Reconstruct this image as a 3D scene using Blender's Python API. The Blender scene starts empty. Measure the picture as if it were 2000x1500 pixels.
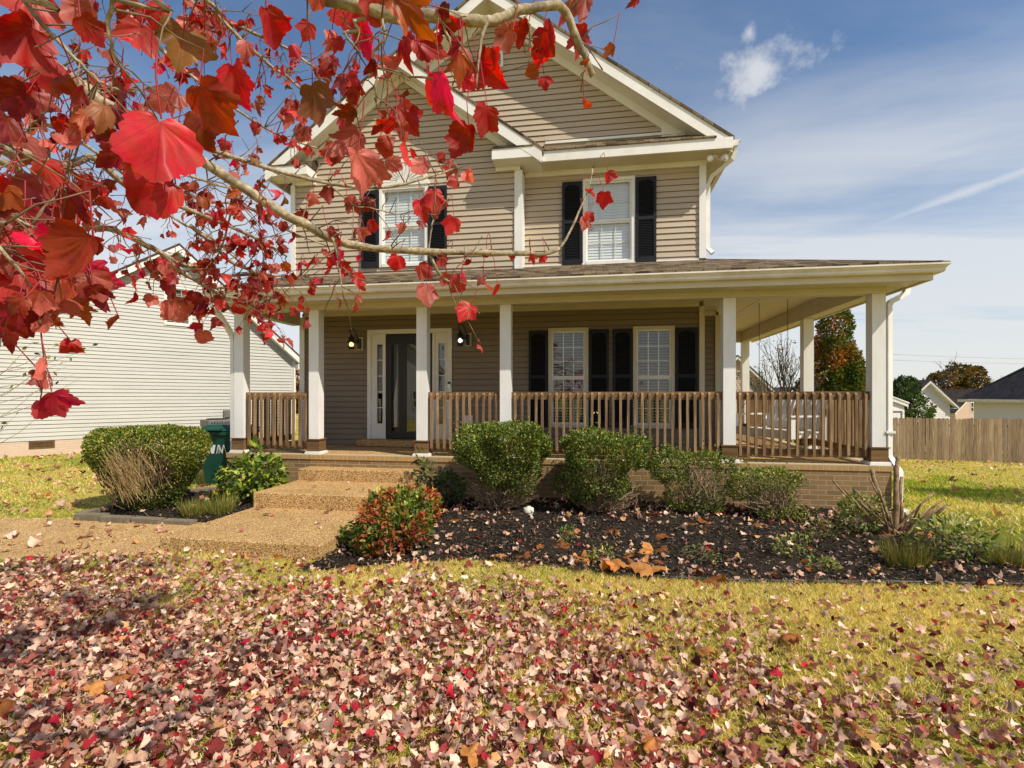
import bpy, math, random
import numpy as np
from mathutils import Vector, Matrix, noise as mnoise

random.seed(7)
rng = np.random.default_rng(11)
scene = bpy.context.scene
col = scene.collection
R = math.radians

# ------------------------------------------------------------------ helpers
WM = {}                      # world matrices of roots / parts, by object name


def wm(o):
    return WM.get(o.name, Matrix.Identity(4))


def tag(o, label=None, cat=None, group=None, kind=None):
    if label: o['label'] = label
    if cat: o['category'] = cat
    if group: o['group'] = group
    if kind: o['kind'] = kind
    return o


def empty(name, loc=(0, 0, 0), label=None, cat=None, group=None, rz=0.0):
    o = bpy.data.objects.new(name, None)
    o.empty_display_size = .2
    col.objects.link(o)
    o.location = loc
    o.rotation_euler = (0, 0, rz)
    WM[o.name] = Matrix.Translation(loc) @ Matrix.Rotation(rz, 4, 'Z')
    return tag(o, label, cat, group)


def link(name, me, mat=None, parent=None, loc=(0, 0, 0), rz=0.0, local=False):
    """link a mesh object; coordinates are world ones unless local (then relative to the parent)"""
    o = bpy.data.objects.new(name, me)
    col.objects.link(o)
    if mat is not None and me is not None and not me.materials:
        me.materials.append(mat)
    o.location = loc
    o.rotation_euler = (0, 0, rz)
    L = Matrix.Translation(loc) @ Matrix.Rotation(rz, 4, 'Z')
    if parent is not None:
        o.parent = parent
        if local:
            WM[o.name] = wm(parent) @ L
        else:
            o.matrix_parent_inverse = wm(parent).inverted()
            WM[o.name] = L
    else:
        WM[o.name] = L
    return o


class MB:
    """collects boxes, strips and tubes for one mesh"""
    def __init__(s):
        s.v = []; s.f = []; s.sm = []

    def face(s, pts, smooth=False):
        n = len(s.v); s.v.extend(pts); s.f.append(tuple(range(n, n + len(pts)))); s.sm.append(smooth)

    def hexa(s, p):
        n = len(s.v); s.v.extend(p)
        for q in ((0, 3, 2, 1), (4, 5, 6, 7), (0, 1, 5, 4), (1, 2, 6, 5), (2, 3, 7, 6), (3, 0, 4, 7)):
            s.f.append(tuple(n + i for i in q)); s.sm.append(False)

    def box(s, x0, x1, y0, y1, z0, z1, P=None):
        c = [(x0, y0, z0), (x1, y0, z0), (x1, y1, z0), (x0, y1, z0), (x0, y0, z1), (x1, y0, z1), (x1, y1, z1), (x0, y1, z1)]
        s.hexa([P(*q) for q in c] if P else c)

    def prism(s, poly, y0, y1):
        """poly in (x,z), extruded along y"""
        n = len(s.v); k = len(poly)
        s.v.extend([(x, y0, z) for x, z in poly]); s.v.extend([(x, y1, z) for x, z in poly])
        s.f.append(tuple(range(n, n + k))); s.sm.append(False)
        s.f.append(tuple(range(n + 2 * k - 1, n + k - 1, -1))); s.sm.append(False)
        for i in range(k):
            j = (i + 1) % k
            s.f.append((n + j, n + i, n + k + i, n + k + j)); s.sm.append(False)

    def sweep(s, prof, a, b, up=(0, 0, 1)):
        """profile [(out, z)] swept from a to b horizontally; out is to the right-hand side of a->b"""
        a = Vector(a); b = Vector(b); d = (b - a).normalized(); o = d.cross(Vector(up)).normalized()
        n = len(s.v); k = len(prof)
        for p in (a, b):
            for (u, z) in prof: s.v.append(tuple(p + o * u + Vector((0, 0, z))))
        for i in range(k):
            j = (i + 1) % k
            s.f.append((n + i, n + j, n + k + j, n + k + i)); s.sm.append(False)
        s.f.append(tuple(range(n + k - 1, n - 1, -1))); s.sm.append(False)
        s.f.append(tuple(range(n + k, n + 2 * k))); s.sm.append(False)

    def tube(s, pts, rad, sides=8, smooth=True, caps=True):
        pts = [Vector(p) for p in pts]
        if not hasattr(rad, '__len__'): rad = [rad] * len(pts)
        n0 = len(s.v)
        t = (pts[1] - pts[0]).normalized()
        u = t.orthogonal().normalized()
        for i, p in enumerate(pts):
            if i == 0: t = (pts[1] - pts[0])
            elif i == len(pts) - 1: t = (pts[-1] - pts[-2])
            else: t = (pts[i + 1] - pts[i - 1])
            t = t.normalized() if t.length > 1e-9 else Vector((0, 0, 1))
            u = u - t * u.dot(t)
            u = u.normalized() if u.length > 1e-6 else t.orthogonal().normalized()
            w = t.cross(u)
            for k in range(sides):
                a = 2 * math.pi * k / sides
                s.v.append(tuple(p + (u * math.cos(a) + w * math.sin(a)) * rad[i]))
        for i in range(len(pts) - 1):
            for k in range(sides):
                a = n0 + i * sides + k; b = n0 + i * sides + (k + 1) % sides
                s.f.append((a, b, b + sides, a + sides)); s.sm.append(smooth)
        if caps:
            s.f.append(tuple(n0 + k for k in reversed(range(sides)))); s.sm.append(False)
            m = n0 + (len(pts) - 1) * sides
            s.f.append(tuple(m + k for k in range(sides))); s.sm.append(False)

    def lathe(s, prof, c, seg=20, smooth=True):
        n0 = len(s.v)
        for (r, z) in prof:
            for k in range(seg):
                a = 2 * math.pi * k / seg
                s.v.append((c[0] + r * math.cos(a), c[1] + r * math.sin(a), c[2] + z))
        for i in range(len(prof) - 1):
            for k in range(seg):
                a = n0 + i * seg + k; b = n0 + i * seg + (k + 1) % seg
                s.f.append((a, b, b + seg, a + seg)); s.sm.append(smooth)

    def mesh(s, name):
        me = bpy.data.meshes.new(name)
        me.from_pydata(s.v, [], s.f)
        me.polygons.foreach_set('use_smooth', s.sm)
        me.update()
        return me

    def build(s, name, mat, parent=None, loc=(0, 0, 0), rz=0.0, local=False, bevel=0.0):
        o = link(name, s.mesh(name), mat, parent, loc, rz, local)
        if bevel:
            m = o.modifiers.new('Bevel', 'BEVEL'); m.width = bevel; m.segments = 2; m.limit_method = 'ANGLE'
        return o


def np_mesh(name, V, sizes, idx, col_pt=None, smooth=False):
    """mesh from numpy: vertices (n,3), face sizes, flat loop indices, per-point colour (n,3)"""
    me = bpy.data.meshes.new(name)
    me.vertices.add(len(V)); me.vertices.foreach_set('co', np.ascontiguousarray(V, dtype=np.float32).ravel())
    me.loops.add(len(idx)); me.loops.foreach_set('vertex_index', np.ascontiguousarray(idx, dtype=np.int32))
    starts = np.concatenate([[0], np.cumsum(sizes)[:-1]]).astype(np.int32)
    me.polygons.add(len(sizes)); me.polygons.foreach_set('loop_start', starts)
    if smooth: me.polygons.foreach_set('use_smooth', np.ones(len(sizes), dtype=bool))
    me.update(calc_edges=True)
    if col_pt is not None:
        a = me.attributes.new('Col', 'FLOAT_COLOR', 'POINT')
        c = np.ones((len(V), 4), dtype=np.float32); c[:, :3] = col_pt
        a.data.foreach_set('color', c.ravel())
    return me


def cards(name, tmpl, faces, P, D, Nn, size, colr, fold=0.0, cx=0.0, cy=0.0, jag=0.0, width=1.0, smooth=False, vshade=None, loc=False, ripple=0.0):
    """many small leaves: template (k,2) laid along D (length axis) with normal Nn, curled per leaf"""
    n = len(P); T = np.asarray(tmpl, dtype=float); k = len(T)
    D = D / np.linalg.norm(D, axis=1, keepdims=True)
    S = np.cross(D, Nn); S /= np.maximum(np.linalg.norm(S, axis=1, keepdims=True), 1e-6)
    Nn = np.cross(S, D)
    asarr = lambda a: (np.zeros(n) + a)[:, None]
    X = T[None, :, 0] * asarr(width); Y = T[None, :, 1] + np.zeros((n, 1))
    Z = asarr(fold) * np.abs(X) + asarr(cx) * X ** 2 + asarr(cy) * (Y - .35) ** 2
    if ripple:                                # soft waves that run out along the lobes
        th = np.arctan2(T[:, 0], T[:, 1] - .05 + 1e-6); rr = np.hypot(T[:, 0], T[:, 1])
        Z = Z + ripple * rr[None, :] ** 1.5 * (np.sin(th[None, :] * 5 + rng.uniform(0, 6.28, (n, 1))) + .6 * np.sin(th[None, :] * 9 + rng.uniform(0, 6.28, (n, 1)))) * rng.uniform(.4, 1.8, (n, 1))
        Z = Z + rng.normal(0, .35, (n, 1)) * X * Y
    if jag: Z = Z + rng.normal(0, jag, Z.shape)
    sz = asarr(size)
    V = P[:, None, :] + (X * sz)[..., None] * S[:, None, :] + (Y * sz)[..., None] * D[:, None, :] + (Z * sz)[..., None] * Nn[:, None, :]
    fs = np.array([len(f) for f in faces]); fl = np.array([i for f in faces for i in f])
    idx = (fl[None, :] + (np.arange(n) * k)[:, None]).ravel()
    C = np.repeat(np.asarray(colr)[:, None, :], k, axis=1)
    if vshade is not None: C = C * np.asarray(vshade)[None, :, None]
    me = np_mesh(name, V.reshape(-1, 3), np.tile(fs, n), idx, C.reshape(-1, 3), smooth)
    if loc:                                   # place on the blade and a number per leaf, for veins and blotches
        a = me.attributes.new('Blade', 'FLOAT_VECTOR', 'POINT'); L = np.zeros((n, k, 3), dtype=np.float32)
        L[:, :, 0] = T[None, :, 0]; L[:, :, 1] = T[None, :, 1]; L[:, :, 2] = rng.random(n)[:, None] * 50
        a.data.foreach_set('vector', L.ravel())
    return me


def unit(n):
    d = rng.normal(size=(n, 3)); return d / np.linalg.norm(d, axis=1, keepdims=True)


_ph = rng.uniform(0, 6.28, (6, 12, 3)); _fr = rng.normal(size=(6, 12, 3))


def lumps(P, freq, seed=0):
    """cheap smooth 3D noise in about -1..1"""
    out = np.zeros(len(P))
    for k in range(12):
        out += np.sin((P * freq) @ _fr[seed, k] + _ph[seed, k, 0])
    return out / 4.2


def lerp(a, b, t): return a + (b - a) * t


def sstep(a, b, x):
    t = np.clip((np.asarray(x, dtype=float) - a) / (b - a), 0, 1); return t * t * (3 - 2 * t)


def gz(x, y):
    """ground height"""
    x = np.asarray(x, dtype=float); y = np.asarray(y, dtype=float)
    z = -.085 * (1 - sstep(4.4, 6.9, y)) - .02 * np.clip(3.5 - y, 0, 4)
    z = z - np.clip(.085 * (y - 8.0), 0, 1.28) * sstep(3.0, 6.5, x)
    z = z - .35 * sstep(-16, -60, x) * 0
    z = z + .012 * np.sin(x * 1.7 + y * .6) * np.cos(y * 1.3 - x * .4)
    return z


# ------------------------------------------------------------------ materials
def nt_new(name):
    m = bpy.data.materials.new(name); m.use_nodes = True
    nt = m.node_tree; nt.nodes.clear()
    out = nt.nodes.new('ShaderNodeOutputMaterial')
    return m, nt, out


def nd(nt, t, **kw):
    n = nt.nodes.new(t)
    for k, v in kw.items():
        if k in ('operation', 'blend_type', 'data_type', 'feature', 'attribute_name', 'noise_dimensions', 'offset', 'squash', 'offset_frequency', 'interpolation', 'wave_type', 'bands_direction', 'distance', 'use_clamp'):
            setattr(n, k, v)
        else:
            n.inputs[k].default_value = v
    return n


def ramp(nt, fac, stops):
    r = nt.nodes.new('ShaderNodeValToRGB')
    while len(r.color_ramp.elements) < len(stops): r.color_ramp.elements.new(.5)
    for e, (p, c) in zip(r.color_ramp.elements, stops):
        e.position = p; e.color = (*c, 1) if len(c) == 3 else c
    nt.links.new(fac, r.inputs[0]); return r.outputs[0]


def pbsdf(nt, out, rough=.6, spec=.35):
    b = nt.nodes.new('ShaderNodeBsdfPrincipled')
    b.inputs['Roughness'].default_value = rough
    b.inputs['Specular IOR Level'].default_value = spec
    nt.links.new(b.outputs[0], out.inputs[0]); return b


def coords(nt, scale=(1, 1, 1), src='Object', rot=(0, 0, 0)):
    t = nt.nodes.new('ShaderNodeTexCoord'); m = nt.nodes.new('ShaderNodeMapping')
    m.inputs['Scale'].default_value = scale; m.inputs['Rotation'].default_value = rot
    nt.links.new(t.outputs[src], m.inputs[0]); return m.outputs[0]


def bump(nt, h, b, strength=.3, dist=.01):
    n = nt.nodes.new('ShaderNodeBump'); n.inputs['Strength'].default_value = strength; n.inputs['Distance'].default_value = dist
    nt.links.new(h, n.inputs['Height']); nt.links.new(n.outputs[0], b.inputs['Normal'])


def mix(nt, fac, a, b, mode='MIX'):
    m = nt.nodes.new('ShaderNodeMix'); m.data_type = 'RGBA'; m.blend_type = mode
    for sock, v in ((m.inputs[0], fac), (m.inputs[6], a), (m.inputs[7], b)):
        if hasattr(v, 'is_linked'): nt.links.new(v, sock)
        elif isinstance(v, (int, float)): sock.default_value = v
        else: sock.default_value = (*v, 1)
    return m.outputs[2]


def simple(name, c, rough=.6, var=.12, scale=6.0, spec=.35, streak=(1, 1, 1), bmp=0.0, metal=0.0, dirt=None):
    """plain paint or plastic with slight tonal wear"""
    m, nt, out = nt_new(name); b = pbsdf(nt, out, rough, spec)
    b.inputs['Metallic'].default_value = metal
    v = coords(nt, streak)
    n = nd(nt, 'ShaderNodeTexNoise', Scale=scale, Detail=6.0, Roughness=.6); nt.links.new(v, n.inputs['Vector'])
    lo = tuple(x * (1 - var) for x in c); hi = tuple(min(1, x * (1 + var * .6)) for x in c)
    cc = ramp(nt, n.outputs[0], [(.3, lo), (.7, hi)])
    if dirt:
        n2 = nd(nt, 'ShaderNodeTexNoise', Scale=scale * .35, Detail=8.0, Roughness=.7); nt.links.new(v, n2.inputs['Vector'])
        f = ramp(nt, n2.outputs[0], [(.45, (0, 0, 0)), (.75, (.7, .7, .7))])
        cc = mix(nt, f, cc, dirt)
    nt.links.new(cc, b.inputs['Base Color'])
    if bmp: bump(nt, n.outputs[0], b, bmp, .004)
    return m


def wood_mat(name, c0, c1, c2, axis='Z', rough=.8):
    m, nt, out = nt_new(name); b = pbsdf(nt, out, rough, .2)
    sc = {'Z': (38, 38, 2.2), 'X': (2.2, 38, 38), 'Y': (38, 2.2, 38)}[axis]
    v = coords(nt, sc)
    info = nt.nodes.new('ShaderNodeObjectInfo')
    add = nd(nt, 'ShaderNodeVectorMath', operation='ADD'); nt.links.new(v, add.inputs[0])
    cmb = nt.nodes.new('ShaderNodeCombineXYZ')
    mul = nd(nt, 'ShaderNodeMath', operation='MULTIPLY'); mul.inputs[1].default_value = 37.0
    nt.links.new(info.outputs['Random'], mul.inputs[0])
    for i in range(3): nt.links.new(mul.outputs[0], cmb.inputs[i])
    nt.links.new(cmb.outputs[0], add.inputs[1])
    n = nd(nt, 'ShaderNodeTexNoise', Scale=1.0, Detail=7.0, Roughness=.65, Distortion=.4); nt.links.new(add.outputs[0], n.inputs['Vector'])
    cc = ramp(nt, n.outputs[0], [(.28, c0), (.5, c1), (.72, c2)])
    # tone shift per board
    hs = nt.nodes.new('ShaderNodeHueSaturation')
    mr = nd(nt, 'ShaderNodeMapRange'); mr.inputs[3].default_value = .72; mr.inputs[4].default_value = 1.22
    nt.links.new(info.outputs['Random'], mr.inputs[0]); nt.links.new(mr.outputs[0], hs.inputs['Value'])
    nt.links.new(cc, hs.inputs['Color']); nt.links.new(hs.outputs[0], b.inputs['Base Color'])
    bump(nt, n.outputs[0], b, .5, .004)
    return m


def leaf_mat(name, trans=.35, rough=.5, pale=None, pale_amt=.6, spec=.3, spots=0.0, veins=False, tsat=1.15, tval=1.25):
    """leaf: per-leaf colour attribute, light through the blade, paler underside"""
    m, nt, out = nt_new(name)
    a = nd(nt, 'ShaderNodeAttribute', attribute_name='Col'); c = a.outputs['Color']
    if veins:
        at = nd(nt, 'ShaderNodeAttribute', attribute_name='Blade'); sp = nt.nodes.new('ShaderNodeSeparateXYZ'); nt.links.new(at.outputs['Vector'], sp.inputs[0])
        ab = nd(nt, 'ShaderNodeMath', operation='ABSOLUTE'); nt.links.new(sp.outputs[0], ab.inputs[0])
        def line(a_, b_, w_):                 # distance to the vein |x|*a - y*b, thinned along its length
            q = nd(nt, 'ShaderNodeMath', operation='MULTIPLY'); q.inputs[1].default_value = a_; nt.links.new(ab.outputs[0], q.inputs[0])
            r_ = nd(nt, 'ShaderNodeMath', operation='MULTIPLY_ADD'); r_.inputs[1].default_value = -b_; nt.links.new(sp.outputs[1], r_.inputs[0]); nt.links.new(q.outputs[0], r_.inputs[2])
            z_ = nd(nt, 'ShaderNodeMath', operation='ABSOLUTE'); nt.links.new(r_.outputs[0], z_.inputs[0])
            m_ = nd(nt, 'ShaderNodeMapRange'); m_.inputs[1].default_value = w_; m_.inputs[2].default_value = w_ * .35; m_.inputs[3].default_value = 0; m_.inputs[4].default_value = 1; nt.links.new(z_.outputs[0], m_.inputs[0]); return m_.outputs[0]
        vs = [line(1, 0, .014), line(.76, .65, .011), line(.36, .93, .009)]
        # fine side veins
        sv = nd(nt, 'ShaderNodeMath', operation='MULTIPLY_ADD'); sv.inputs[1].default_value = -.75; nt.links.new(ab.outputs[0], sv.inputs[0]); nt.links.new(sp.outputs[1], sv.inputs[2])
        si = nd(nt, 'ShaderNodeMath', operation='MULTIPLY'); si.inputs[1].default_value = 58; nt.links.new(sv.outputs[0], si.inputs[0])
        sn = nd(nt, 'ShaderNodeMath', operation='SINE'); nt.links.new(si.outputs[0], sn.inputs[0])
        fm = nd(nt, 'ShaderNodeMapRange'); fm.inputs[1].default_value = .86; fm.inputs[2].default_value = 1; fm.inputs[3].default_value = 0; fm.inputs[4].default_value = .45; nt.links.new(sn.outputs[0], fm.inputs[0]); vs.append(fm.outputs[0])
        acc = vs[0]
        for q in vs[1:]:
            mx = nd(nt, 'ShaderNodeMath', operation='MAXIMUM'); nt.links.new(acc, mx.inputs[0]); nt.links.new(q, mx.inputs[1]); acc = mx.outputs[0]
        vf = nd(nt, 'ShaderNodeMath', operation='MULTIPLY'); vf.inputs[1].default_value = .45; nt.links.new(acc, vf.inputs[0])
        # blotches: browner margins and pale or orange fields, different on every leaf
        bn = nd(nt, 'ShaderNodeTexNoise', Scale=2.6, Detail=4.0, Roughness=.6); nt.links.new(at.outputs['Vector'], bn.inputs['Vector'])
        c = mix(nt, ramp(nt, bn.outputs[0], [(.42, (0, 0, 0)), (.72, (.6, .6, .6))]), c, mix(nt, .75, c, (.34, .10, .02)))
        c = mix(nt, ramp(nt, bn.outputs[0], [(.25, (.55, .55, .55)), (.46, (0, 0, 0))]), c, mix(nt, 1.0, c, (.42, .30, .34), 'MULTIPLY'))
        c = mix(nt, vf.outputs[0], c, mix(nt, 1.0, c, (.38, .25, .25), 'MULTIPLY'))
    if spots:
        v = coords(nt, (1, 1, 1))
        n = nd(nt, 'ShaderNodeTexNoise', Scale=55.0, Detail=5.0, Roughness=.7); nt.links.new(v, n.inputs['Vector'])
        f = ramp(nt, n.outputs[0], [(.56, (0, 0, 0)), (.72, (spots, spots, spots))])
        c = mix(nt, f, c, (.10, .035, .012))
        n3 = nd(nt, 'ShaderNodeTexNoise', Scale=14.0, Detail=3.0); nt.links.new(v, n3.inputs['Vector'])
        hs = nt.nodes.new('ShaderNodeHueSaturation')
        mr = nd(nt, 'ShaderNodeMapRange'); mr.inputs[1].default_value = .3; mr.inputs[2].default_value = .7; mr.inputs[3].default_value = .75; mr.inputs[4].default_value = 1.3
        nt.links.new(n3.outputs[0], mr.inputs[0]); nt.links.new(mr.outputs[0], hs.inputs['Value']); nt.links.new(c, hs.inputs['Color']); c = hs.outputs[0]
    front = c
    if pale is not None:
        g = nt.nodes.new('ShaderNodeNewGeometry')
        back = mix(nt, pale_amt, c, pale)
        front = mix(nt, g.outputs['Backfacing'], c, back)
    b = nt.nodes.new('ShaderNodeBsdfPrincipled'); b.inputs['Roughness'].default_value = rough
    b.inputs['Specular IOR Level'].default_value = spec
    nt.links.new(front, b.inputs['Base Color'])
    t = nt.nodes.new('ShaderNodeBsdfTranslucent')
    sat = nt.nodes.new('ShaderNodeHueSaturation'); sat.inputs['Saturation'].default_value = tsat; sat.inputs['Value'].default_value = tval
    nt.links.new(c, sat.inputs['Color']); nt.links.new(sat.outputs[0], t.inputs['Color'])
    ms = nt.nodes.new('ShaderNodeMixShader'); ms.inputs[0].default_value = trans
    nt.links.new(b.outputs[0], ms.inputs[1]); nt.links.new(t.outputs[0], ms.inputs[2]); nt.links.new(ms.outputs[0], out.inputs[0])
    return m


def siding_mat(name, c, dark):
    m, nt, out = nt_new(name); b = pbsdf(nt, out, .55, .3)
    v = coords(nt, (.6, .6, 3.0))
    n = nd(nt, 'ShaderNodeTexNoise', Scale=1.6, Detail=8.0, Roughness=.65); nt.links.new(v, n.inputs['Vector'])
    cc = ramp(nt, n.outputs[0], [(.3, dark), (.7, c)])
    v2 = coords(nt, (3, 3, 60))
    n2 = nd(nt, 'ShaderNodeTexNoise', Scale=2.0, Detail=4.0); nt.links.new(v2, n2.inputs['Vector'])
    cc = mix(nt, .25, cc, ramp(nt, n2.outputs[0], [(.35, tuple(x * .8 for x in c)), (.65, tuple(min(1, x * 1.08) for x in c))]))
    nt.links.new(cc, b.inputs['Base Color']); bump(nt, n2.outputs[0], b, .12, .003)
    return m


def brick_mat(name, cols, mortar, bw=.2, bh=.0665, offset=.5, ms=.006):
    m, nt, out = nt_new(name); b = pbsdf(nt, out, .85, .2)
    t = nt.nodes.new('ShaderNodeTexCoord'); s = nt.nodes.new('ShaderNodeSeparateXYZ'); nt.links.new(t.outputs['Object'], s.inputs[0])
    ad = nd(nt, 'ShaderNodeMath', operation='ADD'); nt.links.new(s.outputs[0], ad.inputs[0]); nt.links.new(s.outputs[1], ad.inputs[1])
    cb = nt.nodes.new('ShaderNodeCombineXYZ'); nt.links.new(ad.outputs[0], cb.inputs[0]); nt.links.new(s.outputs[2], cb.inputs[1])
    nz = nd(nt, 'ShaderNodeTexNoise', Scale=9.0, Detail=3.0); nt.links.new(cb.outputs[0], nz.inputs['Vector'])
    wob = mix(nt, .006, cb.outputs[0], nz.outputs['Color'], 'ADD')
    br = nt.nodes.new('ShaderNodeTexBrick'); br.offset = offset; br.squash = 1.0
    br.inputs['Color1'].default_value = (0, 0, 0, 1); br.inputs['Color2'].default_value = (1, 1, 1, 1); br.inputs['Mortar'].default_value = (.5, .5, .5, 1)
    br.inputs['Scale'].default_value = 1.0; br.inputs['Mortar Size'].default_value = ms; br.inputs['Mortar Smooth'].default_value = .25
    br.inputs['Brick Width'].default_value = bw; br.inputs['Row Height'].default_value = bh
    nt.links.new(wob, br.inputs['Vector'])
    bc = ramp(nt, br.outputs['Color'], [(i / (len(cols) - 1), c) for i, c in enumerate(cols)])
    v = coords(nt, (1, 1, 1)); n = nd(nt, 'ShaderNodeTexNoise', Scale=28.0, Detail=7.0, Roughness=.7); nt.links.new(v, n.inputs['Vector'])
    bc = mix(nt, .55, bc, ramp(nt, n.outputs[0], [(.3, (.35, .33, .3)), (.7, (1.0, 1.0, 1.0))]), 'MULTIPLY')
    bc = mix(nt, .5, bc, tuple(min(1, x * 1.35) for x in cols[len(cols) // 2]))
    cc = mix(nt, br.outputs['Fac'], bc, mortar)
    nt.links.new(cc, b.inputs['Base Color'])
    inv = nd(nt, 'ShaderNodeMath', operation='MULTIPLY_ADD'); inv.inputs[1].default_value = -1.0; inv.inputs[2].default_value = 1.0
    nt.links.new(br.outputs['Fac'], inv.inputs[0])
    ad2 = nd(nt, 'ShaderNodeMath', operation='MULTIPLY_ADD'); ad2.inputs[1].default_value = .3
    nt.links.new(n.outputs[0], ad2.inputs[0]); nt.links.new(inv.outputs[0], ad2.inputs[2])
    bump(nt, ad2.outputs[0], b, .7, .006)
    return m


def aggregate_mat(name, k=1.0):
    m, nt, out = nt_new(name); b = pbsdf(nt, out, .75, .3)
    v = coords(nt)
    vo = nd(nt, 'ShaderNodeTexVoronoi', Scale=115.0, Randomness=1.0); nt.links.new(v, vo.inputs['Vector'])
    sp = nt.nodes.new('ShaderNodeSeparateColor'); nt.links.new(vo.outputs['Color'], sp.inputs[0])
    cc = ramp(nt, sp.outputs[0], [(0, (.10 * k, .05 * k, .02 * k)), (.18, (.38 * k, .21 * k, .075 * k)), (.45, (.66 * k, .40 * k, .14 * k)), (.75, (.82 * k, .56 * k, .24 * k)), (.93, (.78 * k, .62 * k, .38 * k)), (1, (.85 * k, .75 * k, .58 * k))])
    n = nd(nt, 'ShaderNodeTexNoise', Scale=2.2, Detail=6.0, Roughness=.6); nt.links.new(v, n.inputs['Vector'])
    cc = mix(nt, .6, cc, ramp(nt, n.outputs[0], [(.3, (.66, .60, .52)), (.55, (.92, .89, .84)), (.7, (1.0, .99, .97))]), 'MULTIPLY')
    gap = ramp(nt, vo.outputs['Distance'], [(.40, (1, 1, 1)), (.80, (.5, .42, .34))])
    cc = mix(nt, 1.0, cc, gap, 'MULTIPLY')
    nt.links.new(cc, b.inputs['Base Color']); 
    inv = nd(nt, 'ShaderNodeMath', operation='MULTIPLY'); inv.inputs[1].default_value = -1.0; nt.links.new(vo.outputs['Distance'], inv.inputs[0])
    bump(nt, inv.outputs[0], b, .55, .006)
    return m


def shingle_mat(name, cols, vec=(0, 1), k=.14):
    m, nt, out = nt_new(name); b = pbsdf(nt, out, .9, .15)
    t = nt.nodes.new('ShaderNodeTexCoord'); s = nt.nodes.new('ShaderNodeSeparateXYZ'); nt.links.new(t.outputs['Object'], s.inputs[0])
    cb = nt.nodes.new('ShaderNodeCombineXYZ'); nt.links.new(s.outputs[vec[0]], cb.inputs[0]); nt.links.new(s.outputs[vec[1]], cb.inputs[1])
    br = nt.nodes.new('ShaderNodeTexBrick'); br.offset = .37; br.offset_frequency = 2
    br.inputs['Color1'].default_value = (0, 0, 0, 1); br.inputs['Color2'].default_value = (1, 1, 1, 1); br.inputs['Mortar'].default_value = (0, 0, 0, 1)
    br.inputs['Scale'].default_value = 1.0; br.inputs['Mortar Size'].default_value = .006; br.inputs['Brick Width'].default_value = .17; br.inputs['Row Height'].default_value = k
    nt.links.new(cb.outputs[0], br.inputs['Vector'])
    n = nd(nt, 'ShaderNodeTexNoise', Scale=60.0, Detail=4.0); nt.links.new(t.outputs['Object'], n.inputs['Vector'])
    f = mix(nt, .35, br.outputs['Color'], n.outputs[0])
    cc = ramp(nt, f, [(i / (len(cols) - 1), c) for i, c in enumerate(cols)])
    nt.links.new(cc, b.inputs['Base Color']); bump(nt, f, b, .6, .012)
    return m


def glass_mat(name, tint=(.75, .82, .82), refl=1.0, f0=.10, transp=1.0):
    m, nt, out = nt_new(name)
    tr = nt.nodes.new('ShaderNodeBsdfTransparent'); tr.inputs[0].default_value = (*[x * transp for x in tint], 1)
    gl = nt.nodes.new('ShaderNodeBsdfGlossy'); gl.inputs['Roughness'].default_value = .015; gl.inputs[0].default_value = (refl, refl, refl, 1)
    v = coords(nt); n = nd(nt, 'ShaderNodeTexNoise', Scale=2.5, Detail=1.0); nt.links.new(v, n.inputs['Vector'])
    bp = nt.nodes.new('ShaderNodeBump'); bp.inputs['Strength'].default_value = .03; bp.inputs['Distance'].default_value = .05
    nt.links.new(n.outputs[0], bp.inputs['Height']); nt.links.new(bp.outputs[0], gl.inputs['Normal'])
    # reflectance of a thin pane, the same from both sides
    g = nt.nodes.new('ShaderNodeNewGeometry'); dt = nd(nt, 'ShaderNodeVectorMath', operation='DOT_PRODUCT'); nt.links.new(g.outputs['Normal'], dt.inputs[0]); nt.links.new(g.outputs['Incoming'], dt.inputs[1])
    ab = nd(nt, 'ShaderNodeMath', operation='ABSOLUTE'); nt.links.new(dt.outputs['Value'], ab.inputs[0])
    om = nd(nt, 'ShaderNodeMath', operation='SUBTRACT'); om.inputs[0].default_value = 1.0; nt.links.new(ab.outputs[0], om.inputs[1])
    pw = nd(nt, 'ShaderNodeMath', operation='POWER'); pw.inputs[1].default_value = 5.0; nt.links.new(om.outputs[0], pw.inputs[0])
    ml = nd(nt, 'ShaderNodeMath', operation='MULTIPLY_ADD'); ml.inputs[1].default_value = .85; ml.inputs[2].default_value = f0; ml.use_clamp = True
    nt.links.new(pw.outputs[0], ml.inputs[0])
    ms = nt.nodes.new('ShaderNodeMixShader'); nt.links.new(ml.outputs[0], ms.inputs[0])
    nt.links.new(tr.outputs[0], ms.inputs[1]); nt.links.new(gl.outputs[0], ms.inputs[2]); nt.links.new(ms.outputs[0], out.inputs[0])
    return m


def emit_mat(name, c, s):
    m, nt, out = nt_new(name); e = nt.nodes.new('ShaderNodeEmission'); e.inputs[0].default_value = (*c, 1); e.inputs[1].default_value = s
    nt.links.new(e.outputs[0], out.inputs[0]); return m


def lawn_mat(name):
    m, nt, out = nt_new(name); b = pbsdf(nt, out, .95, .1)
    v = coords(nt)
    n = nd(nt, 'ShaderNodeTexNoise', Scale=.55, Detail=8.0, Roughness=.62); nt.links.new(v, n.inputs['Vector'])
    a = ramp(nt, n.outputs[0], [(.33, (.17, .21, .028)), (.47, (.46, .40, .075)), (.58, (.66, .51, .13)), (.72, (.72, .54, .20))])
    n2 = nd(nt, 'ShaderNodeTexNoise', Scale=70.0, Detail=5.0, Roughness=.7); nt.links.new(v, n2.inputs['Vector'])
    cc = mix(nt, .75, a, ramp(nt, n2.outputs[0], [(.3, (.5, .46, .38)), (.7, (1, 1, 1))]), 'MULTIPLY')
    nt.links.new(cc, b.inputs['Base Color']); bump(nt, n2.outputs[0], b, .8, .03)
    return m


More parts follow.
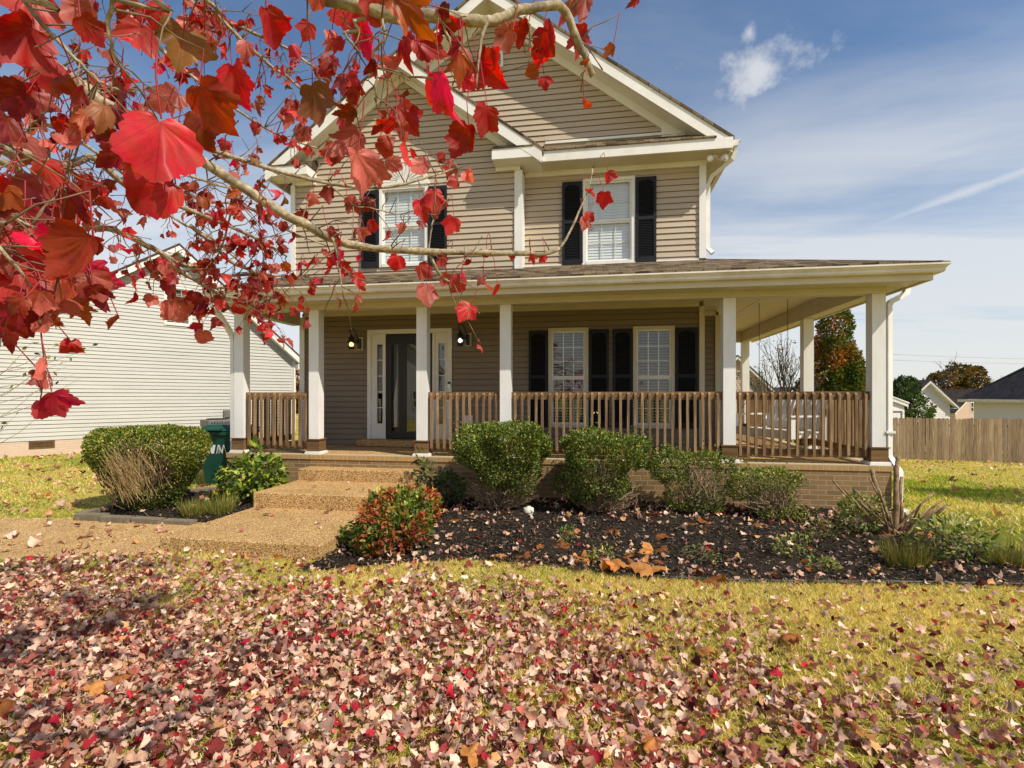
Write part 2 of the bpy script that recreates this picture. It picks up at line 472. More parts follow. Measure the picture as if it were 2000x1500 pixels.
M = {}
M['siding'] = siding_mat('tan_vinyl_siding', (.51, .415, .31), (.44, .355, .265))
M['siding_shade'] = siding_mat('shaded_tan_vinyl_siding', (.255, .20, .145), (.215, .165, .12))  # same tan siding with the porch shade darkened into its colour
M['neighbour_siding'] = siding_mat('cream_vinyl_siding', (.56, .555, .52), (.48, .475, .445))
M['far_siding'] = siding_mat('white_vinyl_siding', (.84, .82, .78), (.77, .75, .71))
M['white'] = simple('white_trim_paint', (.82, .81, .78), .45, .06, 3, .35, dirt=(.62, .57, .46))
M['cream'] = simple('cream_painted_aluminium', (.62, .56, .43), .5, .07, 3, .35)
M['column_white'] = simple('white_column_wrap', (.82, .82, .81), .4, .05, 4, .4, (1, 1, .3), dirt=(.60, .57, .50))
M['gutter'] = simple('off_white_gutter_enamel', (.78, .73, .64), .35, .08, 5, .5, dirt=(.5, .42, .32))
M['shutter'] = simple('charcoal_shutter_vinyl', (.015, .016, .021), .5, .2, 8, .22)
M['brick'] = brick_mat('brown_face_brick', [(.075, .05, .035), (.17, .10, .05), (.26, .16, .07), (.33, .20, .085), (.20, .13, .07)], (.38, .31, .2))
M['rowlock'] = brick_mat('golden_rowlock_brick', [(.26, .155, .06), (.36, .22, .085), (.42, .26, .10), (.33, .19, .075)], (.46, .38, .25), .075, .3, 0.0)
M['pale_brick'] = brick_mat('pale_pink_brick', [(.45, .30, .21), (.55, .38, .28), (.60, .45, .34), (.50, .33, .24)], (.62, .56, .48))
M['aggregate'] = aggregate_mat('exposed_aggregate_concrete')
M['rail_wood'] = wood_mat('weathered_rail_wood', (.075, .045, .024), (.185, .11, .055), (.33, .21, .115), 'X')
M['post_wood'] = wood_mat('weathered_baluster_wood', (.10, .06, .03), (.25, .155, .08), (.44, .30, .17), 'Z')
M['dark_wood'] = wood_mat('brown_post_base_wood', (.06, .035, .018), (.16, .09, .04), (.27, .16, .08), 'X')
M['fence_wood'] = wood_mat('weathered_fence_wood', (.17, .11, .065), (.33, .24, .15), (.47, .37, .26), 'Z')
M['shingle'] = shingle_mat('brown_asphalt_shingle', [(.014, .011, .009), (.060, .042, .026), (.15, .105, .06), (.21, .16, .10), (.07, .066, .03)])
M['shingle_dark'] = shingle_mat('charcoal_asphalt_shingle', [(.014, .014, .018), (.03, .03, .036), (.05, .048, .05)])
M['shingle_grey'] = shingle_mat('grey_brown_asphalt_shingle', [(.04, .03, .026), (.075, .06, .05), (.11, .09, .075)])
M['glass'] = glass_mat('window_glass', (.93, .95, .95), .9)
M['door_glass'] = glass_mat('storm_door_glass', (.35, .35, .35), .9, .13)
M['dark_room'] = simple('unlit_room', (.02, .018, .016), .9, .2, 3)
M['blind'] = simple('white_window_blind', (.80, .82, .82), .6, .05, 9)
M['blind_dim'] = simple('dimmed_white_window_blind', (.34, .30, .25), .6, .1, 9)  # white blind with the dimness of the window put into its colour
M['black_door'] = simple('black_brown_door_paint', (.012, .010, .011), .4, .2, 10, .45)
M['black_metal'] = simple('black_lantern_metal', (.01, .01, .01), .4, .2, 20, .5)
M['steel'] = simple('brushed_nickel', (.55, .54, .52), .3, .1, 20, .5, metal=1.0)
M['bulb_warm'] = emit_mat('warm_bulb', (1, .62, .2), 5.0)
M['bulb_white'] = emit_mat('cool_bulb', (.95, .98, 1), 2.2)
M['lamp_glass'] = glass_mat('lantern_glass', (.9, .9, .88), .6)
M['flood_lens'] = simple('floodlight_lens', (.95, .93, .85), .25, .03, 5, .6)
M['bin_green'] = simple('green_bin_plastic', (.005, .062, .042), .45, .15, 9, .4, dirt=(.03, .08, .06))
M['bin_dark'] = simple('dark_rubber', (.012, .012, .012), .7, .2, 10)
M['ac'] = simple('grey_condenser_metal', (.16, .16, .15), .5, .15, 12, .4)
M['mulch'] = simple('black_bark_mulch', (.034, .026, .020), .95, .7, 40, .1, bmp=1.0)
M['block'] = simple('weathered_edging_concrete', (.22, .185, .13), .9, .3, 14, .1, bmp=.6, dirt=(.08, .06, .04))
M['rubber'] = simple('dark_plastic_edging', (.06, .065, .06), .6, .3, 10)
M['lawn'] = lawn_mat('mixed_lawn_soil')
M['grass'] = leaf_mat('grass_blades', .38, .7, spec=.12, tval=1.35)
M['litter'] = leaf_mat('fallen_leaf', .14, .75, (.66, .46, .37), .40, spec=.15, spots=.5)
M['maple'] = leaf_mat('red_maple_leaf', .45, .45, (.62, .17, .13), .26, spec=.35, spots=.7, veins=True, tsat=1.2, tval=1.5)
M['dry_leaf'] = leaf_mat('large_dry_leaf', .15, .7, (.50, .30, .14), .3, spec=.2, spots=.5, veins=True)
M['boxwood'] = leaf_mat('glossy_evergreen_leaf', .22, .48, spec=.35)
M['softleaf'] = leaf_mat('soft_leaf', .3, .5, spec=.35)
M['tree_leaf'] = leaf_mat('tree_leaf', .25, .7, spec=.15)
M['chip'] = leaf_mat('mulch_chip', 0.0, .85, spec=.2)
def bark_mat(name, c0, c1, c2, sc=30):
    m, nt, out = nt_new(name); b = pbsdf(nt, out, .85, .2)
    v = coords(nt); n = nd(nt, 'ShaderNodeTexNoise', Scale=sc, Detail=8.0, Roughness=.7, Distortion=.6); nt.links.new(v, n.inputs['Vector'])
    cc = ramp(nt, n.outputs[0], [(.3, c0), (.5, c1), (.68, c2)])
    n2 = nd(nt, 'ShaderNodeTexNoise', Scale=sc * .3, Detail=5.0); nt.links.new(v, n2.inputs['Vector'])
    cc = mix(nt, ramp(nt, n2.outputs[0], [(.5, (0, 0, 0)), (.62, (.7, .7, .7))]), cc, tuple(x * .35 for x in c1))
    nt.links.new(cc, b.inputs['Base Color']); bump(nt, n.outputs[0], b, .7, .004); return m
M['maple_bark'] = bark_mat('maple_bark', (.16, .12, .075), (.38, .31, .20), (.60, .52, .38), 60)
M['twig'] = simple('brown_twig', (.22, .15, .09), .8, .4, 40)
M['dry_twig'] = simple('bare_grey_brown_twig', (.34, .25, .15), .85, .4, 40)
M['red_stem'] = simple('red_leaf_stalk', (.36, .03, .03), .6, .2, 30)
M['tree_bark'] = bark_mat('grey_tree_bark', (.03, .024, .018), (.075, .06, .045), (.14, .115, .09), 12)
M['cane'] = bark_mat('cut_cane_bark', (.16, .10, .05), (.30, .20, .11), (.45, .32, .19), 45)
M['soil_white'] = simple('off_white_plastic', (.72, .68, .58), .5, .1, 12, .4)
M['swing_white'] = simple('worn_white_swing_paint', (.78, .76, .74), .5, .08, 14, .35)
M['chain'] = simple('dark_chain_steel', (.10, .10, .09), .4, .3, 60, .5, metal=.7)
M['wire'] = simple('bright_cable', (.62, .60, .54), .5, .1, 4)
M['sticker'] = simple('red_round_sticker', (.22, .05, .07), .5, .2, 60)
M['sticker_pale'] = simple('pale_sticker_band', (.45, .42, .42), .5, .1, 60)

# world positions measured for the tree and the loose leaves
BRANCHES = {
 'A': [(-1.894, 1.159, 2.595, 0.0217), (-1.703, 1.223, 2.513, 0.0214), (-1.665, 1.262, 2.511, 0.0211), (-1.625, 1.302, 2.501, 0.0207), (-1.565, 1.344, 2.456, 0.0202), (-1.526, 1.384, 2.419, 0.0198), (-1.484, 1.424, 2.393, 0.0192), (-1.381, 1.473, 2.339, 0.0187), (-1.289, 1.521, 2.281, 0.0181), (-1.176, 1.573, 2.206, 0.0175), (-1.058, 1.625, 2.127, 0.0169), (-1.006, 1.667, 2.106, 0.0162), (-0.951, 1.709, 2.076, 0.0155), (-0.894, 1.751, 2.06, 0.0147), (-0.759, 1.806, 2.049, 0.0139), (-0.619, 1.862, 2.05, 0.0131), (-0.513, 1.912, 2.058, 0.0122), (-0.403, 1.963, 2.063, 0.0113), (-0.289, 2.015, 2.07, 0.0104), (-0.208, 2.061, 2.077, 0.0094), (-0.149, 2.104, 2.107, 0.0084)],
 'A2': [(-0.149, 2.104, 2.107, 0.0063), (-0.108, 2.123, 2.176, 0.0054), (-0.071, 2.142, 2.265, 0.0045), (-0.034, 2.161, 2.355, 0.0036), (-0.013, 2.177, 2.457, 0.0027)],
 'E': [(-1.672, 1.347, 2.527, 0.0128), (-1.683, 1.428, 2.543, 0.0125), (-1.693, 1.509, 2.546, 0.012), (-1.646, 1.6, 2.515, 0.0115), (-1.586, 1.693, 2.489, 0.0109), (-1.503, 1.789, 2.474, 0.0101), (-1.391, 1.891, 2.456, 0.0093), (-1.265, 1.994, 2.439, 0.0084), (-1.095, 2.105, 2.431, 0.0074), (-0.931, 2.215, 2.456, 0.0063), (-0.749, 2.328, 2.547, 0.0051), (-0.688, 2.421, 2.612, 0.0037)],
 'F': [(-1.584, 1.007, 2.169, 0.015), (-1.577, 1.132, 2.166, 0.0152), (-1.644, 1.246, 2.206, 0.0152), (-1.718, 1.358, 2.244, 0.015), (-1.79, 1.471, 2.289, 0.0146), (-1.857, 1.584, 2.357, 0.0139), (-1.911, 1.699, 2.422, 0.013), (-1.898, 1.826, 2.361, 0.0119), (-1.837, 1.96, 2.348, 0.0106), (-1.729, 2.102, 2.312, 0.009), (-1.611, 2.246, 2.261, 0.0072), (-1.55, 2.381, 2.215, 0.0052)],
 'G': [(-1.901, 1.208, 2.242, 0.0135), (-1.823, 1.309, 2.23, 0.0135), (-1.856, 1.391, 2.231, 0.0135), (-1.865, 1.478, 2.213, 0.0134), (-1.866, 1.565, 2.189, 0.0132), (-1.874, 1.652, 2.146, 0.0129), (-1.882, 1.738, 2.161, 0.0125), (-1.852, 1.831, 2.138, 0.0121), (-1.853, 1.919, 2.125, 0.0116), (-1.854, 2.006, 2.104, 0.0109), (-1.852, 2.095, 2.103, 0.0103), (-1.811, 2.189, 2.096, 0.0095), (-1.815, 2.276, 2.102, 0.0086), (-1.708, 2.382, 2.13, 0.0077), (-1.649, 2.479, 2.14, 0.0067), (-1.558, 2.582, 2.161, 0.0056)],
 'G2': [(-1.774, 1.837, 2.099, 0.0095), (-1.765, 1.923, 2.046, 0.0086), (-1.754, 2.009, 2.015, 0.0077), (-1.749, 2.095, 1.996, 0.0068), (-1.743, 2.18, 1.975, 0.0057), (-1.726, 2.267, 1.981, 0.0045), (-1.704, 2.355, 1.947, 0.0032)],
 'H': [(-1.487, 1.682, 2.321, 0.0057), (-1.454, 1.768, 2.322, 0.0053), (-1.441, 1.851, 2.322, 0.0049), (-1.518, 1.92, 2.217, 0.0045), (-1.608, 1.986, 2.133, 0.004), (-1.689, 2.054, 2.178, 0.0034)],
 'H2': [(-1.722, 1.947, 2.237, 0.0088), (-1.689, 2.054, 2.179, 0.0086), (-1.703, 2.153, 2.141, 0.0084), (-1.668, 2.26, 2.12, 0.0081), (-1.691, 2.357, 2.124, 0.0078)],
 'I': [(-0.96, 0.704, 2.193, 0.0043), (-0.954, 0.719, 2.17, 0.004), (-0.935, 0.737, 2.137, 0.0036), (-0.911, 0.755, 2.107, 0.0033), (-0.903, 0.771, 2.09, 0.003), (-0.893, 0.787, 2.076, 0.0026), (-0.876, 0.805, 2.066, 0.0023), (-0.862, 0.821, 2.063, 0.0019)],
 'J': [(-0.649, 0.603, 2.084, 0.0038), (-0.666, 0.613, 2.052, 0.0034), (-0.683, 0.623, 2.029, 0.0029), (-0.688, 0.634, 2.009, 0.0024), (-0.693, 0.646, 1.992, 0.0019)],
 'K': [(-1.646, 1.757, 3.11, 0.01), (-1.643, 1.859, 3.128, 0.0093), (-1.594, 1.968, 3.128, 0.0084), (-1.507, 2.084, 3.131, 0.0075), (-1.43, 2.197, 3.132, 0.0064), (-1.342, 2.313, 3.1, 0.0052), (-1.244, 2.431, 3.107, 0.0039)],
 'L': [(-1.47, 1.684, 3.01, 0.0085), (-1.462, 1.767, 2.993, 0.0079), (-1.411, 1.856, 2.942, 0.0072), (-1.349, 1.947, 2.889, 0.0064), (-1.323, 2.033, 2.887, 0.0055), (-1.291, 2.119, 2.864, 0.0046)],
 'C': [(-0.735, 0.842, 2.312, 0.0143), (-0.652, 0.872, 2.297, 0.0139), (-0.546, 0.905, 2.275, 0.0136), (-0.456, 0.935, 2.261, 0.0133), (-0.404, 0.96, 2.254, 0.0129), (-0.369, 0.981, 2.266, 0.0125), (-0.323, 1.005, 2.276, 0.0121), (-0.276, 1.028, 2.281, 0.0117), (-0.232, 1.051, 2.288, 0.0113), (-0.209, 1.071, 2.304, 0.0108), (-0.168, 1.093, 2.333, 0.0104), (-0.126, 1.116, 2.354, 0.0099), (-0.081, 1.139, 2.37, 0.0094), (-0.061, 1.158, 2.348, 0.0089), (-0.039, 1.178, 2.306, 0.0083), (-0.022, 1.197, 2.276, 0.0078), (-0.007, 1.215, 2.252, 0.0072)],
 'C1': [(-0.413, 0.946, 2.24, 0.004), (-0.412, 0.959, 2.204, 0.0035), (-0.439, 0.967, 2.192, 0.0031), (-0.439, 0.979, 2.148, 0.0026), (-0.447, 0.991, 2.104, 0.0021)],
 'C2': [(-0.211, 0.979, 2.23, 0.0035), (-0.223, 0.977, 2.18, 0.003), (-0.226, 0.976, 2.145, 0.0025), (-0.231, 0.975, 2.105, 0.002)],
 'C3': [(-0.31, 1.013, 2.272, 0.0032), (-0.299, 1.015, 2.235, 0.0026), (-0.284, 1.017, 2.198, 0.0021)],
 'C4': [(-0.517, 0.929, 2.335, 0.0045), (-0.468, 0.937, 2.235, 0.004), (-0.458, 0.938, 2.215, 0.0035), (-0.486, 0.934, 2.213, 0.003), (-0.458, 0.938, 2.175, 0.0025)],
 'C5': [(-0.175, 1.137, 2.357, 0.0029), (-0.149, 1.158, 2.348, 0.0024), (-0.152, 1.174, 2.311, 0.002), (-0.153, 1.191, 2.28, 0.0015)],
 'A3': [(-0.913, 1.674, 2.058, 0.0054), (-0.895, 1.677, 1.995, 0.0044), (-0.888, 1.678, 1.941, 0.0033), (-0.881, 1.68, 1.887, 0.0022)],
 'A4': [(-0.627, 1.873, 2.054, 0.0078), (-0.604, 1.877, 1.997, 0.0062), (-0.575, 1.882, 1.949, 0.0046), (-0.546, 1.886, 1.939, 0.0029)],
 'A5': [(-0.627, 1.873, 2.054, 0.0039), (-0.62, 1.874, 2.124, 0.0034), (-0.612, 1.876, 2.173, 0.0029)],
 'N': [(-0.941, 0.575, 1.842, 0.0043), (-0.886, 0.611, 1.791, 0.0039), (-0.872, 0.639, 1.774, 0.0034), (-0.869, 0.666, 1.763, 0.0029), (-0.857, 0.694, 1.753, 0.0023), (-0.851, 0.722, 1.734, 0.0017)],
 'O': [(-0.887, 0.564, 1.748, 0.0035), (-0.837, 0.589, 1.719, 0.0029), (-0.821, 0.609, 1.687, 0.0022), (-0.817, 0.626, 1.661, 0.0015)],
 'Q': [(-1.167, 2.139, 2.443, 0.0046), (-1.088, 2.178, 2.372, 0.0041), (-1.03, 2.213, 2.369, 0.0035), (-0.947, 2.251, 2.355, 0.003), (-0.886, 2.287, 2.352, 0.0024)],
 'S': [(-2.378, 2.143, 3.513, 0.0112), (-2.305, 2.24, 3.399, 0.0103), (-2.195, 2.342, 3.273, 0.0093), (-2.073, 2.447, 3.164, 0.0083), (-1.94, 2.553, 3.073, 0.0071), (-1.796, 2.661, 2.996, 0.0058), (-1.61, 2.776, 2.955, 0.0045)],
 'T': [(-3.192, 2.111, 3.125, 0.0117), (-3.032, 2.273, 3.003, 0.0109), (-2.925, 2.425, 2.976, 0.01), (-2.765, 2.587, 2.835, 0.009), (-2.579, 2.752, 2.612, 0.0078), (-2.398, 2.917, 2.496, 0.0065), (-2.161, 3.091, 2.231, 0.0051)],
 'U': [(-2.657, 1.794, 2.479, 0.0088), (-2.588, 1.94, 2.387, 0.0074), (-2.541, 2.083, 2.289, 0.0058), (-2.473, 2.229, 2.267, 0.0039)],
 'V': [(-1.961, 2.009, 2.523, 0.008), (-1.833, 2.131, 2.424, 0.0072), (-1.712, 2.253, 2.438, 0.0063), (-1.55, 2.381, 2.345, 0.0052), (-1.396, 2.507, 2.296, 0.0041)],
}
HERO = [
 (-0.979,0.730,2.111,0.0840,'r'),
 (-1.288,0.940,2.165,0.0840,'d'),
 (-2.924,2.290,3.072,0.1503,'d'),
 (-1.008,0.986,2.295,0.0840,'r'),
 (-0.806,0.891,2.191,0.0840,'o'),
 (-2.325,2.237,3.450,0.1550,'r'),
 (-2.177,2.261,3.425,0.1421,'r'),
 (-1.087,1.024,2.182,0.0840,'w'),
 (-1.033,1.088,2.226,0.0840,'w'),
 (-0.645,0.784,1.996,0.0840,'w'),
 (-0.752,0.982,2.165,0.0840,'b'),
 (-0.546,0.567,1.815,0.0840,'b'),
 (-1.205,1.120,2.111,0.0840,'d'),
 (-0.749,0.767,1.851,0.0840,'r'),
 (-1.057,1.144,2.104,0.0840,'w'),
 (-0.742,1.080,2.354,0.0840,'r'),
 (-0.572,0.985,2.107,0.0840,'o'),
 (-0.507,0.981,2.083,0.0504,'w'),
 (-0.534,1.045,2.053,0.0840,'p'),
 (-0.441,0.914,1.928,0.0840,'p'),
 (-1.216,2.435,3.060,0.1170,'d'),
 (-0.526,1.065,2.349,0.0840,'r'),
 (-0.296,0.787,2.119,0.0840,'n'),
 (-0.526,1.116,2.330,0.0840,'c'),
 (-0.379,1.140,2.307,0.0840,'r'),
 (-0.253,0.849,2.014,0.0840,'c'),
 (-0.505,1.234,2.325,0.0840,'p'),
 (-0.458,1.182,2.350,0.0840,'r'),
 (-0.234,1.113,2.222,0.0840,'r'),
 (-0.216,0.978,2.040,0.0580,'r'),
 (-0.323,1.227,2.132,0.0840,'r'),
 (-0.493,1.292,2.238,0.0840,'r'),
 (-0.427,0.994,2.053,0.0546,'r'),
 (-0.177,1.153,2.332,0.0677,'r'),
 (-0.110,1.181,2.325,0.0710,'r'),
 (-0.039,1.260,2.369,0.0775,'r'),
 (-0.193,1.074,2.263,0.0545,'p'),
 (-0.047,1.227,2.434,0.0840,'p'),
 (0.090,1.281,2.461,0.0325,'r'),
 (-0.117,1.197,2.238,0.0312,'r'),
 (-0.147,1.192,2.262,0.0312,'n'),
 (0.030,1.205,2.301,0.0332,'n'),
 (-0.546,1.886,2.153,0.0702,'b'),
 (-0.604,1.877,2.241,0.1014,'r'),
 (-0.652,1.869,2.216,0.0877,'r'),
 (-0.633,1.872,1.890,0.0897,'p'),
 (-0.489,1.896,1.822,0.0819,'r'),
 (-0.521,1.891,1.929,0.0702,'r'),
 (-0.824,1.689,1.914,0.0648,'r'),
 (-0.643,1.871,1.978,0.0702,'r'),
 (0.034,2.172,2.323,0.0684,'r'),
 (-0.023,2.162,2.349,0.0556,'r'),
 (0.055,2.188,2.418,0.0602,'r'),
 (-0.029,2.149,2.242,0.0553,'r'),
 (-0.046,2.146,2.218,0.0553,'p'),
 (-0.391,1.965,1.921,0.0521,'r'),
 (-1.130,0.838,1.899,0.0840,'d'),
 (-1.100,0.843,1.846,0.0840,'d'),
 (-0.850,0.627,1.678,0.0840,'r'),
 (-0.866,0.694,1.735,0.0840,'p'),
 (-0.756,0.642,1.708,0.0840,'w'),
 (-0.923,0.685,1.644,0.0840,'d'),
 (-0.920,0.801,1.716,0.0840,'c'),
 (-0.815,0.728,1.668,0.0425,'d'),
 (-1.210,1.003,1.939,0.0840,'d'),
 (-1.429,1.139,2.083,0.0840,'r'),
 (-1.921,1.995,2.070,0.0958,'d'),
 (-1.775,1.921,1.969,0.1135,'d'),
 (-1.765,2.008,1.937,0.0725,'d'),
 (-1.872,1.905,1.910,0.0590,'p'),
 (-1.832,1.997,1.885,0.1043,'p'),
 (-1.807,2.085,1.916,0.0893,'d'),
 (-1.844,2.163,1.787,0.0681,'p'),
 (-1.029,0.751,1.768,0.0840,'d'),
 (-1.534,1.382,2.347,0.0968,'d'),
 (-0.704,0.619,2.018,0.0399,'r'),
 (-0.725,0.616,2.047,0.0435,'p'),
 (-1.142,0.875,2.292,0.0840,'r'),
 (-1.696,1.343,2.500,0.0960,'r'),
 (-0.941,1.103,2.151,0.0840,'w'),
 (-1.645,1.858,3.012,0.1050,'p'),
 (-1.390,1.859,2.891,0.0824,'p'),
 (-1.405,2.100,3.213,0.1035,'r'),
 (-1.293,2.321,3.112,0.1000,'r'),
 (-1.336,2.213,3.216,0.0840,'r'),
 (-0.423,0.944,2.260,0.0600,'r'),
 (-0.305,1.014,2.272,0.0578,'r'),
 (-0.274,1.019,2.177,0.0630,'n'),
 (-0.428,1.247,2.286,0.0840,'r'),
 (-1.738,2.671,3.090,0.1050,'p'),
 (-1.699,2.761,3.045,0.1080,'w'),
 (-1.522,2.791,2.925,0.1260,'w'),
 (-0.908,2.219,2.563,0.0841,'p'),
 (-0.821,2.316,2.588,0.0919,'p'),
 (-0.701,2.418,2.612,0.0850,'p'),
 (-0.857,2.310,2.649,0.0484,'r'),
 (-0.738,2.412,2.663,0.0550,'r'),
 (-0.688,2.421,2.550,0.0600,'r'),
 (-1.006,2.216,2.287,0.0564,'r'),
 (-0.913,1.674,2.076,0.0504,'d'),
 (-0.895,1.677,1.995,0.0540,'c'),
 (-0.869,1.682,1.959,0.0468,'r'),
 (-1.189,2.136,2.409,0.0690,'d'),
 (-1.088,2.178,2.372,0.0930,'w'),
 (-1.030,2.213,2.381,0.0658,'d'),
 (-1.257,2.125,2.385,0.0598,'p'),
 (-1.024,1.664,2.142,0.0434,'d'),
 (-0.423,1.960,2.061,0.0320,'r'),
 (-0.249,2.021,2.049,0.0407,'r'),
 (-0.212,2.060,2.058,0.0372,'r'),
 (-0.329,2.008,2.060,0.0326,'r'),
 (-0.443,1.957,1.955,0.0441,'p'),
 (-0.570,1.883,1.949,0.0546,'p'),
 (-0.581,1.881,2.017,0.0507,'r'),
 (-0.989,0.758,1.732,0.0840,'r'),
 (-1.017,0.819,1.709,0.0840,'p'),
 (-1.025,0.752,1.695,0.0840,'d'),
 (-1.070,0.887,1.757,0.0840,'r'),
 (-1.142,0.875,1.820,0.0840,'c'),
 (-1.229,1.055,1.878,0.0840,'d'),
 (-1.255,0.946,1.676,0.0840,'r'),
 (-0.821,0.727,1.683,0.0510,'w'),
 (-1.327,1.039,1.897,0.0840,'w'),
 (-1.400,1.027,1.655,0.0840,'d'),
 (-0.857,0.694,1.727,0.0494,'d'),
 (-1.137,0.965,1.744,0.0840,'d'),
 (-1.288,0.940,1.903,0.0840,'r'),
 (-1.419,1.024,2.151,0.0840,'d'),
 (-1.659,1.243,2.225,0.0897,'p'),
 (-2.897,2.430,3.005,0.1720,'d'),
 (-1.730,1.503,2.496,0.1058,'r'),
 (-2.978,2.281,2.962,0.1503,'p'),
]
BIG_LEAVES = [
 (-2.38,5.11), (-2.15,5.11), (-1.73,6.56), (-0.74,7.21), (-0.25,5.77), (0.15,5.84), (-0.54,5.20), (-0.36,5.26), (0.66,5.75), (0.66,5.31), (-0.94,4.93), (-0.66,4.93), (0.25,5.08), (0.35,5.17), (0.41,4.95), (0.50,5.20), (0.58,4.98), (0.19,4.73), (0.30,4.69), (0.40,4.63), (0.50,4.73), (0.12,4.62), (-0.14,4.93), (1.04,6.26), (1.30,6.37), (1.86,6.35), (2.34,6.62), (1.84,5.08), (1.89,4.98), (1.52,4.83), (0.99,4.58), (0.90,4.75), (3.09,6.11), (3.45,6.22), (3.56,6.20), (3.10,5.39), (-1.96,5.72), (-2.00,6.23), (-1.16,6.66), (-1.68,6.01), (-3.36,4.65), (-3.11,4.61), (-3.55,4.67), (-2.23,4.37), (-2.59,2.43), (-2.63,2.35), (0.25,2.39), (1.19,3.48), (-0.52,2.20), (0.66,3.24), (1.21,2.60), (-2.92,2.14),]
SKY_S, CLOUD_S, SUN_E = .135, .86, 5.0
CUMULUS = [((0.2510, 0.8317, 0.4953), .055, (.75, .75, 1.5)), ((0.2265, 0.8097, 0.5413), .016, (1, 1, 1))]
TRAIL_N = (0.3275, 0.1249, -0.9366)

# ------------------------------------------------------------------ ground, paths, beds
def ground_grid():
    xs = np.concatenate([-np.geomspace(600, 14, 26), np.linspace(-13, 13, 105), np.geomspace(14, 600, 26)])
    ys = np.concatenate([-np.geomspace(300, 5, 18), np.linspace(-4.5, 30, 139), np.geomspace(31, 900, 28)])
    X, Y = np.meshgrid(xs, ys); Z = gz(X, Y)
    V = np.stack([X.ravel(), Y.ravel(), Z.ravel()], 1)
    nx, ny = len(xs), len(ys)
    i = np.arange(ny - 1)[:, None] * nx + np.arange(nx - 1)[None, :]
    F = np.stack([i, i + 1, i + 1 + nx, i + nx], -1).reshape(-1)
    return np_mesh('lawn', V, np.full((ny - 1) * (nx - 1), 4), F, smooth=True)


tag(link('lawn', ground_grid(), M['lawn']), kind='structure')


def inside(poly, x, y):
    x = np.asarray(x); y = np.asarray(y); r = np.zeros(x.shape, bool); n = len(poly)
    for i in range(n):
        (x0, y0), (x1, y1) = poly[i], poly[(i + 1) % n]
        c = ((y0 > y) != (y1 > y)) & (x < (x1 - x0) * (y - y0) / ((y1 - y0) if abs(y1 - y0) > 1e-9 else 1e-9) + x0)
        r ^= c
    return r


def patch(name, poly, mat, h, amp=0.0, step=.06):
    """a sheet over the ground clipped to a polygon (fine grid, ragged to within a cell)"""
    xs = np.arange(min(p[0] for p in poly), max(p[0] for p in poly) + step, step)
    ys = np.arange(min(p[1] for p in poly), max(p[1] for p in poly) + step, step)
    X, Y = np.meshgrid(xs, ys)
    Z = gz(X, Y) + h
    if amp: Z = Z + amp * lumps(np.stack([X.ravel(), Y.ravel(), X.ravel() * 0], 1), 5.0, 1).reshape(X.shape) + rng.normal(0, amp * .5, X.shape)
    nx = len(xs); ny = len(ys)
    cx = (X[:-1, :-1] + X[1:, 1:]) / 2; cy = (Y[:-1, :-1] + Y[1:, 1:]) / 2
    ok = inside(poly, cx, cy).ravel()
    i = (np.arange(ny - 1)[:, None] * nx + np.arange(nx - 1)[None, :]).ravel()[ok]
    F = np.stack([i, i + 1, i + 1 + nx, i + nx], -1).reshape(-1)
    me = np_mesh(name, np.stack([X.ravel(), Y.ravel(), Z.ravel()], 1), np.full(ok.sum(), 4), F, smooth=True)
    return tag(link(name, me, mat), kind='structure')


PATH = [(-4.40, 4.45), (-4.85, 4.36), (-5.28, 4.24), (-5.7, 4.05), (-6.5, 3.7), (-8, 2.8), (-9.5, 4.4), (-8.5, 5.1), (-7.5, 5.38), (-6.4, 5.45), (-5.34, 5.49), (-4.40, 5.6)]
BED_R = [(-2.65, 4.30), (-2.3, 4.42), (-1.77, 4.66), (-1.2, 4.80), (-.78, 4.77), (.16, 4.62), (1.03, 4.65), (1.87, 4.72), (2.51, 4.80), (3.04, 4.85), (3.6, 4.92), (4.6, 5.1), (4.5, 5.5), (4.05, 5.75), (3.87, 6.1), (3.82, 6.6), (3.84, 7.6), (3.6, 7.42), (-2.65, 7.42)]
BED_L = [(-6.42, 5.52), (-6.5, 6.27), (-6.57, 6.75), (-6.25, 7.1), (-5.86, 7.4), (-4.42, 7.42), (-4.42, 5.62), (-5.3, 5.58)]
pm = MB()
def sheet_poly(poly, h, th):
    m = MB(); top = [(x, y, float(gz(x, y)) + h) for x, y in poly]
    m.face(top)
    for i in range(len(top)):
        a, b = top[i], top[(i + 1) % len(top)]
        m.face([(a[0], a[1], a[2] - th), (b[0], b[1], b[2] - th), b, a])
    return m
o = sheet_poly(PATH, .02, .1).build('path', M['aggregate']); tag(o, kind='structure')
patch('mulch_bed', BED_R, M['mulch'], .02, .012)
patch('mulch_bed', BED_L, M['mulch'], .02, .012)

# steps: three slabs of exposed aggregate
st = empty('front_steps', (-3.52, 4.6, -.09), 'three wide golden exposed aggregate concrete steps leading up to the brick porch', 'steps')
def step(y0, y1, z0, z1, xl=-4.42, xr=-2.64):
    m = MB(); m.box(xl, xr, y0, y1, z0, z1); m.build('step', M['aggregate'], st, bevel=.012)
step(4.60, 6.06, -.3, .06); step(6.05, 7.06, -.25, .25); step(7.05, 7.372, -.2, .42, -4.41, -2.62)

# ------------------------------------------------------------------ house
house = empty('two_storey_house', (-1.87, 9.05, 0), 'tan two storey house with a white wraparound porch and twin front gables', 'house')
HB = lambda mb, name, mat, **k: mb.build(name, M[mat], house, **k)


GAP = .011


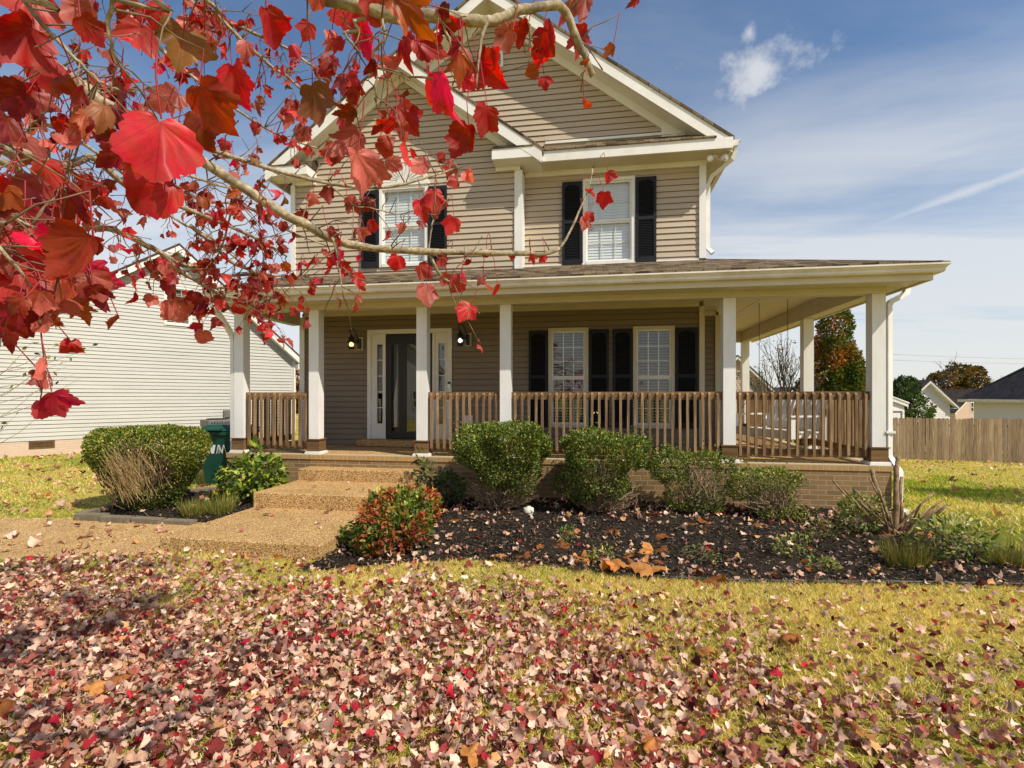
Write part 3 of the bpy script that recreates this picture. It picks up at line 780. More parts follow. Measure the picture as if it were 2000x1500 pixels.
def siding(mb, P, xl, xr, z0, z1, expo=.1016, holes=()):
    n = int(math.ceil((z1 - z0) / expo - 1e-6))
    for k in range(n):
        zb = z0 + k * expo; zt = min(zb + expo, z1)
        cuts = sorted({zb, zt, *[h for q in holes for h in (q[2], q[3]) if zb < h < zt]})
        for za, zc in zip(cuts, cuts[1:]):
            mid = (za + zc) / 2
            hs = sorted([(q[0], q[1]) for q in holes if q[2] < mid < q[3]])
            segs = []; cur = None
            for h0, h1 in hs:
                segs.append((cur, h0)); cur = h1
            segs.append((cur, None))
            of = lambda z: .003 + (1 - (z - zb) / expo) * .018
            cutp = []
            for a, b in segs:                 # lap seams: panels end somewhere along the wall, every two courses
                if za == zb and (k // 2) % 2 == 0:
                    lo_, hi_ = (xl(za) if a is None else a), (xr(za) if b is None else b)
                    if hi_ - lo_ > 2.2:
                        sx_ = lo_ + (hi_ - lo_) * (.2 + .6 * ((math.sin((k // 2) * 12.9898 + z0 * 7) * 43758.5) % 1)); cutp += [(a, sx_, 0), (sx_, b, .003)]; continue
                cutp.append((a, b, 0))
            of0 = of
            for a, b, ex in cutp:
                of = lambda z: of0(z) + ex
                a0 = xl(za) if a is None else a; a1 = xl(zc) if a is None else a
                b0 = xr(za) if b is None else b; b1 = xr(zc) if b is None else b
                if b0 - a0 < .003 and b1 - a1 < .003: continue
                b1 = max(b1, a1); b0 = max(b0, a0)
                zq = zc - GAP if zc == zt and zc - za > GAP * 2 else zc
                mb.face([P(a0, of(za), za), P(b0, of(za), za), P(b1, of(zq), zq), P(a1, of(zq), zq)])
                if zq != zc:                  # the butt line: a dark groove under the next course
                    mb.face([P(a1, of(zq), zq), P(b1, of(zq), zq), P(b1, -.014, zq - .001), P(a1, -.014, zq - .001)])
                    mb.face([P(a1, -.014, zq - .001), P(b1, -.014, zq - .001), P(b1, -.014, zc), P(a1, -.014, zc)])
                if za == zb:
                    mb.face([P(a0, -.014, za), P(b0, -.014, za), P(b0, of(za), za), P(a0, of(za), za)])


def plane_y(y): return lambda x, o, z: (x, y - o, z)
cst = lambda c: (lambda z: c)
YW, YB = 9.05, 8.74
PW, PBAY = plane_y(YW), plane_y(YB)

WIN_P = [(-.83, -.13, .96, 2.71), (.63, 1.32, .96, 2.71)]
WIN_R = (-.225, .66, 3.80, 5.30)
WIN_L = (-3.85, -2.94, 3.83, 5.27)
DOOR = (-4.22, -2.59, .715, 2.75)
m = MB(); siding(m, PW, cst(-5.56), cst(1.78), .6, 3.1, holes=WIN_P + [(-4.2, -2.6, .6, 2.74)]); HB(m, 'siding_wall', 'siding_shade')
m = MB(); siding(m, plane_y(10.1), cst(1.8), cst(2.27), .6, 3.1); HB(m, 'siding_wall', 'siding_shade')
m = MB(); siding(m, PW, cst(-1.30), cst(1.78), 3.78, 5.50, holes=[WIN_R]); HB(m, 'siding_wall', 'siding')
zo = lambda x: 6.45 + .74 * (1.12 - x)                     # top line of the main roof, right slope
gx = lambda z: 1.12 - (z + .26 - 6.45) / .74
m = MB(); siding(m, PW, lambda z: min(-3.74 - gx(z), -1.87), lambda z: max(gx(z), -1.87), 5.93, 8.40); HB(m, 'gable_siding', 'siding')
bx = lambda z: min(2.12, (7.48 - .23 - z) / .74)
m = MB(); siding(m, PBAY, lambda z: -3.42 - max(bx(z), 0), lambda z: -3.42 + max(bx(z), 0), 3.66, 7.25, holes=[WIN_L]); HB(m, 'gable_siding', 'siding')
# remaining walls of the body
m = MB()
m.box(-5.56, -5.44, 9.07, 18.4, .2, 5.6); m.box(1.68, 1.80, 9.07, 18.4, .2, 5.6); m.box(-5.44, 1.68, 18.3, 18.4, .2, 5.6)
m.box(2.15, 2.25, 10.12, 16.0, .2, 3.3); m.box(1.80, 2.15, 15.9, 16.0, .2, 3.3)
m.box(-5.54, -5.45, 8.76, 9.06, 3.62, 5.6); m.box(-1.38, -1.29, 8.76, 9.04, 3.62, 5.5)
m.box(-5.44, -1.38, 8.77, 9.04, 3.60, 3.65)
m.prism([(-5.44, 5.6), (1.68, 5.6), (-1.87, 8.2)], 18.3, 18.4)
HB(m, 'outer_wall', 'siding')
# dark shell inside so that the windows look into a room
m = MB(); m.box(-5.43, 1.67, 10.3, 10.35, .3, 5.4); m.box(-5.43, 1.67, 9.1, 10.3, .55, .59); m.box(-5.43, 1.67, 9.1, 10.3, 3.2, 3.25); HB(m, 'inner_room', 'dark_room')

# corner boards and small trim
m = MB()
m.box(1.715, 1.825, 9.00, 9.10, 3.83, 5.46)
HB(m, 'corner_board', 'white')
m = MB(); m.box(1.715, 1.80, 9.00, 9.07, .6, 3.02); m.box(2.20, 2.30, 10.05, 10.14, .6, 3.02); HB(m, 'corner_board', 'cream')
m = MB(); m.box(-1.385, -1.285, 8.70, 8.76, 3.64, 5.40); m.box(-1.284, -1.25, 8.70, 9.03, 3.66, 5.40); HB(m, 'corner_board', 'white')
m = MB(); m.box(-5.585, -5.50, 8.70, 8.78, 3.66, 5.42); HB(m, 'corner_board', 'white')
m = MB(); m.box(-5.60, -5.50, 9.01, 9.08, .6, 3.02); HB(m, 'corner_board', 'white')
m = MB(); m.box(-5.50, -1.386, 8.705, 8.739, 3.64, 3.70); m.box(-1.249, 1.714, 9.01, 9.048, 3.77, 3.83); HB(m, 'flashing_strip', 'white')
m = MB(); m.box(-5.5, 1.71, 8.995, 9.045, 3.02, 3.115); m.box(1.8, 2.2, 10.05, 10.098, 3.02, 3.115); HB(m, 'frieze_board', 'cream')

# main roof, rakes, soffits
ZR = zo(-1.87); ZE = zo(2.16)
def slope_prism(mb, x0, x1, fz, t0, t1, y0, y1):
    """sloping board: top at fz(x)-t0, bottom at fz(x)-t1"""
    mb.prism([(x0, fz(x0) - t0), (x1, fz(x1) - t0), (x1, fz(x1) - t1), (x0, fz(x0) - t1)], y0, y1)
zl = lambda x: zo(-3.74 - x)
m = MB(); slope_prism(m, -1.87, 2.18, zo, 0, .05, 8.63, 18.7); slope_prism(m, -5.92, -1.87, zl, 0, .05, 8.63, 18.7); HB(m, 'main_roof', 'shingle')
m = MB(); slope_prism(m, -1.87, 2.155, zo, .052, .27, 8.65, 8.68); slope_prism(m, -3.40, -1.87, zl, .052, .27, 8.65, 8.68); HB(m, 'rake_board', 'white')
m = MB(); slope_prism(m, -1.87, 2.10, zo, .225, .245, 8.682, 9.06); slope_prism(m, -5.0, -1.87, zl, .225, .245, 8.682, 9.06); HB(m, 'rake_soffit', 'white')
m = MB(); slope_prism(m, -1.87, 1.36, zo, .247, .40, 9.0, 9.04); slope_prism(m, -3.2, -1.87, zl, .247, .40, 9.0, 9.04); HB(m, 'rake_trim', 'white')
zb = lambda x: 7.485 - .74 * abs(x + 3.40)
m = MB(); slope_prism(m, -5.92, -3.40, zb, 0, .05, 8.38, 8.628); slope_prism(m, -3.40, -.87, zb, .003, .05, 8.38, 9.045); HB(m, 'bay_roof', 'shingle')
m = MB(); slope_prism(m, -5.90, -3.40, zb, .052, .26, 8.392, 8.43); slope_prism(m, -3.40, -.884, zb, .052, .26, 8.392, 8.43); HB(m, 'rake_board', 'white')
m = MB(); slope_prism(m, -5.6, -3.40, zb, .215, .235, 8.432, 8.75); slope_prism(m, -3.40, -1.2, zb, .215, .235, 8.432, 8.75); HB(m, 'rake_soffit', 'white')
m = MB(); slope_prism(m, -5.5, -3.40, zb, .237, .36, 8.69, 8.73); slope_prism(m, -3.40, -1.30, zb, .237, .36, 8.69, 8.73); HB(m, 'rake_trim', 'white')
# eave returns of the small gable
for sx, xa, xb in ((1, -1.72, -.89), (-1, -5.91, -5.08)):
    m = MB(); m.box(xa, xb, 8.396, 8.432, 5.47, 5.64)
    m.box(xa if sx > 0 else xb - .03, xa + .03 if sx > 0 else xb, 8.433, 8.738, 5.47, 5.64)
    if sx > 0: m.box(-.92, -.89, 8.433, 8.62, 5.466, 5.64)
    else: m.box(-5.91, -5.88, 8.433, 9.5, 5.44, 5.62)
    HB(m, 'eave_return', 'white')
    m = MB(); m.box(xa + .032, xb - .032, 8.434, 8.736, 5.472, 5.485)
    if sx > 0: m.box(-1.28, -.925, 8.738, 9.04, 5.472, 5.485)
    HB(m, 'soffit', 'white')
    m = MB()
    xi0, xi1 = (xa - .02, -1.02) if sx > 0 else (-5.78, xb + .02)
    m.hexa([(xi0, 8.38, 5.642), (xi1, 8.38, 5.642), (xi1, 8.735, 5.642), (xi0, 8.735, 5.642), (xi0, 8.38, 5.662), (xi1, 8.38, 5.662), (xi1, 8.735, 5.86), (xi0, 8.735, 5.86)])
    HB(m, 'return_roof', 'shingle')
    m = MB(); m.box(*((xa + .01, -1.285) if sx > 0 else (-5.55, xb - .01)), 8.69, 8.735, 5.402, 5.47); HB(m, 'frieze_board', 'white')
# pent roof under the main gable
m = MB(); m.hexa([(-.885, 8.575, 5.64), (1.9, 8.575, 5.64), (1.9, 9.045, 5.64), (-.885, 9.045, 5.64), (-.885, 8.575, 5.66), (1.9, 8.575, 5.66), (1.75, 9.045, 5.945), (-.885, 9.045, 5.945)]); HB(m, 'pent_roof', 'shingle')
m = MB(); m.box(-.888, 2.155, 8.60, 8.632, 5.465, 5.638); m.box(1.1, 1.79, 9.01, 9.043, 5.9, 6.06); m.box(2.125, 2.155, 8.634, 18.6, 5.455, 5.625); HB(m, 'fascia', 'white')
m = MB(); m.box(-.924, 2.12, 8.634, 9.04, 5.472, 5.49); m.box(1.83, 2.12, 9.042, 18.5, 5.472, 5.49); HB(m, 'soffit', 'cream')
m = MB(); m.box(-1.245, 1.83, 8.99, 9.038, 5.385, 5.471); HB(m, 'frieze_board', 'white')
m = MB(); m.box(-.88, 1.74, 8.994, 9.03, 5.952, 5.997); HB(m, 'flashing_strip', 'white')

GUT = [(0, 0), (.07, 0), (.085, .02), (.085, .045), (.115, .085), (.125, .085), (.125, .105), (.115, .105), (.108, .09), (.01, .09), (0, .105)]
m = MB(); m.sweep(GUT, (2.158, 8.64, 5.515), (2.158, 18.6, 5.515)); HB(m, 'gutter', 'gutter')


def flat_pipe(pts, w=.075, d=.055):
    m = MB(); m.tube([Vector(p) for p in pts], [w * .62] * len(pts), 4, False); return m
m = flat_pipe([(2.24, 8.80, 5.50), (2.20, 8.82, 5.38), (1.93, 9.06, 5.22), (1.88, 9.13, 5.10), (1.88, 9.13, 4.02), (1.95, 9.1, 3.93)]); HB(m, 'downspout', 'white')
# twin floodlight under the corner soffit
fl = MB(); fl.lathe([(.0, 0), (.055, 0), (.055, -.02), (.02, -.05), (0, -.05)], (1.93, 8.86, 5.47), 14); HB(fl, 'floodlight', 'white')
flo = [c for c in house.children if c.name.startswith('floodlight')][0]
for dx in (-.055, .075):
    m = MB(); c0 = Vector((1.93, 8.84, 5.42)); d = Vector((dx * 2.2, -.25, -.07)).normalized(); s0 = c0 + Vector((dx, -.01, -.02))
    m.tube([c0, s0, s0 + d * .03, s0 + d * .09, s0 + d * .13], [.012, .02, .035, .05, .052], 14); m.build('lamp_head', M['white'], flo)
    m = MB(); m.tube([s0 + d * .131, s0 + d * .142], [.047, .03], 14); m.build('lens', M['flood_lens'], flo)

# arched louvre vent in the main gable
vt = MB(); cx0, r0 = -1.815, .175
arc = [(cx0 + r0 * math.cos(a), 7.60 + r0 * math.sin(a)) for a in np.linspace(0, math.pi, 13)]
ri = .135; arci = [(cx0 + ri * math.cos(a), 7.60 + ri * math.sin(a)) for a in np.linspace(0, math.pi, 13)]
for i in range(12):
    vt.hexa([(*arc[i][:1], 9.0, arc[i][1]), (arc[i + 1][0], 9.0, arc[i + 1][1]), (arc[i + 1][0], 9.045, arc[i + 1][1]), (arc[i][0], 9.045, arc[i][1]),
             (arci[i][0], 9.0, arci[i][1]), (arci[i + 1][0], 9.0, arci[i + 1][1]), (arci[i + 1][0], 9.045, arci[i + 1][1]), (arci[i][0], 9.045, arci[i][1])])
vt.box(cx0 - r0, cx0 - ri, 9.0, 9.045, 7.44, 7.599); vt.box(cx0 + ri, cx0 + r0, 9.0, 9.045, 7.44, 7.599); vt.box(cx0 - r0, cx0 + r0, 8.995, 9.045, 7.40, 7.439)
for k in range(7):
    z = 7.455 + k * .038; w = ri - .002 if z < 7.6 else math.sqrt(max(ri ** 2 - (z - 7.58) ** 2, .001)) - .004
    vt.hexa([(cx0 - w, 9.005, z), (cx0 + w, 9.005, z), (cx0 + w, 9.04, z + .028), (cx0 - w, 9.04, z + .028), (cx0 - w, 9.005, z + .006), (cx0 + w, 9.005, z + .006), (cx0 + w, 9.04, z + .034), (cx0 - w, 9.04, z + .034)])
HB(vt, 'gable_vent', 'white')


def window(parent, P, x0, x1, z0, z1, rows, blind, gap, sticker=True, casing=.055, cmat='white', sash_mat='white', depth=.0):
    w = MB()
    B = lambda mb, a, b, o0, o1, c, d: mb.box(a, b, o0, o1, c, d, P)
    o_in, o_out = -.05, .035
    B(w, x0, x0 + casing, o_in, o_out, z0, z1); B(w, x1 - casing, x1, o_in, o_out, z0, z1)
    B(w, x0 + casing, x1 - casing, o_in, o_out, z1 - casing, z1); B(w, x0 + casing, x1 - casing, o_in, o_out + .012, z0, z0 + casing)
    wo = w.build('window', M[cmat], parent)
    a, b, c, d = x0 + casing, x1 - casing, z0 + casing, z1 - casing
    mid = (c + d) / 2; s = .032
    f = MB()
    for zz0, zz1, oo in ((mid, d, .012), (c, mid, 0)):
        B(f, a, a + s, -.04 + oo, -.004 + oo, zz0, zz1); B(f, b - s, b, -.04 + oo, -.004 + oo, zz0, zz1)
        B(f, a + s, b - s, -.04 + oo, -.004 + oo, zz1 - s, zz1); B(f, a + s, b - s, -.04 + oo, -.004 + oo, zz0, zz0 + s)
    f.build('sash_frame', M[sash_mat], wo)
    g = MB(); mu = MB()
    for zz0, zz1, oo in ((mid, d, -.018), (c, mid, -.03)):
        g.face([P(a + s, oo, zz0 + s), P(b - s, oo, zz0 + s), P(b - s, oo, zz1 - s), P(a + s, oo, zz1 - s)])
        for k in (1, 2):
            xx = a + s + (b - a - 2 * s) * k / 3
            B(mu, xx - .008, xx + .008, oo - .012, oo - .004, zz0 + s, zz1 - s)
        for k in range(1, rows):
            zz = zz0 + s + (zz1 - zz0 - 2 * s) * k / rows
            B(mu, a + s, b - s, oo - .0115, oo - .0045, zz - .007, zz + .007)
    g.build('pane', M['glass'], wo); mu.build('grid_bars', M[sash_mat], wo)
    bl = MB(); n = int((d - c) / .05)
    for k in range(n):
        z = c + .02 + k * .05
        hgt = .05 * (1 - gap)
        bl.hexa([P(a + .01, -.062, z), P(b - .01, -.062, z), P(b - .01, -.075 - .03 * gap, z + hgt), P(a + .01, -.075 - .03 * gap, z + hgt),
                 P(a + .01, -.060, z + .002), P(b - .01, -.060, z + .002), P(b - .01, -.073 - .03 * gap, z + hgt + .002), P(a + .01, -.073 - .03 * gap, z + hgt + .002)])
    bl.build('window_blind', M[blind], wo)
    if sticker:
        k = MB(); cxx, czz = a + s + .055, mid - s - .07; pts = [P(cxx + .028 * math.cos(t), -.0275, czz + .028 * math.sin(t)) for t in np.linspace(0, 2 * math.pi, 16, endpoint=False)]
        k.face(pts); B(k, cxx - .0278, cxx + .0278, -.0272, -.0268, czz - .001, czz + .001)
        k.build('sticker', M['sticker'], wo)
        k = MB(); B(k, cxx - .022, cxx + .022, -.0266, -.0262, czz - .0075, czz + .0035); k.build('sticker_band', M['sticker_pale'], wo)
    return wo


window(house, PW, *WIN_P[0], 3, 'blind_dim', .5, cmat='cream')
window(house, PW, *WIN_P[1], 3, 'blind_dim', .5, cmat='cream')
window(house, PW, *WIN_R, 2, 'blind', -.06)
window(house, PBAY, *WIN_L, 2, 'blind', -.06)


def shutter(P, x0, x1, z0, z1, arched=False):
    s = MB(); B = lambda a, b, o0, o1, c, d: s.box(a, b, o0, o1, c, d, P)
    fr = .045; zm = z0 + (z1 - z0) * .52
    B(x0, x0 + fr, .02, .055, z0, z1); B(x1 - fr, x1, .02, .055, z0, z1)
    B(x0 + fr, x1 - fr, .02, .055, z0, z0 + .10); B(x0 + fr, x1 - fr, .02, .055, zm - .03, zm + .03)
    # arched head rail
    n = 8; xs = np.linspace(x0 + fr, x1 - fr, n + 1); c = (x0 + x1) / 2; hw = (x1 - x0) / 2 - fr
    for a, b in zip(xs, xs[1:]):
        h = lambda x: z1 - .10 + .045 * (1 - ((x - c) / hw) ** 2)
        s.hexa([P(a, .02, h(a)), P(b, .02, h(b)), P(b, .055, h(b)), P(a, .055, h(a)), P(a, .02, z1), P(b, .02, z1), P(b, .055, z1), P(a, .055, z1)])
    B(x0 + fr, x1 - fr, .02, .026, z0 + .1, z1 - .06)
    z = z0 + .105
    while z < z1 - .075:
        if not (zm - .045 < z < zm + .03):
            s.hexa([P(x0 + fr, .046, z), P(x1 - fr, .046, z), P(x1 - fr, .028, z + .02), P(x0 + fr, .028, z + .02),
                    P(x0 + fr, .049, z + .005), P(x1 - fr, .049, z + .005), P(x1 - fr, .030, z + .025), P(x0 + fr, .030, z + .025)])
        z += .028
    for zz in (z0 + .2, zm, z1 - .2):
        for xx in (x0 + .02, x1 - .02): B(xx - .006, xx + .006, .0552, .059, zz - .006, zz + .006)
    HB(s, 'shutter', 'shutter')


shutter(PW, -.585, -.24, 3.80, 5.26); shutter(PW, .675, 1.015, 3.80, 5.26)
shutter(PBAY, -4.19, -3.865, 3.83, 5.22); shutter(PBAY, -2.925, -2.59, 3.83, 5.22)
for a, b in ((-1.175, -.84), (-.12, .22), (.285, .62), (1.33, 1.69)): shutter(PW, a, b, .97, 2.67)

# sunburst over the left window
fa = MB(); cX, cZ, RO = -3.395, 5.33, .45
ang = np.linspace(0, math.pi, 25)
def fq(r0, r1, a0, a1, o0, o1):
    c = lambda r, a, o: PBAY(cX + r * math.cos(a), o, cZ + r * .92 * math.sin(a))
    fa.hexa([c(r0, a0, o0), c(r1, a0, o0), c(r1, a1, o0), c(r0, a1, o0), c(r0, a0, o1), c(r1, a0, o1), c(r1, a1, o1), c(r0, a1, o1)])
for a0, a1 in zip(ang, ang[1:]): fq(.385, RO, a0, a1, .0, .05)
for a0, a1 in zip(ang, ang[1:]): fq(.0, .115, a0, a1, .0, .045)
for a0, a1 in zip(ang, ang[1:]): fq(.117, .383, a0, a1, .005, .022)
for i in range(13):
    a = math.pi * (i + .5) / 13; fq(.117, .384, a - .055, a + .055, .0225, .04)
fa.box(cX - .48, cX + .48, YB - .055, YB - .002, 5.272, 5.328)
HB(fa, 'sunburst_arch', 'white')

# front entrance
fd = MB(); B = lambda mb, a, b, o0, o1, c, d: mb.box(a, b, o0, o1, c, d, PW)
B(fd, -4.22, -4.15, -.05, .045, .715, 2.75); B(fd, -2.66, -2.59, -.05, .045, .715, 2.75); B(fd, -4.15, -2.66, -.05, .045, 2.67, 2.75)
B(fd, -3.905, -3.862, -.05, .035, .715, 2.669); B(fd, -2.957, -2.915, -.05, .035, .715, 2.669)
df = HB(fd, 'door_frame', 'white')
for a, b, g0, g1 in ((-4.149, -3.906, -4.035, -3.925), (-2.914, -2.661, -2.845, -2.725)):
    s = MB()
    B(s, a, g0, -.05, .015, .717, 2.668); B(s, g1, b, -.05, .0145, .717, 2.668); B(s, g0, g1, -.05, .015, .717, 1.0); B(s, g0, g1, -.05, .015, 2.48, 2.668)
    for k in range(1, 5):
        z = 1.0 + 1.48 * k / 5; B(s, g0, g1, -.03, .008, z - .007, z + .007)
    B(s, g0 - .02, g0 - .002, .0155, .028, .98, 2.5); B(s, g1 + .002, g1 + .02, .0152, .028, .98, 2.5)
    so = HB(s, 'sidelight', 'white')
    g = MB(); g.face([PW(g0, -.012, 1.0), PW(g1, -.012, 1.0), PW(g1, -.012, 2.48), PW(g0, -.012, 2.48)]); g.build('pane', M['door_glass'], so)
sd = MB()
B(sd, -3.860, -3.75, -.02, .03, .72, 2.666); B(sd, -3.07, -2.959, -.02, .03, .72, 2.666); B(sd, -3.75, -3.07, -.02, .03, 2.47, 2.666); B(sd, -3.75, -3.07, -.02, .03, .72, .86)
so = HB(sd, 'front_door', 'black_door')
g = MB(); g.face([PW(-3.75, .008, .86), PW(-3.07, .008, .86), PW(-3.07, .008, 2.47), PW(-3.75, .008, 2.47)]); g.build('pane', M['door_glass'], so)
B_ = MB(); B(B_, -3.615, -3.465, .0, .028, .861, 2.469); B_.build('mullion', M['black_door'], so)
g = MB(); B(g, -3.86, -2.96, -.10, -.06, .72, 2.66)
for a, b in ((-3.72, -3.46), (-3.36, -3.1)):
    for c, d in ((.85, 1.35), (1.45, 2.5)): B(g, a, b, -.06, -.052, c, d)
g.build('inner_door', M['black_door'], so)
g = MB(); B(g, -3.035, -2.995, .031, .038, 1.50, 1.74); g.tube([PW(-3.015, .036, 1.55), PW(-3.015, .075, 1.57), PW(-3.015, .075, 1.68), PW(-3.015, .036, 1.70)], .009, 8); g.build('handle', M['steel'], so)
g = MB(); B(g, -2.656, -2.606, .046, .062, 1.66, 1.775); db = HB(g, 'doorbell', 'steel')
g = MB(); B(g, -2.654, -2.608, .0625, .068, 1.73, 1.774); g.build('camera_eye', M['black_metal'], db)
g = MB(); B(g, -2.36, -2.20, .021, .035, 1.02, 1.16); B(g, -2.31, -2.25, .0352, .04, 1.05, 1.13); HB(g, 'outlet_cover', 'white')
m = MB(); m.box(-4.30, -2.50, 8.72, 9.0, .602, .715); HB(m, 'door_step', 'aggregate', bevel=.01)

# porch base
m = MB(); m.box(-5.85, 3.80, 7.38, 7.5, -.4, .524); m.box(3.68, 3.80, 7.501, 14.0, -1.2, .524); m.box(-5.85, -5.73, 7.501, 9.0, -.4, .524); m.box(-5.73, -5.56, 9.001, 9.1, -.4, .52)
HB(m, 'brick_wall', 'brick')
m = MB(); m.box(-5.86, 3.81, 7.368, 7.53, .526, .60); m.box(3.66, 3.81, 7.532, 14.0, .526, .60); m.box(-5.86, -5.70, 7.532, 9.0, .526, .60); HB(m, 'rowlock_cap', 'rowlock')
m = MB(); m.box(-5.70, 3.66, 7.533, 9.04, .45, .594); m.box(1.80, 3.66, 9.042, 13.9, .45, .594); HB(m, 'porch_floor', 'aggregate')

# porch ceiling, beams, roof edge
m = MB(); m.box(-5.66, 3.58, 7.585, 9.0, 3.122, 3.14); m.box(1.80, 3.58, 9.002, 13.6, 3.122, 3.14)
for y in (8.3,): m.box(1.81, 3.57, y, y + .006, 3.1195, 3.1215)
HB(m, 'porch_ceiling', 'cream')
m = MB(); m.box(2.68, 2.686, 7.6, 13.5, 3.1192, 3.1216); HB(m, 'ceiling_seam', 'dark_wood')
m = MB(); m.box(-5.78, 3.755, 7.40, 7.583, 2.862, 3.16); HB(m, 'porch_beam', 'cream')
m = MB(); m.box(3.585, 3.752, 7.585, 13.7, 2.864, 3.158); HB(m, 'porch_beam', 'cream')
m = MB(); m.box(-5.77, -5.60, 7.585, 9.04, 2.864, 3.158); HB(m, 'porch_beam', 'cream')
m = MB(); m.box(1.83, 3.584, 13.5, 13.68, 2.866, 3.156); HB(m, 'porch_beam', 'cream')
m = MB(); m.box(-5.80, 4.06, 6.995, 7.025, 2.925, 3.09); m.box(4.03, 4.06, 7.027, 14.3, 2.925, 3.09); HB(m, 'fascia', 'cream')
m = MB(); m.box(-5.79, 4.028, 7.027, 7.398, 2.945, 2.96); m.box(3.757, 4.028, 7.40, 14.2, 2.945, 2.96); HB(m, 'soffit', 'cream')
m = MB(); k = len(GUT)                        # mitred round the corner
for x, y, ox, oy in ((-5.87, 6.993, 0, -1), (4.062, 6.993, 1, -1), (4.062, 14.3, 1, 0)): m.v.extend([(x + ox * u, y + oy * u, 3.005 + z) for u, z in GUT])
for q in range(2):
    for i in range(k):
        j = (i + 1) % k; m.f.append((q * k + i, q * k + j, q * k + k + j, q * k + k + i)); m.sm.append(False)
m.f.append(tuple(range(k - 1, -1, -1))); m.f.append(tuple(range(2 * k, 3 * k))); m.sm += [False, False]
HB(m, 'gutter', 'gutter')
pz = lambda x, y: 3.13 + .32 * min(y - 6.9, 4.19 - x)
def roof_sheet(name, pts, mat):
    m = MB(); top = [(x, y, pz(x, y)) for x, y in pts]; m.face(top); m.face([(x, y, z - .035) for x, y, z in reversed(top)])
    for i in range(len(top)):
        a, b = top[i], top[(i + 1) % len(top)]; m.face([(a[0], a[1], a[2] - .035), (b[0], b[1], b[2] - .035), b, a])
    HB(m, name, mat)
roof_sheet('porch_roof', [(-5.88, 6.9), (4.19, 6.9), (1.81, 9.28), (1.81, 9.05), (-1.25, 9.05), (-1.25, 8.735), (-5.57, 8.735), (-5.57, 9.05), (-5.88, 9.05)], 'shingle')
M['shingle_side'] = shingle_mat('brown_asphalt_shingle_side', [(.018, .013, .010), (.060, .040, .024), (.12, .08, .045), (.055, .05, .024)], (1, 0))
roof_sheet('porch_roof', [(4.192, 6.902), (4.192, 14.4), (1.81, 14.4), (1.81, 9.284)], 'shingle_side')
m = MB(); m.face([(-5.86, 7.03, 2.95), (-5.86, 9.05, 2.95), (-5.86, 9.05, 3.78), (-5.86, 7.03, 3.13)]); m.face([(-5.79, 7.03, 2.95), (-5.79, 7.03, 3.1), (-5.79, 9.05, 3.74), (-5.79, 9.05, 2.95)]); HB(m, 'gable_end_board', 'cream')
# asphalt ridge: ragged shingle butts along the porch eave
m = MB(); x = -5.86
while x < 4.1:
    w = random.uniform(.10, .32); m.box(x, min(x + w - .004, 4.17), 6.885, 6.91, 3.112 + random.uniform(0, .006), 3.134 + random.uniform(.002, .010)); x += w
HB(m, 'shingle_edge', 'shingle')

m = flat_pipe([(-5.77, 6.95, 3.0), (-5.77, 6.97, 2.90), (-5.79, 7.30, 2.62), (-5.815, 7.44, 2.50), (-5.815, 7.48, 2.40), (-5.815, 7.48, .62)]); HB(m, 'downspout', 'white')
m = MB()
P0 = [(4.10, 7.62, 3.0), (4.10, 7.60, 2.93), (4.07, 7.58, 2.87), (4.0, 7.57, 2.83), (3.85, 7.50, 2.76), (3.81, 7.48, 2.70), (3.81, 7.47, 2.6), (3.81, 7.47, .72), (3.83, 7.44, .66), (3.88, 7.36, .52), (3.87, 7.34, .44), (3.86, 7.34, .06), (3.92, 7.25, .02)]
m.tube([Vector(p) for p in P0], [.045] * len(P0), 4, False)
for k in range(7):
    a = k / 6; m.tube([(4.10 - .1 * a * a, 7.61 - .03 * a, 2.96 - .13 * a), (4.10 - .1 * a * a, 7.61 - .03 * a, 2.95 - .13 * a)], .053, 4, False)
m.box(3.76, 3.87, 7.42, 7.53, 1.02, 1.05)
HB(m, 'downspout', 'white')

# porch columns
def column(x, y, name='porch_column'):
    m = MB(); h = .082
    m.box(x - h, x + h, y - h, y + h, .838, 2.861); co = HB(m, name, 'column_white')
    b = MB(); h = .104; b.box(x - h, x + h, y - h, y + h, .645, .822); h = .118; b.box(x - h, x + h, y - h, y + h, .8225, .8375)
    b.build('post_base', M['dark_wood'], co)
    b = MB(); h = .128; b.box(x - h, x + h, y - h, y + h, .601, .632); h = .118; b.box(x - h, x + h, y - h, y + h, .6325, .6445); b.build('plinth', M['white'], co)
CX = [-5.69, -4.38, -2.61, -1.32, 1.815, 3.68]
for x in CX: column(x, 7.52)
for y in (9.75, 13.55): column(3.67, y)

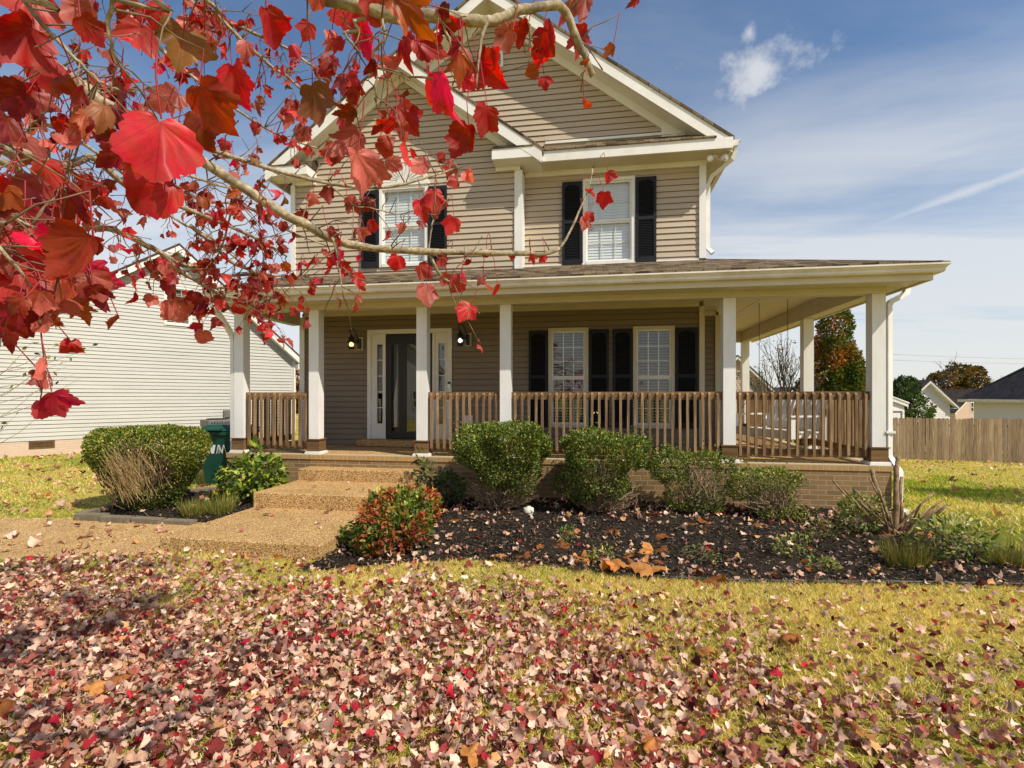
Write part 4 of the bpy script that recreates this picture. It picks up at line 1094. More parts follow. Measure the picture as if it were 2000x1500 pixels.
# porch railings
bm = MB(); h = .0175
bm.hexa([(-h, -h, 0), (h, -h, 0), (h, h, .035), (-h, h, .035), (-h, -h, .815), (h, -h, .815), (h, h, .845), (-h, h, .845)])
BAL = bm.mesh('baluster'); BAL.materials.append(M['post_wood'])
def railing(a, b, n, side):
    """a,b: ends (x,y); side: unit vector on which the balusters hang"""
    a = Vector((*a, 0)); b = Vector((*b, 0)); d = (b - a).normalized(); s = Vector((*side, 0))
    def bar(z0, z1, o0, o1):
        m = MB(); p = lambda t, o, z: tuple(t + s * o + Vector((0, 0, z)))
        m.hexa([p(a, o0, z0), p(b, o0, z0), p(b, o1, z0), p(a, o1, z0), p(a, o0, z1), p(b, o0, z1), p(b, o1, z1), p(a, o1, z1)]); return m
    flip = d.cross(Vector((0, 0, 1))).dot(s) < 0
    t = bar(1.46, 1.572, -.02, .02); ro = HB(t, 'porch_railing', 'rail_wood' if abs(d.x) > .5 else 'rail_wood_y')
    bar(.685, .79, -.019, .02).build('bottom_rail', M['dark_wood' if abs(d.x) > .5 else 'rail_wood_y'], ro)
    rz = math.atan2(s.y, s.x) + math.pi / 2
    for i in range(n):
        t = (i + .6) / (n + .2)
        p = a.lerp(b, t) + s * .039
        o = link('baluster', BAL, None, ro, (p.x + random.uniform(-.004, .004), p.y, .715 + random.uniform(-.004, .004)), rz + random.uniform(-.03, .03))
        o.rotation_euler.y = random.uniform(-.008, .008)
M['rail_wood_y'] = wood_mat('weathered_rail_wood_side', (.10, .06, .03), (.24, .145, .07), (.40, .26, .14), 'Y')
railing((CX[0] + .083, 7.52), (CX[1] - .083, 7.52), 10, (0, -1))
railing((CX[2] + .083, 7.52), (CX[3] - .083, 7.52), 11, (0, -1))
railing((CX[3] + .083, 7.52), (CX[4] - .083, 7.52), 29, (0, -1))
railing((CX[4] + .083, 7.52), (CX[5] - .083, 7.52), 16, (0, -1))
railing((CX[0] - .02, 7.61), (CX[0] - .02, 8.99), 13, (-1, 0))
railing((3.67, 7.61), (3.67, 9.66), 19, (1, 0))
railing((3.67, 9.84), (3.67, 13.46), 33, (1, 0))
railing((2.30, 13.58), (3.58, 13.58), 12, (0, 1))

# wall lanterns beside the door
def lantern(x, z, bulb, label):
    pass
    L = empty('wall_lantern', (x, YW - .02, z), label, 'wall lamp', 'lanterns beside the front door')
    L.scale = (1.22, 1.22, 1.22)
    m = MB(); y = YW - .022
    sx = x + .10
    m.box(sx - .045, sx + .045, y - .012, y, z - .10, z + .10); m.build('back_plate', M['cream'], L, bevel=.01)
    m = MB(); m.box(sx - .028, sx + .02, y - .055, y - .0125, z - .085, z + .07)
    cx, cy = x, y - .10
    m.tube([(sx, y - .04, z + .03), (sx - .03, cy + .02, z + .13), (sx - .055, cy, z + .20), (x + .01, cy, z + .225), (x - .025, cy, z + .205), (x - .025, cy, z + .16), (x, cy, z + .12)], .009, 8)
    m.lathe([(.0, .13), (.014, .125), (.02, .10), (.045, .06), (.052, .03), (.05, .02), (0, .02)], (cx, cy, z), 16)
    m.lathe([(0, -.095), (.04, -.095), (.045, -.065), (.03, -.062), (0, -.062)], (cx, cy, z), 16)
    for k in range(4):
        a = k * math.pi / 2 + .5; c, s_ = math.cos(a), math.sin(a)
        m.tube([(cx + .047 * c, cy + .047 * s_, z + .03), (cx + .08 * c, cy + .08 * s_, z - .015), (cx + .045 * c, cy + .045 * s_, z - .07)], .003, 5)
    m.box(sx - .03, cx, cy - .004, y - .03, z + .0, z + .02)
    m.build('lantern_body', M['black_metal'], L)
    m = MB(); m.lathe([(.045, .02), (.068, .0), (.074, -.02), (.064, -.045), (.04, -.062)], (cx, cy, z), 20); m.build('globe', M['lamp_glass'], L)
    m = MB(); m.lathe([(0, .012), (.02, .005), (.034, -.018), (.028, -.042), (0, -.055)], (cx, cy, z), 14); m.build('bulb', M[bulb], L)
lantern(-4.485, 2.50, 'bulb_warm', 'black wall lantern with an amber lit bulb on the shaded siding')
lantern(-2.40, 2.535, 'bulb_white', 'black wall lantern with a white lit bulb beside the doorbell side of the entrance')

# hanging porch swing
SC = Vector((2.95, 9.12, .95)); ax = Vector((.35, -.94, 0)).normalized(); fw = Vector((-.94, -.35, 0)).normalized()
sw = empty('porch_swing', tuple(SC), 'white slatted swing bench hanging on chains behind the porch railing', 'porch swing')
def SP(a, f, z): return tuple(SC + ax * a + fw * f + Vector((0, 0, z)))
def sbox(mb, a0, a1, f0, f1, z0, z1, tilt=0.0):
    g = lambda a, f, z: SP(a, f - tilt * (z), z)
    mb.hexa([g(a0, f0, z0), g(a1, f0, z0), g(a1, f1, z0), g(a0, f1, z0), g(a0, f0, z1), g(a1, f0, z1), g(a1, f1, z1), g(a0, f1, z1)])
HLF = .66
m = MB()
for k in range(6): sbox(m, -HLF, HLF, -.24 + k * .085, -.24 + k * .085 + .07, -.012, .012)
sbox(m, -HLF, HLF, .265, .285, -.11, .03); sbox(m, -HLF + .02, -HLF + .06, -.25, .26, -.09, -.013); sbox(m, HLF - .06, HLF - .02, -.25, .26, -.09, -.013); sbox(m, -.02, .02, -.25, .26, -.09, -.013)
m.build('seat', M['swing_white'], sw)
m = MB()
for part in (-1, 1):
    for k in range(6):
        a = part * .325 + (k - 2.5) * .098
        hgt = .50 + .07 * (1 - ((k - 2.5) / 2.5) ** 2)
        sbox(m, a - .038, a + .038, -.27, -.25, .03, hgt, .33)
sbox(m, -HLF, HLF, -.292, -.272, .08, .16, .33); sbox(m, -HLF, HLF, -.292, -.272, .36, .43, .33)
m.build('backrest', M['swing_white'], sw)
for sgn in (-1, 1):
    m = MB(); a = sgn * (HLF + .015)
    sbox(m, a - .045, a + .045, -.33, .30, .235, .26); sbox(m, a - .02, a + .02, .20, .28, -.10, .234); sbox(m, a - .02, a + .02, -.34, -.26, -.12, .234)
    m.build('armrest', M['swing_white'], sw)
    JT = Vector(SP(sgn * .34, .05, .80))
    for p, q in ((Vector(SP(sgn * (HLF - .02), .24, .26)), JT), (Vector(SP(sgn * (HLF - .02), -.30, .26)), JT), (JT, Vector((JT.x, JT.y, 3.118)))):
        c = MB()
        n = int((q - p).length / .034)
        dr = (q - p).normalized(); u = dr.orthogonal().normalized(); w = dr.cross(u)
        for i in range(n):
            cc = p.lerp(q, (i + .5) / n); e = (u if i % 2 else w)
            pts = [cc + dr * (.021 * math.cos(t)) + e * (.008 * math.sin(t)) for t in np.linspace(0, 2 * math.pi, 7)]
            c.tube(pts, .0026, 4, True, False)
        c.build('chain', M['chain'], sw)

# ------------------------------------------------------------------ neighbouring house on the left
nh = empty('neighbour_house', (-12.2, 13.3, 0), 'cream sided gable house with pale brick base beyond the clipped hedge shrub', 'house')
NP0 = Vector((-13.78, 10.91, 0)); NE = Vector((.54, .842, 0)).normalized(); NN = Vector((.842, -.54, 0)).normalized()
def PN(s, o, z): return tuple(NP0 + NE * s + NN * o + Vector((0, 0, z)))
NB = lambda mb, name, mat: mb.build(name, M[mat], nh)
nr = lambda s: 5.96 - .85 * (s - 2.87) if s > 2.87 else 5.96 - .71 * (2.87 - s)
def nxl(z): return 2.87 - max(5.74 - z, 0) / .71 if z > 3.05 else -9.0
def nxr(z): return min(6.40, 2.87 + max(5.74 - z, 0) / .85)
m = MB(); siding(m, PN, nxl, nxr, .40, 5.74, .1016, holes=[(2.55, 3.27, 3.60, 4.75)]); NB(m, 'gable_siding', 'neighbour_siding')
m = MB(); siding(m, lambda s, o, z: PN(s, o - 1.6, z), cst(-9), cst(1.4), 3.0, 4.75); NB(m, 'siding_wall', 'neighbour_siding')
m = MB(); m.box(-9, 6.42, -.15, .012, -.4, .385, PN); m.box(6.25, 6.42, -7, -.151, -.4, .385, PN); NB(m, 'foundation', 'pale_brick')
m = MB(); m.box(6.30, 6.42, -7, -.01, .39, 2.6, PN); m.box(-9, 6.3, -7, -6.9, .39, 3.0, PN); NB(m, 'outer_wall', 'neighbour_siding')
def nslab(mb, s0, s1, t0, t1, o0, o1):
    c = [PN(s0, o0, nr(s0) - t0), PN(s1, o0, nr(s1) - t0), PN(s1, o0, nr(s1) - t1), PN(s0, o0, nr(s0) - t1)]
    d = [PN(s0, o1, nr(s0) - t0), PN(s1, o1, nr(s1) - t0), PN(s1, o1, nr(s1) - t1), PN(s0, o1, nr(s0) - t1)]
    mb.hexa(c + d)
m = MB(); nslab(m, -.85, 2.87, -.03, .03, .28, -7.2); nslab(m, 2.87, 6.75, -.03, .03, .28, -7.2); NB(m, 'roof', 'shingle_grey')
m = MB(); nslab(m, -.84, 2.87, .032, .22, .265, .235); nslab(m, 2.87, 6.72, .032, .24, .265, .235); m.box(6.42, 6.71, -.3, .264, nr(6.72) - .25, nr(6.72) - .06, PN); m.box(-1.3, -.80, -.2, .26, 2.98, 3.16, PN); NB(m, 'rake_board', 'white')
m = MB(); nslab(m, -.8, 2.87, .19, .205, .234, .0); nslab(m, 2.87, 6.6, .2, .215, .234, .0); NB(m, 'rake_soffit', 'white')
m = MB(); m.box(-9, -.86, -.4, .25, 3.06, 3.16, PN); m.box(-9, 1.5, -1.75, -1.35, 4.75, 4.9, PN); NB(m, 'eave_board', 'white')
m = MB(); m.hexa([PN(-9, .3, 3.165), PN(-.87, .3, 3.165), PN(-.87, -1.58, 3.6), PN(-9, -1.58, 3.6), PN(-9, .3, 3.20), PN(-.87, .3, 3.2), PN(-.87, -1.58, 3.66), PN(-9, -1.58, 3.66)])
m.hexa([PN(-9, -1.2, 4.905), PN(1.6, -1.2, 4.905), PN(1.6, -6, 6.5), PN(-9, -6, 6.5), PN(-9, -1.2, 4.95), PN(1.6, -1.2, 4.95), PN(1.6, -6, 6.56), PN(-9, -6, 6.56)]); NB(m, 'roof', 'shingle_grey')
m = MB(); m.box(6.33, 6.44, -.03, .03, .39, 2.72, PN); NB(m, 'corner_board', 'white')
window(nh, PN, 2.55, 3.27, 3.60, 4.75, 2, 'blind_dim', .3, sticker=False)
m = MB(); m.box(2.4, 3.4, -.6, -.55, 3.4, 4.9, PN); NB(m, 'inner_room', 'dark_room')
m = MB(); m.box(-.32, .17, .0, .03, .20, .235, PN); m.box(-.32, .17, .0, .03, .35, .384, PN); m.box(-.32, -.28, .0, .03, .235, .35, PN); m.box(.13, .17, 0, .03, .235, .35, PN); m.box(-.28, .13, 0, .014, .235, .35, PN)
for k in range(4): m.box(-.275, .125, .015, .022, .245 + k * .026, .258 + k * .026, PN)
NB(m, 'foundation_vent', 'dark_wood')
m = MB(); m.box(4.12, 4.36, .02, .12, .80, 1.08, PN); m.box(4.2, 4.24, .03, .07, .1, .80, PN); m.box(4.16, 4.32, .121, .14, .86, 1.02, PN); NB(m, 'meter_box', 'ac')
m = MB(); m.box(6.34, 6.40, .031, .09, .3, 2.5, PN); NB(m, 'downspout', 'white')

acu = empty('air_conditioner', PN(3.7, .9, 0.0), 'grey outdoor air conditioner standing against the cream house wall', 'air conditioner')
m = MB(); m.box(3.35, 4.05, .45, 1.2, .09, .83, PN); m.build('cabinet', M['ac'], acu, bevel=.02)
m = MB()
for k in range(9):
    m.box(3.42 + k * .07, 3.45 + k * .07, 1.201, 1.215, .16, .76, PN); m.box(4.051, 4.065, .5 + k * .075, .53 + k * .075, .16, .76, PN)
m.build('side_grille', M['bin_dark'], acu)
m = MB(); m.box(3.25, 4.15, .35, 1.3, -.05, .088, PN); m.build('pad', M['block'], acu)
c = Vector(PN(3.7, .83, 0)); m = MB(); m.lathe([(.28, .832), (.3, .85), (.26, .86), (.05, .862), (0, .862)], c, 20); m.build('fan_guard', M['bin_dark'], acu)

# ------------------------------------------------------------------ green wheeled bin with white letters
tb = empty('wheeled_bin', (-6.24, 7.9, 0), 'dark green wheeled rubbish bin with white W M letters by the porch corner', 'rubbish bin', rz=R(8))
def tap(mb, w0, d0, w1, d1, z0, z1, y=0):
    mb.hexa([(-w0, y - d0, z0), (w0, y - d0, z0), (w0, y + d0, z0), (-w0, y + d0, z0), (-w1, y - d1, z1), (w1, y - d1, z1), (w1, y + d1, z1), (-w1, y + d1, z1)])
m = MB(); tap(m, .24, .26, .32, .36, .06, .90); tap(m, .345, .385, .345, .385, .86, .93); m.build('body', M['bin_green'], tb, local=True, bevel=.012)
m = MB(); tap(m, .355, .40, .34, .37, .935, .965); tap(m, .335, .365, .20, .25, .9655, 1.03); tap(m, .12, .06, .12, .05, .945, .99, -.42); m.build('lid', M['bin_green'], tb, local=True, bevel=.012)
for sx in (-1, 1):
    m = MB(); m.tube([(sx * .27, .33, .11), (sx * .33, .33, .11)], .11, 18); m.build('wheel', M['bin_dark'], tb, local=True)
m = MB(); m.tube([(-.3, .40, .92), (-.3, .47, .95), (.3, .47, .95), (.3, .40, .92)], .014, 8); m.build('handle', M['bin_dark'], tb, local=True)
def letter(mb, segs, x0, z0, s):
    for (xa, za, xb, zb_, w) in segs:
        yf = lambda z: -.26 - .10 * (z - .06) / .84 - .004
        pts = [(x0 + xa * s, z0 + za * s), (x0 + (xa + w) * s, z0 + za * s), (x0 + (xb + w) * s, z0 + zb_ * s), (x0 + xb * s, z0 + zb_ * s)]
        mb.face([(x, yf(z) - .001 * mb.k, z) for x, z in pts]); mb.k += 1
m = MB(); m.k = 0; letter(m, [(0, 1, .28, 0, .3), (.28, 0, .52, 1, .3), (.52, 1, .80, 0, .3), (.80, 0, 1.06, 1, .3)], -.21, .56, .145); m.build('letter_w', M['white'], tb, local=True)
m = MB(); m.k = 4; letter(m, [(0, 0, .24, 1, .08), (.30, 0, .34, 1, .06), (.24, 1, .58, .1, .08), (.40, 1, .60, .36, .06), (.56, .1, .90, 1, .08), (.90, 1, 1.14, 0, .08), (.68, .0, .82, .62, .06)], -.01, .56, .145); m.build('letter_m', M['white'], tb, local=True)

# ------------------------------------------------------------------ fence and houses beyond
fnc = empty('wooden_fence', (15.5, 25.1, -1.27), 'weathered wooden privacy fence of vertical boards across the side yard', 'fence')
FA, FBp = Vector((9.5, 26.0, 0)), Vector((21.0, 24.3, 0)); fd_ = (FBp - FA).normalized(); fn_ = Vector((fd_.y, -fd_.x, 0))
m = MB(); L_ = (FBp - FA).length; s = 0.0
vv = []
while s < L_:
    w = .145; h0 = -1.40; h1 = .56 + random.uniform(-.025, .03); o_ = random.uniform(-.008, .008); tl = random.uniform(-.01, .01)
    g = lambda a, o, z: tuple(FA + fd_ * (a + tl * (z + 1)) + fn_ * o + Vector((0, 0, z)))
    e = s + w - random.uniform(.004, .014)
    m.hexa([g(s, o_, h0), g(e, o_, h0), g(e, o_ - .018, h0), g(s, o_ - .018, h0), g(s, o_, h1 - .04), g(e, o_, h1 - .04), g(e, o_ - .018, h1 - .04), g(s, o_ - .018, h1 - .04)])
    m.hexa([g(s, o_, h1 - .039), g(e, o_, h1 - .039), g(e, o_ - .018, h1 - .039), g(s, o_ - .018, h1 - .039), g(s + .03, o_, h1), g(e - .03, o_, h1), g(e - .03, o_ - .018, h1), g(s + .03, o_ - .018, h1)])
    s += w
def fence_mat():
    mt = M['fence_wood']; nt = mt.node_tree
    # board by board tone from the position along the fence
    t = nt.nodes.new('ShaderNodeTexCoord'); sp = nt.nodes.new('ShaderNodeSeparateXYZ'); nt.links.new(t.outputs['Object'], sp.inputs[0])
    dv = nd(nt, 'ShaderNodeMath', operation='DIVIDE'); dv.inputs[1].default_value = .1434; nt.links.new(sp.outputs[0], dv.inputs[0])
    fl_ = nd(nt, 'ShaderNodeMath', operation='FLOOR'); nt.links.new(dv.outputs[0], fl_.inputs[0])
    wn = nt.nodes.new('ShaderNodeTexWhiteNoise'); wn.noise_dimensions = '1D'; nt.links.new(fl_.outputs[0], wn.inputs['W'])
    b = [n for n in nt.nodes if n.type == 'BSDF_PRINCIPLED'][0]; src = b.inputs['Base Color'].links[0].from_socket
    cc = mix(nt, .55, src, ramp(nt, wn.outputs[0], [(0, (.45, .40, .36)), (.5, (.85, .85, .85)), (1, (1.25, 1.2, 1.1))]), 'MULTIPLY')
    nt.links.new(cc, b.inputs['Base Color'])
fence_mat()
m.build('board_panel', M['fence_wood'], fnc)
m = MB()
for z in (-1.05, .2): 
    a = FA - fn_ * .05; b = FBp - fn_ * .05; m.hexa([tuple(p + fn_ * o + Vector((0, 0, z + zz))) for zz in (0, .09) for p, o in ((a, 0), (b, 0), (b, -.04), (a, -.04))])
m.build('rail', M['fence_wood'], fnc)
for k in range(6):
    p = FA + fd_ * (.3 + k * 2.25) - fn_ * .14; m = MB(); m.box(p.x - .045, p.x + .045, p.y - .045, p.y + .045, -1.4, .42); m.build('post', M['fence_wood'], fnc)


def gable_house(name, label, cat, x, y, rz, hw, depth, z0, ze, slope, wall, roof, oh=.3, wins=(), group=None, door=None, expo=.13, base=None):
    """front gable on local -y, apex over local x=0"""
    h = empty(name, (x, y, z0), label, cat, group, rz)
    za = ze - z0 + slope * (hw + oh); zt = lambda X: za - slope * abs(X)
    P = lambda X, o, z: (X, -o, z)
    k = dict(local=True)
    m = MB(); f = lambda z: min(hw, max(za - .18 - z, 0) / slope); siding(m, P, lambda z: -f(z), f, 0, za - .2, expo); m.build('gable_wall', M[wall], h, **k)
    wz = ze - z0 + slope * oh - .1
    m = MB(); m.box(-hw, -hw + .1, .02, depth, 0, wz); m.box(hw - .1, hw, .02, depth, 0, wz); m.box(-hw + .1, hw - .1, depth - .1, depth, 0, wz); m.build('side_wall', M[wall], h, **k)
    m = MB(); slope_prism(m, -hw - oh - .03, 0, zt, 0, .06, -oh - .03, depth + oh); slope_prism(m, 0, hw + oh + .03, zt, 0, .06, -oh - .03, depth + oh); m.build('roof', M[roof], h, **k)
    m = MB(); slope_prism(m, -hw - oh, 0, zt, .063, .24, -oh, -oh + .03); slope_prism(m, 0, hw + oh, zt, .063, .24, -oh, -oh + .03)
    m.box(hw, hw + oh, -oh + .031, depth, ze - z0 - .2, ze - z0 - .17); m.box(-hw - oh, -hw, -oh + .031, depth, ze - z0 - .2, ze - z0 - .17); m.build('rake_board', M['white'], h, **k)
    m = MB(); slope_prism(m, -hw - oh + .05, 0, zt, .2, .215, -oh + .032, 0); slope_prism(m, 0, hw + oh - .05, zt, .2, .215, -oh + .032, 0); m.build('soffit', M['white'], h, **k)
    for (a, b, c, d) in wins:
        m = MB()
        m.box(a, a + .07, -.05, -.022, c, d); m.box(b - .07, b, -.05, -.022, c, d); m.box(a + .07, b - .07, -.05, -.022, d - .07, d); m.box(a + .07, b - .07, -.05, -.022, c, c + .07); m.box(a + .07, b - .07, -.045, -.024, (c + d) / 2 - .03, (c + d) / 2 + .03)
        m.box((a + b) / 2 - .015, (a + b) / 2 + .015, -.043, -.025, c + .07, (c + d) / 2 - .03); m.box((a + b) / 2 - .015, (a + b) / 2 + .015, -.043, -.025, (c + d) / 2 + .03, d - .07)
        wo = m.build('window', M['white'], h, **k)
        g = MB(); g.box(a + .07, b - .07, -.0235, -.0215, c + .07, d - .07); g.build('pane', M['door_glass'], wo, local=True)
        g = MB(); g.box(a + .07, b - .07, -.021, -.0205, c + .07, d - .07); g.build('dark_backing', M['dark_room'], wo, local=True)  # near-black sheet stands in for the unlit room behind the pane
    if door:
        a, b, d = door
        m = MB(); m.box(a, a + .08, -.06, -.022, 0, d); m.box(b - .08, b, -.06, -.022, 0, d); m.box(a + .08, b - .08, -.06, -.022, d - .08, d)
        do = m.build('door_frame', M['ac'], h, **k)
        m = MB(); n = 4; w = (b - a - .16) / n
        for i in range(n): m.box(a + .08 + i * w + .004, a + .08 + (i + 1) * w - .004, -.045, -.022, 0, d - .081)
        m.build('door', M['far_siding'], h, **k)
    return h


h1 = gable_house('distant_house', 'small white sided gable house just beyond the fence beside the evergreen', 'house', 22.98, 40.3, R(9.3), 1.62, 7, -1.3, .88, .92, 'far_siding', 'shingle_grey', .36, wins=[(-1.5, -.7, .5, 1.65)])
m = MB(); zz = [(-.05, 2.2, 4.02), (-4.6, 2.2, 4.02), (-4.6, -.4, 2.2), (-1.9, -.4, 2.2)]; m.face([(a, b, c - .05) for a, b, c in zz]); m.face([(a, b, c - .11) for a, b, c in reversed(zz)]); m.build('cross_roof', M['shingle_grey'], h1, local=True)
m = MB(); m.box(-4.3, -1.65, .0, .1, 0, 2.15); m.build('side_wall', M['far_siding'], h1, local=True)
gable_house('distant_house', 'tan brick gable house with one narrow upstairs window between two nearer roofs', 'house', 41.6, 64.5, R(14), 2.4, 9, -1.8, -.2, .95, 'pale_brick', 'shingle_grey', .3, wins=[(-.6, .1, 1.6, 2.7)])
m_h = gable_house('distant_house', 'far grey roofed house whose pale gable peeks over the dark hip roof', 'house', 57, 85, R(14), 4.2, 10, -1.8, .2, .55, 'far_siding', 'shingle_grey', .4)
gable_house('distant_house', 'pale brick gable house seen through the porch beyond the swing', 'house', 8.75, 34.2, R(3), 2.0, 8, -1.3, 1.85, .98, 'pale_brick', 'shingle_grey', .32)
gable_house('distant_house', 'low brown roofed house glimpsed behind the bare tree through the porch', 'house', 18.5, 52, R(9), 2.3, 9, -1.5, 1.0, .55, 'pale_brick', 'shingle_grey', .35)
gable_house('garden_shed', 'white garden shed with plank doors behind the fence next to the porch column', 'shed', 13.85, 28.1, R(12), 1.36, 2.4, -1.3, 1.23, .36, 'far_siding', 'far_siding', .12, door=(.3, 1.22, 2.1), expo=.4)

# hip roofed house at the right edge
hh = empty('distant_house', (25, 33, -1.3), 'white sided house with a broad charcoal hip roof at the right edge', 'house')
HA = Vector((21.8, 33.9, 0)); d1 = Vector((.35, -.937, 0)); d2 = Vector((.937, .35, 0))
PH = lambda s, o, z: tuple(HA + d1 * s - d2 * o + Vector((0, 0, z)))
m = MB(); siding(m, PH, cst(0), cst(9), -1.4, 1.25, .13); m.build('siding_wall', M['far_siding'], hh)
m = MB(); m.box(0, .1, -9, -.02, -1.4, 1.25, PH); m.box(8.9, 9, -9, -.02, -1.4, 1.25, PH); m.box(.1, 8.9, -9, -8.9, -1.4, 1.25, PH); m.build('outer_wall', M['far_siding'], hh)
rp = lambda s, o, z: PH(s, o, z)
m = MB(); e = .5; q = 4.2; zr_ = 1.36 + .92 * (q + e)
A_, B_, C_, D_ = PH(-e, e, 1.36), PH(9 + e, e, 1.36), PH(9 + e, -9 - e, 1.36), PH(-e, -9 - e, 1.36)
T1, T2 = PH(4.2, -4.2, zr_), PH(4.8, -4.8, zr_)
m.face([A_, B_, T2, T1]); m.face([B_, C_, T2]); m.face([C_, D_, T1, T2]); m.face([D_, A_, T1]); m.face([D_, C_, B_, A_]); m.build('roof', M['shingle_dark'], hh)
m = MB()
m.box(-e - .01, 9 + e, e, e + .03, 1.20, 1.35, PH); m.box(-e - .04, -e - .011, -9, e, 1.20, 1.35, PH); m.build('fascia', M['gutter'], hh)
m = MB(); m.box(-e, 9 + e, 0.0, e - .002, 1.255, 1.27, PH); m.build('soffit', M['white'], hh)

# house over the road, seen only mirrored in the door glass
gable_house('opposite_house', 'cream sided gable house on the opposite side of the road', 'house', -14.5, -17.5, R(122), 4.6, 9, -.5, 3.4, .6, 'neighbour_siding', 'shingle_grey', .35, wins=[(-2.6, -1.6, 1.0, 2.5), (1.4, 2.4, 1.0, 2.5)])

# overhead cables
for k, (z0, z1) in enumerate(((6.1, 5.3), (5.5, 4.9), (1.9, 1.5))):
    m = MB(); a = Vector((44, 68, z0)); b = Vector((58, 64, z1)); pts = []
    for t in np.linspace(-.6, 1.8, 12):
        p = a.lerp(b, float(t)); p.z += .5 * ((t - .5) ** 2 - .25) * .5; pts.append(p)
    m.tube(pts, .022, 5)
    tag(m.build('overhead_cable', M['wire']), 'thin pale cable strung in front of the round oak tree' if k < 2 else 'lowest thin cable crossing just above the far roofs', 'cable', 'cables between the far houses')

# ------------------------------------------------------------------ shrubs and plants
RHOMB = [(0, 0), (.30, .38), (0, 1), (-.30, .38)]
OVAL = [(0, 0), (.26, .25), (.30, .55), (0, 1), (-.30, .55), (-.26, .25)]
BLADE = [(-.5, 0), (.5, 0), (.35, .55), (-.35, .55), (0.0, 1)]
F4 = [(0, 1, 2, 3)]; FO = [(0, 1, 2, 3), (0, 3, 4, 5)]; FBL = [(0, 1, 2, 3), (3, 2, 4)]
PAL_BOX = np.array([(.030, .060, .010), (.058, .10, .014), (.11, .155, .022), (.18, .22, .032), (.28, .30, .055), (.40, .34, .12)])


def pick(pal, n, w=None, jit=.22):
    pal = np.asarray(pal); i = rng.choice(len(pal), n, p=None if w is None else np.array(w) / np.sum(w))
    return np.clip(pal[i] * np.exp(rng.normal(0, jit, (n, 1))), 0, 1)


def cloud(f, lo, hi, n, inner=.55, seed=0, freq=6.0, amp=.12, gaps=0.0, gfreq=9.0):
    """points in the shell of an implicit body f(p)<1"""
    out = []; tot = 0; lo = np.array(lo); hi = np.array(hi)
    while tot < n:
        p = rng.uniform(lo, hi, (n * 3, 3)); v = f(p) + amp * lumps(p, freq, seed)
        ok = (v < 1) & (v > inner) & (rng.random(len(p)) < np.clip((v - inner) / (1 - inner), .12, 1) ** 1.3)
        if gaps: ok &= lumps(p, gfreq, (seed + 1) % 6) > gaps - 1.0
        q = p[ok]; out.append(q); tot += len(q)
        if len(out) > 60: break
    return np.concatenate(out)[:n]


def leaves_on(P, c, size, pal, w, mat, name, parent, tmpl=RHOMB, faces=F4, up=.4, droop=0.0, rnd=.9, jit=.22, tint_top=.25, fold=.25, width=1.0):
    n = len(P); o = P - np.asarray(c); o /= np.maximum(np.linalg.norm(o, axis=1, keepdims=True), 1e-6)
    D = o * .8 + unit(n) * rnd + np.array([0, 0, up - droop]); Nn = o * .5 + unit(n) * .7 + np.array([0, 0, .55])
    C = pick(pal, n, w, jit)
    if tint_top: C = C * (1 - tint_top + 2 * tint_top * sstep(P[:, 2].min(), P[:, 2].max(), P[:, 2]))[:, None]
    S = size * np.exp(rng.normal(0, .25, n))
    return link(name, cards(name, tmpl, faces, P, D, Nn, S, C, fold=fold, width=width), M[mat], parent)


def twigs(parent, base, tips, r0, r1, mat, name='stems', spread=.05, wander=.06, sides=4):
    m = MB()
    for t in tips:
        t = Vector(t); b = Vector(base) + Vector((random.uniform(-1, 1), random.uniform(-1, 1), 0)) * spread
        kk = random.random()
        if kk > .25: b = b.lerp(t, random.uniform(.15, .75)) + Vector((random.gauss(0, 1), random.gauss(0, 1), random.gauss(0, .7))) * wander * 1.1
        pts = [b]; n = 4
        for i in range(1, n + 1):
            k = i / n; p = b.lerp(t, k); p.z += .10 * math.sin(k * math.pi) * (t - b).length * .3
            pts.append(p + Vector((random.gauss(0, 1), random.gauss(0, 1), random.gauss(0, .6))) * wander * (t - b).length * (.3 if i == n else 1))
        m.tube(pts, [r0 + (r1 - r0) * i / n for i in range(n + 1)], sides, True, False)
    return m.build(name, M[mat], parent)


def ell(c, r, pw=2.0):
    c = np.array(c); r = np.array(r)
    return lambda p: (np.abs((p - c) / r) ** pw).sum(1) ** (1 / pw)


def un(*fs): return lambda p: np.min([f(p) for f in fs], axis=0)


def box_of(bodies):
    lo = np.min([np.array(c) - np.array(r) * 1.15 for c, r in bodies], axis=0); hi = np.max([np.array(c) + np.array(r) * 1.15 for c, r in bodies], axis=0)
    return lo, hi


def shrub(name, label, cat, base, bodies, n, size, pal, w, mat='boxwood', group=None, pw=2.4, inner=.5, amp=.22, freq=8.0, gaps=0.0, ntw=120, twig='dry_twig', twr=(.008, .002), twbodies=None, seed=0, cull=None, **kw):
    s = empty(name, base, label, cat, group)
    f = un(*[ell(c, r, pw) for c, r in bodies]); lo, hi = box_of(bodies)
    P = cloud(f, lo, hi, n, inner, seed, freq, amp, gaps)
    if cull is not None: P = P[~cull(P)]
    c = np.mean([b[0] for b in bodies], axis=0)
    if n > 5000:                              # stray shoots poking out of the clipped outline
        top_ = P[rng.choice(len(P), 46)]; ex = [p + (np.array([0, 0, .5]) + (p - c) * .9 + rng.normal(0, .25, 3)) * t for p in top_ for t in rng.uniform(.02, .17, 9)]
        P = np.concatenate([P, np.array(ex)])
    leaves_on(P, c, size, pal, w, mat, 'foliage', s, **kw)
    tb_ = twbodies or bodies; f2 = un(*[ell(c_, r_) for c_, r_ in tb_]); lo2, hi2 = box_of(tb_)
    T = cloud(f2, lo2, hi2, ntw, .3, seed, 5, .05)
    twigs(s, base, T, twr[0], twr[1], twig)
    return s


